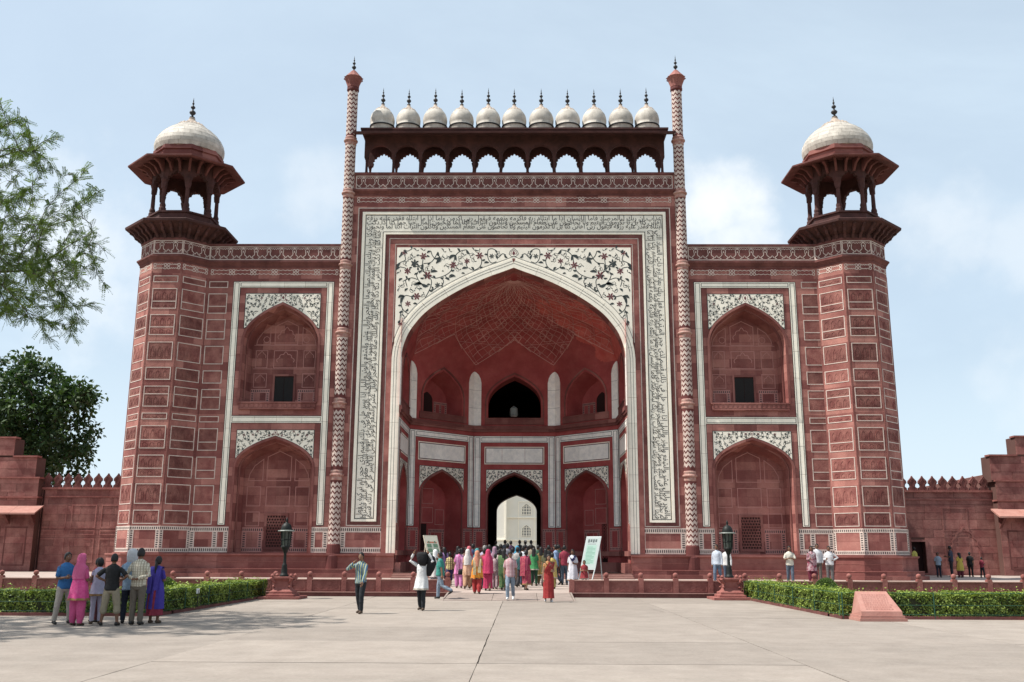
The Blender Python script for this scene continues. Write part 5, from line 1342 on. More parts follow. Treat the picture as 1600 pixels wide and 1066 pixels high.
def hedge(parts, H, label, posts):
    R = thing('hedge', label, 'hedge', ((parts[0][0] + parts[0][1]) / 2, parts[0][2], 0))
    mb = MB()
    for (x0, x1, y0, y1) in parts: mb.box(x0 + .09, x1 - .09, y0 + .09, y1 - .09, .06, H - .09)
    mb.build('branches', twig, R)
    P_, N_ = [], []
    for (x0, x1, y0, y1) in parts:
        dx, dy = x1 - x0, y1 - y0; near = lambda s: s
        faces = [((x0, y0, H), (dx, 0, 0), (0, dy, 0), (0, 0, 1), 1500), ((x0, y0, .06), (dx, 0, 0), (0, 0, H - .06), (0, -1, 0), 1500), ((x0, y1, .06), (dx, 0, 0), (0, 0, H - .06), (0, 1, 0), 500), ((x0, y0, .06), (0, dy, 0), (0, 0, H - .06), (-1, 0, 0), 1500), ((x1, y0, .06), (0, dy, 0), (0, 0, H - .06), (1, 0, 0), 1500)]
        for o, a, b, nn, dens in faces:
            a, b, nn, o = map(np.array, (a, b, nn, o)); ar = np.linalg.norm(a) * np.linalg.norm(b); k = int(ar * dens)
            p = o + rg.random((k, 1)) * a + rg.random((k, 1)) * b
            wob = .05 * np.sin(p[:, 0] * 3.1 + p[:, 1] * 2.3) * np.sin(p[:, 2] * 4 + p[:, 0] * 1.7) + .035 * np.sin(p[:, 0] * 11 + p[:, 2] * 9 + p[:, 1] * 7.7)
            p = p + nn * ((wob - .02 - .10 * rg.random(k) ** 2 + .16 * (rg.random(k) > .96) * rg.random(k))[:, None])
            P_.append(p); N_.append(np.tile(nn, (k, 1)))
    P_ = np.concatenate(P_); N_ = np.concatenate(N_).astype(float); k = len(P_)
    U = N_ * 1.5 + rdir(k); A = np.cross(rdir(k), U)
    t = np.clip(.38 + .3 * np.sin(P_[:, 0] * 2.3 + P_[:, 1] * 1.9) * .5 + rg.normal(0, .36, k) + .2 * N_[:, 2], 0, 1)  # top leaves tinted lighter: sunlight on the hedge put into the leaf colour
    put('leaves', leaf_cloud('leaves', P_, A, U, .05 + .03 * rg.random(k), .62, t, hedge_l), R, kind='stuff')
    mb = MB()
    for (x0, x1, y0, y1) in parts[:1]: pass
    for (x, y) in posts: mb.tube([(x, y, 0), (x, y, H + .02)], .014, 5)
    mb.build('fence_posts', net_m, R, kind='stuff')
    mb = MB()
    for (a, b) in zip(posts, posts[1:]):
        if math.dist(a, b) < 3.2:
            for z in (.12, .36, H + .01): mb.tube([(a[0], a[1], z), (b[0], b[1], z)], .006, 4)
    mb.build('fence_wire', net_m, R, kind='stuff')
    mb = MB()
    for (x0, x1, y0, y1) in parts: mb.box(x0 - .08, x1 + .08, y0 - .10, y1 + .08, -.03, .075)
    mb.build('kerb', stone_dark, R)
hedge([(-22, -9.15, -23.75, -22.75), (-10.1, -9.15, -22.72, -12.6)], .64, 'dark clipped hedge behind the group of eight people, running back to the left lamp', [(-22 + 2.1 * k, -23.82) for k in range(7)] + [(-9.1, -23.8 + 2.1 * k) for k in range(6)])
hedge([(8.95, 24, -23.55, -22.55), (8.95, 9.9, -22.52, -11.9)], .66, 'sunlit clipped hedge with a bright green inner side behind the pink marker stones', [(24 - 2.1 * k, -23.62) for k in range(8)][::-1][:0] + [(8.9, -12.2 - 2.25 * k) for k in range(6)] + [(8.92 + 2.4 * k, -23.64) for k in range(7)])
ball_l = leaf_mat('shrub_leaf', (.07, .12, .03), (.14, .20, .06), .3)
def shrub(x, y, r, label, h=1.0):
    R = thing('round_shrub', label, 'shrub', (x, y, .05))
    k = 9000; d = rdir(k); d[:, 2] = np.abs(d[:, 2]) * 1.0 - .12; rr = r * (1 - .13 * rg.random(k) ** 2 + .03 * np.sin(d[:, 0] * 9 + d[:, 1] * 7))
    C = np.array([x, y, .28]) + d * rr[:, None] * np.array([1, 1, h])
    put('leaves', leaf_cloud('leaves', C, d + .6 * rdir(k), rdir(k), .05 + .04 * rg.random(k), .3, np.clip(.4 + rg.normal(0, .3, k), 0, 1), ball_l), R, kind='stuff')
    mb = MB(); mb.lathe([(.05, -.25), (r * .8, .02), (r * .85, r * .4), (r * .5, r * .75 * h), (.02, r * .85 * h)], 12, (x, y, .28)); mb.tube([(x, y, .0), (x, y, .4)], .05, 6); mb.build('stem', twig, R)
shrub(10.85, -16.0, .46, 'dark green ball-shaped shrub behind the right hedge', 1.45)
shrub(-11.0, -18.0, .42, 'bright green ball-shaped shrub behind the left hedge', 1.5)

def colonize(roots, att, D, di, dk, iters, rnd, droop=0., seed_dirs=None):
    nodes = [np.array(p, float) for p in roots]; par = [-1] + list(range(len(roots) - 1)); att = np.array(att); near = None
    for it in range(iters):
        if len(att) == 0: break
        Nn = np.array(nodes); d = np.linalg.norm(att[:, None] - Nn[None], axis=2); j = d.argmin(1); dm = d.min(1)
        grow = {}
        for a, jj, dd in zip(att, j, dm):
            if dd < di: grow.setdefault(int(jj), []).append((a - Nn[jj]) / max(dd, 1e-6))
        if not grow: break
        for jj, vs in grow.items():
            v = np.sum(vs, 0) + rnd.normal(0, .25, 3); v[2] -= droop; v /= max(1e-6, np.linalg.norm(v)); nodes.append(Nn[jj] + v * D); par.append(jj)
        att = att[dm > dk]
    return np.array(nodes), np.array(par)
def tree(label, cat, base, roots, att, D, di, dk, leafer, lm, tip_r=.011, expo=2.3, droop=0., iters=140, minr=.0, group=None, name='broadleaf_tree', extra=None):
    R = thing(name, label, 'tree', base, group=group); rnd = np.random.default_rng(len(att))
    N_, P_ = colonize(roots, att, D, di, dk, iters, rnd, droop); n = len(N_)
    kids = [[] for _ in range(n)]
    for i in range(1, n): kids[P_[i]].append(i)
    rad = np.zeros(n)
    for i in range(n - 1, -1, -1): rad[i] = (sum(rad[k] ** expo for k in kids[i])) ** (1 / expo) if kids[i] else tip_r
    mb = MB()
    for i in range(1, n):
        if rad[i] < minr: continue
        sidec = 8 if rad[i] > .1 else 5 if rad[i] > .03 else 3
        mb.tube([tuple(N_[P_[i]]), tuple(N_[i])], [min(rad[P_[i]], rad[i] * 1.25), rad[i]], sidec)
    mb.build('trunk', wood, R, smooth=True)
    tips = [i for i in range(1, n) if rad[i] < tip_r * 2.6]
    put('crown', leafer(N_, P_, tips, rnd), R, kind='stuff'); return R
def in_ellipsoid(n, c, r, rnd, keep=lambda p: True):
    out = []
    while len(out) < n:
        p = rnd.normal(size=3); p = p / np.linalg.norm(p) * rnd.random() ** (1 / 2.4); p = np.array(c) + p * np.array(r)
        if keep(p): out.append(p)
    return out
fine_l = leaf_mat('feathery_leaf', (.042, .075, .014), (.13, .18, .04), .38)
broad_l = leaf_mat('broad_leaf', (.022, .05, .014), (.06, .10, .03), .25)
def feathery(N_, P_, tips, rnd):
    C, A, U, S_, T_ = [], [], [], [], []
    for i in tips:
        tint = np.clip(rnd.normal(.45, .25), 0, 1); base = N_[i]; out = N_[i] - N_[P_[i]]; out /= np.linalg.norm(out)
        for k in range(9):
            d = out * .7 + rnd.normal(0, .6, 3); d[2] -= .12; d /= np.linalg.norm(d); L_ = rnd.uniform(.16, .36); st = base - (N_[i] - N_[P_[i]]) * rnd.random()
            q = np.cross(d, rnd.normal(size=3)); q /= np.linalg.norm(q)
            for m_ in range(9):
                t = (m_ + 1) / 9; p = st + d * L_ * t + np.array([0, 0, -.14 * t * t * L_])
                for sgn in (-1, 1):
                    a = q * sgn + d * .6; C.append(p + a * .025); A.append(a); U.append(np.cross(a, d) + rnd.normal(0, .3, 3)); S_.append(rnd.uniform(.045, .072)); T_.append(np.clip(tint + rnd.normal(0, .12), 0, 1))
    return leaf_cloud('crown', np.array(C), np.array(A), np.array(U), np.array(S_), .36, np.array(T_), fine_l)
def broad(size, per, spread):
    def f(N_, P_, tips, rnd):
        C, A, U, S_, T_ = [], [], [], [], []
        for i in tips:
            tint = np.clip(rnd.normal(.4, .25), 0, 1)
            for k in range(per):
                d = rnd.normal(size=3); d /= np.linalg.norm(d); C.append(N_[i] + d * spread * rnd.random() ** .6); a = d + rnd.normal(0, .5, 3); a[2] -= .3; A.append(a); u = rnd.normal(0, .7, 3); u[2] += .9; U.append(u); S_.append(size * rnd.uniform(.7, 1.3)); T_.append(np.clip(tint + rnd.normal(0, .18), 0, 1))
        return leaf_cloud('crown', np.array(C), np.array(A), np.array(U), np.array(S_), .55, np.array(T_), broad_l)
    return f
r1 = np.random.default_rng(5)
att = in_ellipsoid(620, (-16.6, -28.2, 10.0), (2.9, 4.8, 2.8), r1) + in_ellipsoid(960, (-15.5, -27.2, 9.9), (5.2, 5.0, 3.5), r1, lambda p: p[2] > 7.9 + .22 * max(0, -12.0 - p[0])) + in_ellipsoid(150, (-11.9, -27.2, 8.2), (1.9, 2.4, 1.2), r1) + in_ellipsoid(16, (-11.2, -27.0, 7.0), (.8, 1.6, .6), r1)
tree('tall feathery-leaved tree whose drooping branches reach in at the upper left corner', 'tree', (-17.5, -28, 0), [(-17.5, -28, 0), (-17.45, -28, .8), (-17.4, -27.95, 1.6), (-17.3, -27.9, 2.4), (-17.2, -27.85, 3.2), (-17.0, -27.8, 4.0), (-16.8, -27.7, 4.8), (-16.5, -27.6, 5.6), (-16.2, -27.5, 6.4), (-15.9, -27.4, 7.0)], att, .33, 3.4, .48, feathery, fine_l, tip_r=.0085, expo=2.15, droop=.12)
r2 = np.random.default_rng(8)
att = in_ellipsoid(420, (-37.6, 22, 11.2), (5.0, 4.6, 5.3), r2, lambda p: True) + in_ellipsoid(140, (-34.5, 22, 9.9), (3.0, 3.2, 3.0), r2) + in_ellipsoid(60, (-33.2, 21.5, 13.0), (1.5, 2.2, 1.1), r2)
tree('dense dark broad-leaved tree growing behind the left battlements', 'tree', (-38, 22, TERR), [(-38, 22, TERR)] + [(-38 + .05 * k, 22, TERR + .8 * k) for k in range(1, 9)], att, .55, 4.5, .9, broad(.40, 34, .85), broad_l, tip_r=.03, expo=2.2)
r3 = np.random.default_rng(9)
att = in_ellipsoid(140, (43.6, 26, 9.7), (3.6, 3, 2.2), r3)
tree('leafy treetop just showing above the stepped block at the right edge', 'tree', (43.6, 26, TERR), [(43.6, 26, TERR)] + [(43.6, 26, TERR + .8 * k) for k in range(1, 9)], att, .6, 4.5, .9, broad(.36, 20, .75), broad_l, tip_r=.03, expo=2.2)
# small white label stuck in the left hedge, scrap on the ground
B = thing('plant_label', 'small white label on a stake in the left hedge', 'garden label', (-9.05, -20.6, 0))
mb = MB(); mb.box(-9.10, -9.085, -20.8, -20.55, .46, .60); mb.build('panel', mat('label_white', (.62, .66, .68), .5), B)
mb = MB(); mb.tube([(-9.08, -20.68, 0), (-9.08, -20.68, .55)], .012, 5); mb.build('stake', metal, B)
# ================================================================== people
def cloth(c, rough=.85):
    g_ = .3 * c[0] + .6 * c[1] + .1 * c[2]; c = tuple(.80 * (v + (g_ - v) * .16) for v in c)
    return mat('cloth_%02d_%02d_%02d' % tuple(int(v * 99) for v in c), c, rough, stain=.16, sscale=6, grain=.12, gscale=30, bump=.9, bscale=13, local=True)
def check_cloth(name, c1, c2, c3=None, sc=26., stripes=False):
    if name in MATS: return MATS[name]
    m = bpy.data.materials.new(name); MATS[name] = m; m.use_nodes = True; nt = m.node_tree; N = nt.nodes.new; L = nt.links.new; b = nt.nodes['Principled BSDF']; b.inputs['Roughness'].default_value = .9
    tc = N('ShaderNodeTexCoord'); prev = None
    for ax in ((0,) if stripes else (0, 2)):
        sp = N('ShaderNodeSeparateXYZ'); L(tc.outputs['Object'], sp.inputs[0]); mu = N('ShaderNodeMath'); mu.operation = 'MULTIPLY'; mu.inputs[1].default_value = sc; L(sp.outputs[ax], mu.inputs[0])
        fr = N('ShaderNodeMath'); fr.operation = 'FRACT'; L(mu.outputs[0], fr.inputs[0]); gt = N('ShaderNodeMath'); gt.operation = 'LESS_THAN'; gt.inputs[1].default_value = .38; L(fr.outputs[0], gt.inputs[0])
        mx = N('ShaderNodeMix'); mx.data_type = 'RGBA'; mx.inputs['B'].default_value = (*(c2 if ax == 0 else (c3 or c2)), 1)
        if prev is None: mx.inputs['A'].default_value = (*c1, 1); L(gt.outputs[0], mx.inputs['Factor'])
        else:
            L(prev, mx.inputs['A']); hf = N('ShaderNodeMath'); hf.operation = 'MULTIPLY'; hf.inputs[1].default_value = .6; L(gt.outputs[0], hf.inputs[0]); L(hf.outputs[0], mx.inputs['Factor'])
        prev = mx.outputs['Result']
    L(prev, b.inputs['Base Color']); return m
SKIN = [mat('skin_a', (.22, .115, .07), .55, stain=.08, sscale=6, local=True, sub=.05), mat('skin_b', (.15, .075, .045), .55, stain=.08, sscale=6, local=True, sub=.05), mat('skin_c', (.30, .17, .11), .55, stain=.08, sscale=6, local=True, sub=.05)]
HAIR = mat('black_hair', (.012, .010, .010), .5, grain=.2, gscale=40, local=True); GREY = mat('grey_hair', (.22, .21, .20), .6, local=True)
EYE = mat('eye', (.02, .015, .012), .3); LIP = mat('lips', (.20, .06, .05), .5); EYEW = mat('eye_white', (.6, .58, .55), .4)
SHOE_D = mat('dark_shoe', (.02, .018, .017), .6, local=True); SHOE_W = mat('white_shoe', (.55, .55, .55), .6, local=True); SANDAL = mat('sandal', (.07, .045, .03), .7, local=True)
V3 = Vector
UP_ARM = {'down': (.14, -.02, -1), 'swingf': (.14, .38, -1), 'swingb': (.14, -.42, -1), 'bent': (.2, .08, -1), 'back': (.42, -.30, -1), 'hip': (.80, -.30, -.75), 'head': (.45, .5, -.3), 'over': (.85, .25, .55), 'crossed': (.30, .28, -.95), 'carry': (.2, .25, -1), 'out': (.5, .3, -.8)}
FORE = {'down': (.02, .16, -1), 'swingf': (-.05, .55, -1), 'swingb': (.02, -.12, -1), 'bent': (-.45, .95, .12), 'back': (-.85, -.42, -.28), 'hip': (-.75, .35, -.42), 'head': (-.85, -.1, .8), 'over': (-.55, .15, 1.0), 'crossed': (-1.0, .55, .30), 'carry': (-.35, .9, .35), 'out': (.3, .6, -.5)}
TEMP = []
def printed(c1, c2, sc=9.):
    return mat('print_%d_%d_%d_%d' % (int(c1[0] * 99), int(c1[1] * 99), int(c2[0] * 99), int(sc)), c1, .88, c2, stain=.12, sscale=sc, grain=.1, gscale=26, bump=.7, bscale=14, local=True)
class Figure:
    def __init__(s, spec): s.__dict__.update(spec)
def ring_loft(mb, rings, n=16, m=0, cap=True, fold=0., nf=9, ph=0., gap=None):
    """rings: (z, rx, ry, cx, cy)"""
    vs, fs = [], []; R_ = len(rings)
    for j, r in enumerate(rings):
        z, rx, ry = r[:3]; cx, cy = (r[3], r[4]) if len(r) > 4 else (0, 0); k = (j / max(1, R_ - 1))
        for i in range(n):
            a = 2 * PI * i / n; f = 1 + fold * k * math.sin(nf * a + ph + k * 1.3) + fold * .5 * k * math.sin((nf * 2 + 1) * a + 2 * ph)
            vs.append((cx + rx * f * math.cos(a), cy + ry * f * math.sin(a), z))
    for j in range(R_ - 1):
        for i in range(n):
            if gap and gap(j, (i + .5) / n * 360): continue
            i2 = (i + 1) % n; fs.append((j * n + i, j * n + i2, (j + 1) * n + i2, (j + 1) * n + i))
    if cap: fs.append(tuple(range(n - 1, -1, -1))); fs.append(tuple((R_ - 1) * n + i for i in range(n)))
    mb.add(vs, fs, m)
def limb(mb, pts, rad, m, n=10):
    pts = [V3(p) for p in pts]
    a = (pts[0] - pts[1]).normalized(); b = (pts[-1] - pts[-2]).normalized()
    P2 = [pts[0] + a * rad[0] * .8, pts[0] + a * rad[0] * .4] + pts + [pts[-1] + b * rad[-1] * .4, pts[-1] + b * rad[-1] * .8]
    R2 = [rad[0] * .4, rad[0] * .88] + list(rad) + [rad[-1] * .88, rad[-1] * .4]
    mb.tube(P2, R2, n, m)
def lerp(a, b, t): return a + (b - a) * t
def hand(mb, w, d, lat, palm, m, curl=.35):
    """palm and five fingers from the wrist w along d; lat = across the palm towards the thumb; palm = palm normal"""
    d, lat = V3(d).normalized(), V3(lat); lat = (lat - d * lat.dot(d)).normalized(); palm = d.cross(lat).normalized() if palm is None else V3(palm)
    nn = d.cross(lat).normalized(); nn = nn if nn.dot(palm) > 0 else -nn
    vs = []
    for t, hw, th in ((-.02, .022, .018), (.03, .036, .016), (.075, .042, .013), (.088, .040, .010)):
        c = w + d * t
        for a, b in ((-1, -1), (1, -1), (1, 1), (-1, 1)): vs.append(tuple(c + lat * hw * a + nn * th * b))
    fs = [(3, 2, 1, 0), (12, 13, 14, 15)]
    for j in range(3):
        for i in range(4): fs.append((j * 4 + i, j * 4 + (i + 1) % 4, (j + 1) * 4 + (i + 1) % 4, (j + 1) * 4 + i))
    mb.add(vs, fs, m)
    for k, (off, L_) in enumerate(((.031, .072), (.011, .080), (-.010, .074), (-.030, .058))):
        p = w + d * .078 + lat * off; dd = d.copy(); pts = [p]; 
        for q in range(3):
            p = p + dd * L_ * (.42, .32, .26)[q]; pts.append(p); dd = (dd + nn * curl * (.8 + .1 * k)).normalized()
        mb.tube(pts, [.0095, .009, .008, .006], 5, m)
    p = w + d * .022 + lat * .030; t1 = (d * .75 + lat * .75 + nn * .35).normalized(); t2 = (d + lat * .15 + nn * .35).normalized()
    mb.tube([p - lat * .01, p + t1 * .035, p + t1 * .035 + t2 * .03, p + t1 * .035 + t2 * .052], [.013, .0115, .010, .007], 5, m)
def head_mesh(mb, c, yaw, pitch, m_skin, ms):
    """ms: dict of material slots"""
    Rm = Matrix.Rotation(yaw, 3, 'Z') @ Matrix.Rotation(pitch, 3, 'X'); n, k = 18, 13; vs, fs = [], []
    for j in range(k + 1):
        th = PI * j / k; z = math.cos(th)
        for i in range(n):
            a = 2 * PI * i / n; x, y = math.sin(th) * math.cos(a), math.sin(th) * math.sin(a)
            X, Y, Z = x * .076, y * .096, z * .120
            if z < -.1: f = 1 - .30 * (-z - .1) * (1 if y > 0 else .4); X *= f
            if z < -.3 and y > 0: Y *= 1.0 + .05 * (-z)
            if y > .3:
                g = math.exp(-((X / .014) ** 2)) * math.exp(-(((Z + .012) / .024) ** 2)); Y += .024 * g
                for e in (-1, 1): Y -= .009 * math.exp(-(((X - e * .032) / .016) ** 2 + ((Z - .012) / .014) ** 2))
                Y += .006 * math.exp(-((X / .022) ** 2 + ((Z + .052) / .012) ** 2))
            vs.append(tuple(V3(c) + Rm @ V3((X, Y, Z))))
    for j in range(k):
        for i in range(n): fs.append((j * n + i, j * n + (i + 1) % n, (j + 1) * n + (i + 1) % n, (j + 1) * n + i)[::-1])
    mb.add(vs, fs, m_skin)
    def blob(p, r, m):
        v2, f2 = [], []
        for j in range(5):
            th = PI * j / 4
            for i in range(6):
                a = 2 * PI * i / 6; v2.append(tuple(V3(c) + Rm @ (V3(p) + V3((math.sin(th) * math.cos(a) * r[0], math.sin(th) * math.sin(a) * r[1], math.cos(th) * r[2])))))
        for j in range(4):
            for i in range(6): f2.append((j * 6 + i, j * 6 + (i + 1) % 6, (j + 1) * 6 + (i + 1) % 6, (j + 1) * 6 + i))
        mb.add(v2, f2, m)
    for e in (-1, 1):
        blob((e * .032, .083, .012), (.013, .007, .006), ms['white']); blob((e * .032, .0885, .012), (.0065, .004, .0065), ms['eye'])
        blob((e * .033, .090, .030), (.018, .005, .004), ms['brow']); blob((e * .076, -.005, -.003), (.009, .018, .030), m_skin)
    blob((0, .094, -.053), (.023, .008, .007), ms['lip'])
def hair_mesh(mb, c, yaw, pitch, style, m=0):
    Rm = Matrix.Rotation(yaw, 3, 'Z') @ Matrix.Rotation(pitch, 3, 'X'); n, k = 20, 10; vs, fs = [], []; low = {'short': .66, 'long': .74, 'bun': .70, 'braid': .72, 'bob': .78}[style]
    for j in range(k + 1):
        for i in range(n):
            a = 2 * PI * i / n; front = max(0, math.sin(a)); th = PI * (j / k) * (low - (low - .285) * front ** .7)
            bulge = 1.0 + .025 * math.sin(5 * a + j) + (.06 if style in ('bob', 'long') else .0) * (j / k)
            X, Y, Z = math.sin(th) * math.cos(a) * .086 * bulge, math.sin(th) * math.sin(a) * .108 * bulge - .004, math.cos(th) * .134
            vs.append(tuple(V3(c) + Rm @ V3((X, Y, Z))))
    for j in range(k):
        for i in range(n): fs.append((j * n + i, (j + 1) * n + i, (j + 1) * n + (i + 1) % n, j * n + (i + 1) % n))
    for i in range(n):       # turn the rim inwards so that the hair has thickness
        v = V3(vs[k * n + i]); vs.append(tuple(v + (V3(c) - v) * .14))
    for i in range(n): fs.append((k * n + i, (k + 1) * n + i, (k + 1) * n + (i + 1) % n, k * n + (i + 1) % n))
    mb.add(vs, fs, m)
    b = V3(c) + Rm @ V3((0, -.10, -.02))
    if style == 'bun': mb.lathe([(.01, -.045), (.035, -.035), (.05, 0), (.035, .035), (.01, .045)], 10, (b.x, b.y - .025, b.z), m)
    if style == 'braid': mb.tube([b + V3((0, .02, 0)), b + V3((.01, -.03, -.12)), b + V3((.02, -.04, -.25)), b + V3((.01, -.03, -.40)), b + V3((.02, -.03, -.55))], [.045, .035, .03, .024, .010], 7, m)
    if style == 'long': ring_loft(mb, [(c[2] + .10, .05, .05, c[0], c[1] - .05), (c[2] + .05, .084, .065, c[0], c[1] - .05), (c[2] - .05, .090, .058, c[0], c[1] - .06), (c[2] - .14, .090, .042, c[0], c[1] - .085), (c[2] - .26, .084, .030, c[0], c[1] - .125), (c[2] - .36, .05, .016, c[0], c[1] - .135)], 14, m)
PEOPLE = []
def person(label, x, y, face=0, h=1.65, z=None, sex='m', top=(.5, .5, .5), sleeve='short', bottom=(.05, .06, .09), legs='trousers', shoe=None, hair='short', hairm=None, skin=0, arms=('down', 'down'), pose='stand', yaw=0, pitch=0, shirt_z=None, garments=(), lean=0., fat=1.0, fine=False, group=None, build=1.0):
    PEOPLE.append(dict(locals()))
def build_figure(f):
    s = f; mb = MB(); M_ = [SKIN[s['skin']]]
    mt = lambda c: c if isinstance(c, bpy.types.Material) else cloth(c)
    def slot(m):
        if m not in M_: M_.append(m)
        return M_.index(m)
    top, bot, shoe = slot(mt(s['top'])), slot(mt(s['bottom'])), slot(s['shoe'] or (SHOE_D if s['sex'] == 'm' else SANDAL))
    fem = s['sex'] == 'f'; w = .86 if fem else 1.0; hp = 1.05 if fem else 1.0; ft = s['fat']
    ln = lambda zz: (0, s['lean'] * max(0, zz - .9))
    ring = lambda zz, rx, ry: (zz, rx, ry, ln(zz)[0], ln(zz)[1] + (.0))
    sz = s['shirt_z'] or .84
    # hips, shirt and neck
    ring_loft(mb, [ring(.76, .10, .08), ring(.80, .148 * hp * ft, .112 * ft), ring(.90, .168 * hp * ft, .124 * ft), ring(1.0, .15 * ft, .112 * ft), ring(1.06, .12 * ft, .09 * ft)], 18, bot)
    ring_loft(mb, [ring(sz, .172 * hp * ft, .134 * ft), ring(sz + .03, .180 * hp * ft, .140 * ft), ring(.98, .172 * ft, .130 * ft), ring(1.08, .165 * ft * (.93 if fem else 1), .126 * ft), ring(1.2, .178 * w * ft, .132 * ft), ring(1.30, .190 * w, .130), ring(1.37, .185 * w, .112), ring(1.42, .150 * w, .090), ring(1.455, .085, .070), ring(1.475, .05, .05)], 18, top)
    if fem and ft: 
        for e in (-1, 1): limb(mb, [(e * .07, .075 + ln(1.24)[1], 1.25), (e * .07, .09 + ln(1.24)[1], 1.235)], (.055, .05), top, 8)
    ny = ln(1.5)[1]
    ring_loft(mb, [ring(1.42, .052, .055), ring(1.47, .050, .053), (1.55, .048, .052, 0, ny + .012), (1.58, .045, .05, 0, ny + .015)], 12, 0)
    # legs
    st = s['pose'] == 'walk'
    for e in (-1, 1):
        hipp = V3((e * .088 * hp, 0, .87))
        if st: kd, ad = ((.0, .34, -1), (0, -.08, -1)) if e > 0 else ((.0, -.16, -1), (0, -.52, -.86))
        elif s['pose'] == 'walk2': kd, ad = ((.0, .20, -1), (0, -.02, -1)) if e < 0 else ((.0, -.10, -1), (0, -.28, -.95))
        elif s['pose'] == 'kick': kd, ad = ((.0, .22, -1), (0, .02, -1)) if e > 0 else ((.0, -.30, -1), (0, -.95, -.50))
        elif s['pose'] == 'wide': kd, ad = (e * .16, .05, -1), (e * .10, -.04, -1)
        else: kd, ad = (e * .02, .03, -1), (e * .015, -.03, -1)
        kn = hipp + V3(kd).normalized() * .41; an = kn + V3(ad).normalized() * .39
        if s['legs'] == 'trousers': limb(mb, [hipp, lerp(hipp, kn, .5), kn, lerp(kn, an, .35), an + V3((0, 0, .03))], [.096 * ft, .088, .070, .070, .062], bot, 12)
        elif s['legs'] == 'salwar': limb(mb, [hipp, lerp(hipp, kn, .5), kn, lerp(kn, an, .6), an + V3((0, 0, .02))], [.112 * ft, .118, .112, .098, .075], bot, 12)
        elif s['legs'] == 'capri':
            limb(mb, [hipp, lerp(hipp, kn, .5), kn, lerp(kn, an, .35)], [.10, .10, .085, .085], bot, 12); limb(mb, [kn, lerp(kn, an, .3), an], [.05, .052, .036], 0, 10)
        else: limb(mb, [hipp, lerp(hipp, kn, .5), kn, lerp(kn, an, .3), an], [.085, .074, .055, .056, .036], 0, 12)
        ft_d = V3((e * .12, 1, 0)) if ad[1] > -.4 else V3((e * .05, .8, -.62)); ft_d.normalize()
        limb(mb, [an - ft_d * .045 - V3((0, 0, .035)), an + ft_d * .04 - V3((0, 0, .035)), an + ft_d * .13 - V3((0, 0, .052 if abs(ft_d.z) < .1 else .035))], [.042, .044, .032], shoe, 8)
        limb(mb, [an + V3((0, 0, .02)), an - V3((0, 0, .025))], [.042, .045], shoe if s['legs'] == 'trousers' else 0, 8)
    # arms
    hands = []
    for e, ap in ((-1, s['arms'][0]), (1, s['arms'][1])):
        sh = V3((e * .172 * w * (1 + .3 * (ft - 1)), ln(1.37)[1], 1.362)); u = V3(UP_ARM[ap]); u.x *= e; fo = V3(FORE[ap]); fo.x *= e
        el = sh + u.normalized() * .285; wr = el + fo.normalized() * .245
        limb(mb, [sh, lerp(sh, el, .5), el, lerp(el, wr, .4), wr], [.050, .045, .038, .036, .026], 0, 10)
        if s['sleeve'] == 'short': limb(mb, [sh, lerp(sh, el, .35), lerp(sh, el, .72)], [.050, .059, .061], top, 10)
        elif s['sleeve'] == 'long': limb(mb, [sh, lerp(sh, el, .5), el, lerp(el, wr, .5), lerp(el, wr, .96)], [.050, .055, .050, .047, .040], top, 10)
        elif s['sleeve'] == 'cap': limb(mb, [sh, lerp(sh, el, .28)], [.050, .054], top, 10)
        lat = V3((0, 1, 0)) if abs(fo.normalized().y) < .75 else V3((0, 0, 1))
        hands.append((wr, fo.normalized(), lat, V3((-e, 0, 0)) if ap not in ('back',) else V3((0, -1, .2))))
    f['mb'], f['slots'], f['slotf'], f['hands'], f['ny'] = mb, M_, slot, hands, ny
    me = bpy.data.meshes.new('tmp'); me.from_pydata(mb.v, [], mb.f); me.update(); o = bpy.data.objects.new('tmp', me); COL.objects.link(o)
    md = o.modifiers.new('r', 'REMESH'); md.mode = 'VOXEL'; md.voxel_size = .0115 if s['fine'] else .0145
    sm = o.modifiers.new('s', 'SMOOTH'); sm.factor = .5; sm.iterations = 2
    f['tmp'] = o; f['src'] = me
def strip_along(mb, pts, wid, m=0, th=.008):
    """a hanging strip of cloth: pts [(centre, across)]"""
    vs = []; n = 5
    for j, (c, a) in enumerate(pts):
        c, a = V3(c), V3(a)
        for i in range(n): 
            t = i / (n - 1) - .5; vs.append(tuple(c + a * wid * t + V3((0, .010 * math.sin(i * 2.4 + j), .0))))
    k = len(pts)
    mb.add(vs, [(j * n + i, j * n + i + 1, (j + 1) * n + i + 1, (j + 1) * n + i) for j in range(k - 1) for i in range(n - 1)], m)
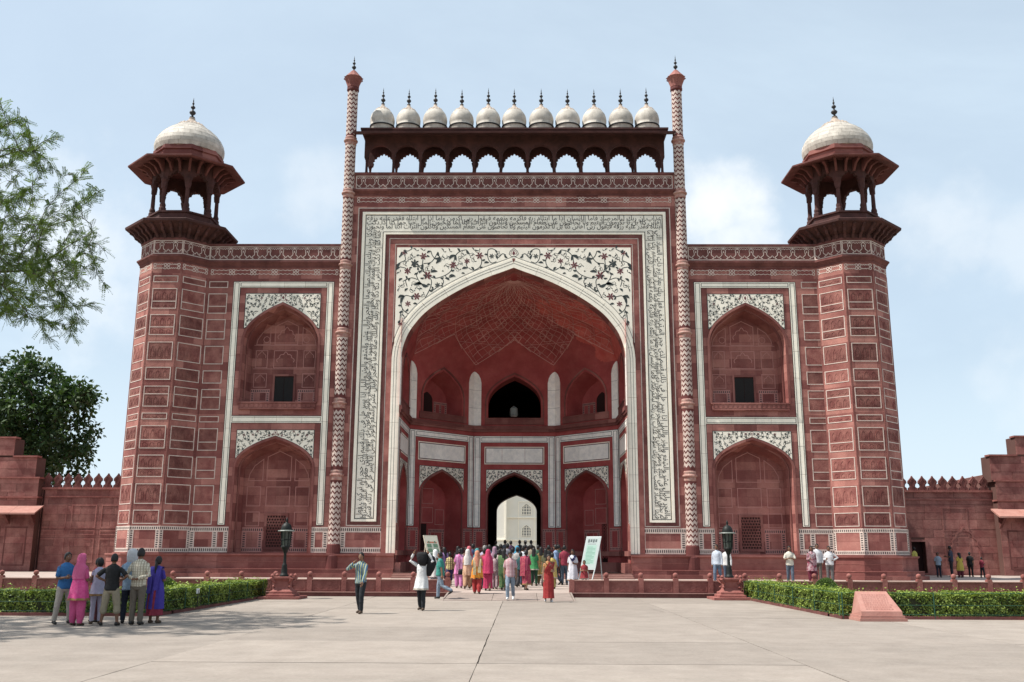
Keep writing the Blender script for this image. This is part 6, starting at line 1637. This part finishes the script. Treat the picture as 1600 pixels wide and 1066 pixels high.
def finish_figure(f, dg):
    s = f; ev = f['tmp'].evaluated_get(dg); me = ev.to_mesh(); nv, npo = len(me.vertices), len(me.polygons)
    co = np.empty(nv * 3, np.float32); me.vertices.foreach_get('co', co); co = co.reshape(-1, 3)
    verts = [tuple(v) for v in co.tolist()]; faces = [tuple(p.vertices) for p in me.polygons]
    bvh = BVHTree.FromPolygons([V3(v) for v in f['mb'].v], f['mb'].f); src = f['mb'].m; mi = []
    # the surface belongs to the nearest piece; deeper pieces are covered, so ask from a little outside
    for p in me.polygons:
        q = bvh.find_nearest(p.center + p.normal * .012); mi.append(src[q[2]])
    from mathutils import noise as nz_
    off = V3((s['x'] * 7.3, s['y'] * 3.1, 0)); skin_v = np.ones(nv, bool)
    for p, m_i in zip(me.polygons, mi):
        if m_i != 0: skin_v[list(p.vertices)] = False
    for i in range(nv):
        if not skin_v[i]:
            v = me.vertices[i]; c_ = v.co; a_ = nz_.noise(V3((c_.x * 9, c_.y * 9, c_.z * 5.5)) + off) * .0075 + nz_.noise(V3((c_.x * 17, c_.y * 17, c_.z * 24)) + off) * .0035
            q_ = c_ + v.normal * a_; verts[i] = (q_.x, q_.y, q_.z)
    ev.to_mesh_clear()
    zmin = co[:, 2].min(); mb = MB(); mb.v, mb.f, mb.m = verts, faces, mi; M_ = f['slots']; slot = f['slotf']; nb = len(faces)
    for (w_, d, lat, pn) in f['hands']: hand(mb, w_, d, lat, pn, 0)
    hc = (0, f['ny'] + .022 + s['lean'] * .05, 1.60)
    ms = {'white': slot(EYEW), 'eye': slot(EYE), 'brow': slot(HAIR), 'lip': slot(LIP)}
    head_mesh(mb, hc, s['yaw'], s['pitch'], 0, ms)
    H = 1.725; k = s['h'] / H; zz = s['z'] if s['z'] is not None else ground_z(s['x'], s['y'])
    R = thing('person', s['label'], 'person', (s['x'], s['y'], zz - zmin * k + .002), math.radians(s['face']), group=s['group'], scale=(k * s['build'], k * s['build'], k))
    body = mb.mesh('body', M_, False); body.polygons.foreach_set('use_smooth', [True] * len(body.polygons)); put('body', body, R, world=False)
    if s['hair']:
        b = MB(); hair_mesh(b, hc, s['yaw'], s['pitch'], 'short' if any(g[0] in ('headscarf', 'veil', 'hood') for g in s['garments']) else s['hair']); put('hair', b.mesh('hair', s['hairm'] or HAIR, True), R, world=False)
    fem = s['sex'] == 'f'; w = .88 if fem else 1.0; ft = s['fat']; rn = random.Random(s['label']); ph = rn.uniform(0, 6)
    cl = lambda c: c if isinstance(c, bpy.types.Material) else cloth(c)
    for gname, col, *arg in s['garments']:
        b = MB(); a0 = arg[0] if arg else None; yy = s['lean'] * .3
        sway = .05 if s['pose'] in ('walk', 'walk2') else 0
        if gname == 'kurta':
            hz = a0 or .55
            ring_loft(b, [(1.34, .188 * w, .125, 0, s['lean'] * .44), (1.25, .192 * w, .142, 0, s['lean'] * .35), (1.10, .178 * w * ft, .138 * ft, 0, s['lean'] * .2), (1.0, .186 * ft, .146 * ft, 0, .0), (.88, .205 * ft, .165 * ft, 0, sway * .2), (.74, .218 * ft, .182 * ft, 0, sway * .5), ((.74 + hz) / 2, .226 * ft, .195 * ft, 0, sway * .8), (hz, .236 * ft, .205 * ft, 0, sway)], 40, 0, False, .075, 7, ph)
        elif gname == 'skirt':
            hz = a0 or .10
            ring_loft(b, [(1.05, .162 * ft, .125 * ft), (.98, .180 * ft, .142 * ft), (.88, .198 * ft, .165 * ft), (.70, .205 * ft, .185 * ft, 0, sway * .3), (.50, .208 * ft, .195 * ft, 0, sway * .6), (.30, .214, .205, 0, sway), (hz, .225, .22, 0, sway)], 44, 0, False, .07, 8, ph)
        elif gname == 'sari':
            hz = a0 or .09
            ring_loft(b, [(1.08, .165 * ft, .125 * ft), (.98, .182 * ft, .146 * ft), (.86, .200 * ft, .168 * ft), (.65, .198 * ft, .182 * ft, 0, sway * .3), (.40, .195, .188, 0, sway * .6), (.22, .200, .198, 0, sway), (hz, .212, .21, 0, sway)], 44, 0, False, .06, 9, ph)
            # the end of the cloth, wound over the chest and hanging behind from the left shoulder
            strip_along(b, [((.17 * w, .06, 1.0), (.15, .1, .95)), ((.09, .155, 1.12), (.35, .0, .9)), ((-.02, .165, 1.25), (.55, .0, .8)), ((-.11 * w, .115, 1.37), (.8, .1, .55)), ((-.15 * w, .0, 1.46), (.95, 0, .2)), ((-.12 * w, -.10, 1.42), (1, 0, .1)), ((-.10, -.15, 1.28), (1, 0, 0)), ((-.08, -.175, 1.05), (1, 0, 0)), ((-.07, -.20, .82), (1, 0, 0)), ((-.07, -.215, .60), (1, 0, 0))], .26)
        elif gname == 'headscarf':
            c = hc; ya = math.degrees(s['yaw']); gp = lambda j, ang: j >= 2 and j < 8 and abs((ang - 90 - ya + 180) % 360 - 180) < (52 if j < 7 else 30)
            ring_loft(b, [(c[2] + .150, .012, .014, c[0], c[1] - .01), (c[2] + .142, .048, .06, c[0], c[1] - .01), (c[2] + .11, .082, .10, c[0], c[1] - .01), (c[2] + .06, .100, .122, c[0], c[1] - .012), (c[2] + .0, .108, .13, c[0], c[1] - .018), (c[2] - .06, .108, .128, c[0], c[1] - .022), (c[2] - .11, .11, .122, 0, c[1] - .03), (c[2] - .16, .145, .13, 0, c[1] - .03), (c[2] - .21, .20 * w, .15, 0, c[1] - .02), (c[2] - .30, .215 * w, .16, 0, .0), (a0 or 1.05, .20 * w, .165, 0, -.01)], 32, 0, False, .035, 6, ph, gp)
        elif gname == 'veil':      # a long cloth over the head falling to the knees behind
            c = hc; lo = a0 or .5; gp = lambda j, ang: j >= 2 and abs((ang - 90 + 180) % 360 - 180) < (50 if j < 7 else 62)
            ring_loft(b, [(c[2] + .152, .012, .014, 0, c[1] - .01), (c[2] + .142, .05, .062, 0, c[1] - .01), (c[2] + .10, .088, .105, 0, c[1] - .01), (c[2] + .03, .108, .13, 0, c[1] - .018), (c[2] - .06, .115, .13, 0, c[1] - .026), (c[2] - .14, .15, .135, 0, c[1] - .035), (c[2] - .21, .225 * w, .16, 0, -.01), (1.2, .245 * w, .19, 0, -.03), (1.0, .235, .20, 0, -.04), (.8, .245, .22, 0, -.05), (lo, .25, .23, 0, -.07)], 36, 0, False, .05, 7, ph, gp)
        elif gname == 'dupatta':   # worn across the chest, both ends down the back
            for e in (-1, 1):
                strip_along(b, [((0 * e, .155, 1.24), (0, .15, 1)), ((e * .09, .135, 1.32), (.3, .0, .9)), ((e * .12 * w, .06, 1.43), (.9, .0, .25)), ((e * .12 * w, -.05, 1.455), (1, 0, 0)), ((e * .11, -.125, 1.36), (1, 0, 0)), ((e * .11, -.155, 1.2), (1, 0, 0)), ((e * .10, -.175, 1.0), (1, 0, 0)), ((e * .10, -.20, .84 if e > 0 else .76), (1, 0, 0))], .13)
        elif gname == 'backpack':
            for z0, z1, d0, d1, ww in ((.98, 1.40, -.15, -.30, .15), (1.0, 1.2, -.30, -.35, .12)):
                ring_loft(b, [(z0, ww * .8, .05, 0, (d0 + d1) / 2), (z0 + .03, ww, abs(d1 - d0) / 2, 0, (d0 + d1) / 2), (z1 - .08, ww, abs(d1 - d0) / 2, 0, (d0 + d1) / 2), (z1, ww * .7, .04, 0, (d0 + d1) / 2 + .02)], 14)
            for e in (-1, 1): b.tube([(e * .1, -.16, 1.38), (e * .11, -.04, 1.465), (e * .11, .08, 1.42), (e * .12, .14, 1.28), (e * .14, .05, 1.08), (e * .13, -.14, 1.02)], .018, 6)
        elif gname == 'bag':
            e = a0 or 1; ring_loft(b, [(.62, .11, .04, e * .30, .02), (.64, .13, .055, e * .30, .02), (.80, .12, .05, e * .30, .02), (.86, .09, .025, e * .29, .02)], 14); b.tube([(e * .22, .02, .85), (e * .2, .02, 1.1), (e * .17, .0, 1.44), (e * .1, -.06, 1.46)], .012, 5)
        elif gname == 'headbag':   # a dark jacket and bag held up over the head
            ring_loft(b, [(1.785, .06, .06, -.03, .04), (1.78, .17, .13, -.03, .04), (1.71, .205, .16, -.02, .05), (1.60, .19, .15, -.03, .05), (1.46, .15, .14, -.04, .06), (1.36, .10, .08, -.05, .05)], 20, 0, True, .10, 4, ph)
            ring_loft(b, [(1.72, .07, .05, -.24, .02), (1.62, .15, .10, -.27, .0), (1.42, .17, .12, -.30, -.02), (1.22, .13, .10, -.26, -.02), (1.04, .06, .06, -.22, -.02)], 14, 0, True, .08, 5, ph)
        elif gname == 'cap':
            ring_loft(b, [(hc[2] + .145, .03, .04, 0, hc[1]), (hc[2] + .135, .07, .085, 0, hc[1]), (hc[2] + .09, .092, .115, 0, hc[1]), (hc[2] + .06, .094, .118, 0, hc[1])], 20); b.add([(-.07, hc[1] + .10, hc[2] + .075), (.07, hc[1] + .10, hc[2] + .075), (.05, hc[1] + .19, hc[2] + .06), (-.05, hc[1] + .19, hc[2] + .06)], [(0, 1, 2, 3)])
        elif gname == 'hood':
            gp = lambda j, ang: abs((ang - 90 + 180) % 360 - 180) < 60 and j > 1
            ring_loft(b, [(hc[2] + .17, .02, .03, 0, hc[1]), (hc[2] + .16, .07, .085, 0, hc[1]), (hc[2] + .11, .115, .13, 0, hc[1]), (hc[2] + .0, .135, .135, 0, hc[1] + .01), (hc[2] - .10, .125, .12, 0, hc[1]), (hc[2] - .16, .12, .10, 0, hc[1])], 26, 0, False, .02, 5, ph, gp)
        bord = ((.42, .30, .10), (.48, .42, .34), (.10, .03, .04), (.36, .20, .05))[rn.randrange(4)]
        if gname in ('kurta', 'skirt', 'sari') and rn.random() < .75:
            rr_ = {'kurta': (.236 * ft, .205 * ft), 'skirt': (.225, .22), 'sari': (.212, .21)}[gname]
            ring_loft(b, [(hz + .055, rr_[0] * .985 + .004, rr_[1] * .985 + .004, 0, sway), (hz + .004, rr_[0] + .005, rr_[1] + .005, 0, sway)], 40 if gname == 'kurta' else 44, 1, False, {'kurta': .075, 'skirt': .07, 'sari': .06}[gname], {'kurta': 7, 'skirt': 8, 'sari': 9}[gname], ph)
        me = b.mesh(gname, [cl(col), cl(bord)], True)
        o = put({'kurta': 'tunic', 'headbag': 'bag_over_head', 'hood': 'hood', 'bag': 'handbag'}.get(gname, gname), me, R, world=False)
    bpy.data.objects.remove(f['tmp']); bpy.data.meshes.remove(f['src'])
WHITE = (.68, .68, .68); JEANS = (.10, .15, .23); LJEANS = (.24, .31, .40); NAVY = (.018, .024, .045); KHAKI = (.30, .25, .16); BLK = (.018, .018, .020); MAGENTA = (.50, .03, .20); CRIM = (.38, .012, .06)
GRP = 'visitors walking to the gateway'
plaid_red = check_cloth('red_check_cloth', (.55, .50, .50), (.36, .03, .05), (.20, .03, .07), 20); plaid_cream = check_cloth('cream_check_cloth', (.52, .48, .38), (.30, .26, .20), None, 17); stripe_blue = check_cloth('blue_stripe_cloth', (.075, .14, .22), (.34, .36, .18), None, 15, True)
orange_print = mat('orange_print', (.62, .14, .02), .85, (.60, .36, .05), sscale=7, stain=.1, local=True); maroon_print = mat('maroon_print', (.15, .012, .035), .85, (.42, .32, .34), sscale=4.2, local=True)
rust = (.42, .035, .02)
# --- in front
person('young man in a blue and yellow striped shirt with one hand raised', -4.02, -22.28, 158, 1.66, top=stripe_blue, sleeve='long', bottom=(.02, .024, .03), shoe=SANDAL, arms=('swingf', 'head'), pose='walk2', skin=0, fine=True, yaw=.2)
person('person in a long white tunic holding a dark bag and jacket over the head', -2.48, -20.6, 165, 1.62, sex='f', top=WHITE, sleeve='long', bottom=(.025, .022, .032), shoe=SANDAL, arms=('over', 'over'), pose='walk2', skin=0, hair='bob', garments=(('kurta', WHITE, .62), ('headbag', (.012, .012, .015))), fine=True)
person('man in a teal shirt and light blue jeans striding off with one foot raised', -2.5, -13.84, 78, 1.68, top=(.02, .27, .22), sleeve='short', bottom=LJEANS, arms=('swingb', 'head'), pose='kick', skin=0, fine=True, fat=1.15, group=GRP)
person('man in a red and white checked shirt and blue jeans walking towards the plaza', .06, -14.15, 176, 1.72, top=plaid_red, sleeve='short', bottom=LJEANS, shoe=SHOE_W, arms=('down', 'down'), pose='walk', pitch=-.45, skin=0, fine=True, shirt_z=.80)
person('woman in a red sari with a gold bodice and dark border facing the plaza', 1.41, -15.18, 190, 1.63, sex='f', top=(.48, .20, .05), sleeve='cap', bottom=rust, legs='bare', shoe=SHOE_W, hair='long', arms=('bent', 'down'), pose='walk2', skin=2, garments=(('sari', (.34, .012, .012), .14), ('dupatta', (.20, .15, .07))), fine=True)
# --- the group by the left hedge
GL = 'group standing by the left hedge'
person('boy in a bright blue T-shirt and beige trousers at the left end of the group', -10.25, -26.75, -128, 1.63, top=(.02, .16, .42), bottom=(.42, .37, .31), arms=('bent', 'bent'), pose='wide', skin=1, fine=True)
person('woman in a bright pink tunic, loose pink trousers and pink headscarf', -9.66, -27.3, -15, 1.58, sex='f', top=(.62, .06, .22), sleeve='short', bottom=(.62, .06, .22), legs='salwar', hair='braid', arms=('bent', 'bent'), skin=1, yaw=-.5, garments=(('kurta', printed((.54, .055, .20), (.56, .10, .24), 6), .60), ('headscarf', (.66, .09, .25), 1.12)), fine=True, fat=1.1)
person('child in a red top half hidden beside the woman in pink', -9.74, -26.2, -30, 1.49, sex='m', top=(.50, .03, .05), bottom=(.10, .02, .03), arms=('bent', 'bent'), skin=1, fine=True, hair='short')
person('girl in a pale lavender dress and leggings with a patterned scarf at her hip', -9.46, -26.75, 35, 1.50, sex='f', top=(.48, .46, .66), sleeve='cap', bottom=(.50, .48, .64), hair='bob', arms=('bent', 'bent'), skin=1, yaw=.7, garments=(('kurta', (.50, .48, .66), .72),), fine=True, build=.92)
person('teenager in a black shirt and khaki knee-length trousers with hands on hips', -8.93, -27.25, 5, 1.60, top=(.015, .015, .016), bottom=KHAKI, legs='capri', arms=('hip', 'hip'), pose='wide', skin=1, fine=True)
person('man in a light blue shirt and dark trousers with a white hood over his head', -8.80, -26.55, 8, 1.67, top=(.24, .37, .52), sleeve='short', bottom=NAVY, arms=('bent', 'bent'), skin=1, garments=(('hood', (.55, .56, .58)),), fine=True, shirt_z=.78)
person('man in a cream checked shirt clasping his hands behind him', -8.42, -27.0, -4, 1.72, top=plaid_cream, sleeve='long', bottom=(.15, .12, .09), arms=('back', 'back'), pose='stand', skin=1, fine=True, shirt_z=.86)
person('woman in a violet blue dress with a long braid ending the group', -8.22, -26.4, -12, 1.54, sex='f', top=(.05, .03, .32), sleeve='short', bottom=(.25, .02, .05), legs='bare', hair='braid', arms=('bent', 'bent'), skin=1, garments=(('skirt', (.30, .02, .04), .20), ('kurta', (.06, .04, .36), .36), ('dupatta', (.07, .05, .40))), fine=True)
# --- the crowd going in
person('woman in a pale pink tunic and trousers at the left of the crowd', -2.14, -8.7, 6, 1.60, sex='f', top=(.66, .15, .42), bottom=(.66, .18, .45), legs='salwar', hair='bun', pose='walk2', skin=0, garments=(('kurta', printed((.58, .14, .37), (.62, .30, .46), 8), .62), ('dupatta', (.70, .28, .52))), group=GRP)
person('child in a yellow striped top and navy shorts beside the woman in pink', -2.62, -7.6, 10, 1.42, sex='f', top=check_cloth('yellow_band_cloth', (.60, .50, .22), (.12, .08, .05), None, 9), bottom=(.04, .035, .12), legs='capri', hair='bob', pose='walk', skin=0, group=GRP)
person('woman in a white headscarf behind the man in teal', -2.95, -10.9, 20, 1.60, sex='f', top=(.62, .60, .58), sleeve='long', bottom=(.45, .42, .42), legs='salwar', hair='bun', skin=0, garments=(('kurta', printed((.55, .53, .50), (.44, .40, .40), 9), .6), ('headscarf', (.66, .66, .66))), group=GRP)
person('woman in a peach tunic and white headscarf with a black handbag', -1.75, -9.45, 0, 1.58, sex='f', top=(.60, .30, .18), bottom=(.50, .27, .14), legs='salwar', hair='bun', pose='walk', skin=2, garments=(('kurta', printed((.55, .30, .18), (.62, .46, .34)), .60), ('headscarf', (.66, .62, .58)), ('bag', BLK, -1)), group=GRP)
person('woman in an orange printed tunic, red trousers and orange headscarf', -1.25, -11.8, 0, 1.60, sex='f', top=orange_print, bottom=(.45, .02, .02), legs='salwar', hair='bun', pose='walk2', skin=0, garments=(('kurta', orange_print, .58), ('headscarf', (.62, .22, .12), 1.10), ('dupatta', (.55, .42, .22))), group=GRP, fine=True, fat=1.1)
person('woman wrapped head to ankle in a crimson sari amid the crowd', -.89, -10.15, -3, 1.60, sex='f', top=CRIM, bottom=CRIM, legs='bare', hair='bun', pose='walk2', skin=0, garments=(('sari', (.50, .012, .09)), ('veil', (.54, .014, .10), .72)), group=GRP, fine=True)
person('person in dark grey trousers and rust top hidden behind the orange tunic', -1.08, -9.2, 0, 1.62, top=(.30, .05, .05), bottom=(.06, .06, .08), pose='walk', skin=1, group=GRP)
person('woman in a red turban-like scarf seen over the white headscarf', -1.78, -7.9, 0, 1.66, sex='f', top=(.40, .10, .12), bottom=(.2, .05, .06), hair='bun', skin=0, garments=(('headscarf', (.55, .10, .13)), ('kurta', (.4, .1, .12))), group=GRP)
person('woman in a teal headscarf and purple printed tunic', -1.42, -8.3, 12, 1.58, sex='f', top=(.10, .05, .20), bottom=(.08, .05, .14), hair='bun', skin=0, garments=(('headscarf', (.05, .28, .28), 1.3), ('kurta', mat('purple_print', (.10, .04, .22), .85, (.30, .16, .45), sscale=5, local=True), .6)), group=GRP)
person('grey-haired man in a lavender shirt within the crowd', -1.14, -7.4, 0, 1.70, top=(.44, .40, .55), bottom=(.1, .1, .12), hairm=GREY, skin=0, group=GRP)
person('person in a dark blue shirt in the shade left of the doorway', -1.75, -5.2, 0, 1.72, top=(.03, .05, .14), bottom=BLK, skin=1, group=GRP)
person('woman in a purple scarf in the shade beside the map board', -2.95, -6.5, 40, 1.60, sex='f', top=(.14, .06, .16), bottom=(.06, .03, .08), hair='long', skin=1, garments=(('dupatta', (.30, .16, .36)), ('kurta', (.12, .05, .14))), group=GRP)
person('woman in a mauve headscarf before the dark doorway', -.72, -6.8, 0, 1.62, sex='f', top=(.32, .14, .22), bottom=(.2, .1, .15), hair='bun', skin=0, garments=(('headscarf', (.36, .20, .28)), ('kurta', printed((.28, .11, .18), (.40, .26, .30), 9))), group=GRP)
person('woman in a magenta tunic with black hair beside the mauve headscarf', -.46, -8.2, 8, 1.58, sex='f', top=(.48, .06, .20), bottom=(.35, .04, .12), legs='salwar', hair='long', skin=0, garments=(('kurta', printed((.44, .05, .18), (.50, .20, .14), 11)),), group=GRP)
person('child in a pale pink top just behind the crimson sari', -.62, -9.3, -5, 1.42, sex='f', top=(.45, .30, .32), bottom=(.42, .28, .32), hair='bun', skin=1, pose='walk2', group=GRP)
person('woman in a dark green sari left of the checked shirt', -.26, -9.75, -8, 1.62, sex='f', top=(.14, .18, .10), sleeve='short', bottom=(.03, .10, .04), legs='bare', hair='long', pose='walk2', skin=0, garments=(('sari', printed((.03, .10, .045), (.14, .17, .06), 8)),), group=GRP)
person('woman in a red skirt between the crimson and green saris', -.50, -8.9, -6, 1.56, sex='f', top=(.50, .40, .38), bottom=(.55, .06, .05), legs='bare', hair='bun', pose='walk', skin=2, garments=(('skirt', printed((.48, .05, .05), (.55, .28, .12), 9), .45),), group=GRP)
person('man in a pale grey shirt with his back to us near the doorway', -.50, -4.6, 0, 1.70, top=(.36, .35, .38), bottom=(.08, .08, .1), skin=1, group=GRP)
person('man in a mid grey shirt second in line near the doorway', -.20, -4.0, 3, 1.72, top=(.26, .25, .30), bottom=(.05, .05, .06), skin=1, group=GRP)
person('short person in a lilac grey shirt near the doorway', .05, -5.6, -3, 1.56, top=(.36, .34, .42), bottom=(.06, .06, .08), skin=1, group=GRP)
person('woman in a bright blue headscarf near the doorway', .26, -5.2, 0, 1.62, sex='f', top=(.02, .18, .30), bottom=(.03, .1, .2), hair='bun', skin=0, garments=(('headscarf', (.02, .26, .42)), ('kurta', (.02, .2, .32))), group=GRP)
person('stout man in a long white shirt and jeans walking in', .52, -6.3, -2, 1.66, top=(.70, .72, .74), sleeve='long', bottom=JEANS, shirt_z=.66, arms=('swingb', 'swingf'), pose='walk2', fat=1.22, skin=0, group=GRP)
person('woman in a maroon sari leaning slightly, right of the checked shirt', .65, -9.7, -30, 1.58, sex='f', top=(.40, .02, .10), sleeve='short', bottom=(.22, .012, .05), legs='bare', hair='bun', pose='walk2', arms=('bent', 'bent'), skin=1, garments=(('sari', printed((.24, .014, .06), (.34, .10, .09), 9), .22), ('dupatta', (.20, .012, .05))), group=GRP)
person('woman in a bright green top behind the white shirt', 1.0, -7.0, -12, 1.60, sex='f', top=(.02, .22, .08), bottom=(.03, .10, .05), hair='long', skin=0, garments=(('kurta', printed((.02, .19, .07), (.10, .28, .10), 9), .7),), group=GRP)
person('woman in a mustard dress before the dark jamb', 1.32, -6.2, -5, 1.62, sex='f', top=(.20, .14, .03), bottom=(.16, .11, .03), hair='long', skin=1, garments=(('kurta', printed((.19, .13, .03), (.10, .06, .03), 7), .4),), group=GRP)
person('man in a black shirt in the shade right of the doorway', 1.68, -5.4, 0, 1.68, top=(.016, .016, .018), bottom=BLK, arms=('hip', 'bent'), skin=1, group=GRP)
person('child in a yellow top behind the woman in red', 1.74, -9.0, 20, 1.45, sex='f', top=(.55, .38, .06), bottom=(.45, .35, .08), hair='bob', skin=2, garments=(('kurta', (.55, .40, .08), .5),), group=GRP)
person('man in a light blue shirt and navy trousers striding to the left', 1.98, -6.3, 62, 1.72, top=(.22, .34, .55), sleeve='long', bottom=NAVY, arms=('swingb', 'swingf'), pose='walk', skin=0, group=GRP, shirt_z=.78)
person('man in a crimson shirt and jeans near the notice board', 2.35, -6.4, 4, 1.70, top=(.30, .02, .05), bottom=(.06, .09, .13), skin=0, group=GRP)
person('girl in a white dress and navy scarf standing behind the railing end', 2.56, -9.3, 170, 1.60, sex='f', top=(.66, .66, .70), sleeve='short', bottom=(.6, .6, .65), legs='salwar', hair='long', arms=('bent', 'down'), skin=1, garments=(('kurta', (.66, .66, .72), .38), ('dupatta', (.04, .03, .12))), group=GRP, fine=True)
person('small child in a red frock standing behind the railing by the notice board', 3.02, -9.6, 175, 1.18, sex='f', top=(.32, .02, .03), sleeve='cap', bottom=(.60, .50, .45), hair='bob', arms=('bent', 'bent'), skin=0, garments=(('kurta', (.30, .02, .03), .68),), group=GRP, build=1.05)
for i, (px, py, lab, c, ph) in enumerate(((.35, 3.0, 'person in a black shirt inside the doorway at its centre', (.03, .03, .035), 1.66), (.95, 1.6, 'person in a dark brown shirt entering the doorway on its right', (.06, .04, .03), 1.64), (-.45, 3.8, 'person in a slate shirt inside the doorway on its left', (.10, .11, .14), 1.68), (.66, 6.0, 'person in a white cap and shirt deep inside the doorway', (.6, .58, .55), 1.68), (-.1, .6, 'person in a dark purple shirt at the threshold', (.07, .03, .08), 1.60), (-1.0, 5.2, 'person in a grey green shirt deep inside the doorway', (.10, .12, .10), 1.66), (1.25, -2.5, 'person in a deep green shirt before the doorway step', (.03, .09, .05), 1.62), (-1.2, -3.0, 'person in a plum shirt before the doorway step', (.16, .05, .10), 1.60))):
    person(lab, px, py, random.uniform(-12, 12), ph, z=FL_Z if py > -.6 else None, top=c, bottom=BLK, skin=1, hair='short', garments=(('cap', (.62, .6, .56)),) if i == 3 else (), group=GRP)
for i, (px, py, lab, c, ph, sx) in enumerate(((-2.2, -6.2, 'woman in a dusty rose tunic at the left rear of the crowd', (.34, .14, .15), 1.56, 'f'), (-1.95, -7.0, 'person in a brown striped shirt behind the woman in pink', (.14, .09, .06), 1.62, 'm'), (-.98, -5.8, 'man in a faded denim shirt at the rear of the crowd', (.12, .16, .22), 1.70, 'm'), (-.3, -6.6, 'woman in a wine red shawl at the rear of the crowd', (.20, .02, .05), 1.57, 'f'), (.42, -8.3, 'boy in a dark teal shirt behind the maroon sari', (.02, .09, .10), 1.46, 'm'), (.9, -4.6, 'man in a sand coloured shirt near the doorway', (.34, .27, .18), 1.71, 'm'), (.62, -3.2, 'man in a charcoal shirt near the doorway', (.05, .05, .055), 1.66, 'm'), (-.75, -2.6, 'woman in an ochre shawl near the doorway', (.30, .17, .04), 1.55, 'f'), (2.15, -4.6, 'man in a bottle green shirt in the shade by the right wall', (.02, .07, .045), 1.69, 'm'), (-2.5, -4.2, 'person in a black tunic in the shade by the left wall', (.02, .018, .022), 1.60, 'f'), (1.5, -7.6, 'woman in a dark olive tunic beside the yellow child', (.10, .10, .04), 1.58, 'f'), (.28, -7.4, 'man in a light striped shirt hidden behind the white shirt', (.40, .38, .36), 1.64, 'm'))):
    person(lab, px, py, random.uniform(-30, 30), ph, sex=sx, top=c, bottom=(.05, .045, .05), skin=i % 2, hair='long' if sx == 'f' else 'short', pose=('walk', 'walk2')[i % 2], garments=(('kurta', c, .6),) if sx == 'f' else (), group=GRP)
# --- on the terrace to the right
GT = 'visitors on the right-hand terrace'
person('man in a pale blue shirt and jeans walking behind the right lamp, on its left', 9.22, -5.6, 150, 1.74, top=(.50, .56, .66), sleeve='long', bottom=JEANS, arms=('down', 'down'), pose='walk', skin=1, fine=True)
person('man in a white shirt and jeans partly hidden by the right lamp', 9.72, -5.2, 152, 1.66, top=(.68, .68, .68), sleeve='long', bottom=JEANS, pose='walk2', skin=1, fine=True)
person('man in a cream shirt and jeans with folded arms alone on the terrace', 12.62, -5.0, 175, 1.68, top=(.64, .60, .50), bottom=(.09, .12, .17), arms=('crossed', 'crossed'), pose='walk2', skin=1, fine=True)
person('woman in a maroon and white printed tunic on the terrace', 13.85, -4.2, 165, 1.66, sex='f', top=maroon_print, sleeve='long', bottom=(.15, .012, .035), legs='salwar', hair='long', arms=('down', 'bent'), skin=1, garments=(('kurta', maroon_print, .55), ('dupatta', (.45, .35, .38))), fine=True)
person('man in a white shirt and brown trousers behind the round shrub, further back', 14.42, -3.2, 170, 1.74, top=(.62, .63, .66), sleeve='long', bottom=(.14, .12, .10), skin=1, fine=True)
person('man in a white shirt and grey trousers with one hand on his hip', 14.60, -4.4, 160, 1.66, top=(.66, .66, .68), sleeve='long', bottom=(.14, .13, .13), arms=('hip', 'bent'), skin=1, lean=.05, fat=1.1, fine=True)
# --- far right, by the boundary wall
person('man in a yellow shirt standing at the dark doorway by the right tower', 24.45, 10.6, 30, 1.70, top=(.55, .48, .05), sleeve='long', bottom=BLK, skin=1)
person('boy in a pale blue shirt and dark trousers near the right wall', 23.75, 5.6, 170, 1.36, top=(.30, .38, .48), bottom=(.02, .025, .05), pose='stand', skin=1)
person('man in dark blue standing behind the girl in yellow', 25.6, 8.2, 60, 1.75, top=(.04, .05, .09), bottom=(.03, .03, .04), arms=('bent', 'bent'), skin=1)
person('girl in a yellow flared dress over maroon trousers', 24.95, 5.6, 10, 1.36, sex='f', top=(.60, .42, .02), bottom=(.14, .015, .03), legs='salwar', hair='long', skin=1, garments=(('kurta', (.62, .44, .02), .45),), build=1.12)
person('person in black clothes to the right of the girl in yellow', 26.25, 7.2, -40, 1.40, top=(.02, .02, .022), bottom=BLK, skin=1)
person('child in a maroon top at the right end of the terrace group', 26.35, 6.0, -70, 1.12, top=(.28, .02, .05), bottom=(.02, .02, .03), arms=('bent', 'bent'), pose='wide', skin=1)
for f in PEOPLE: build_figure(f)
DG = bpy.context.evaluated_depsgraph_get(); DG.update()
for f in PEOPLE: finish_figure(f, DG)
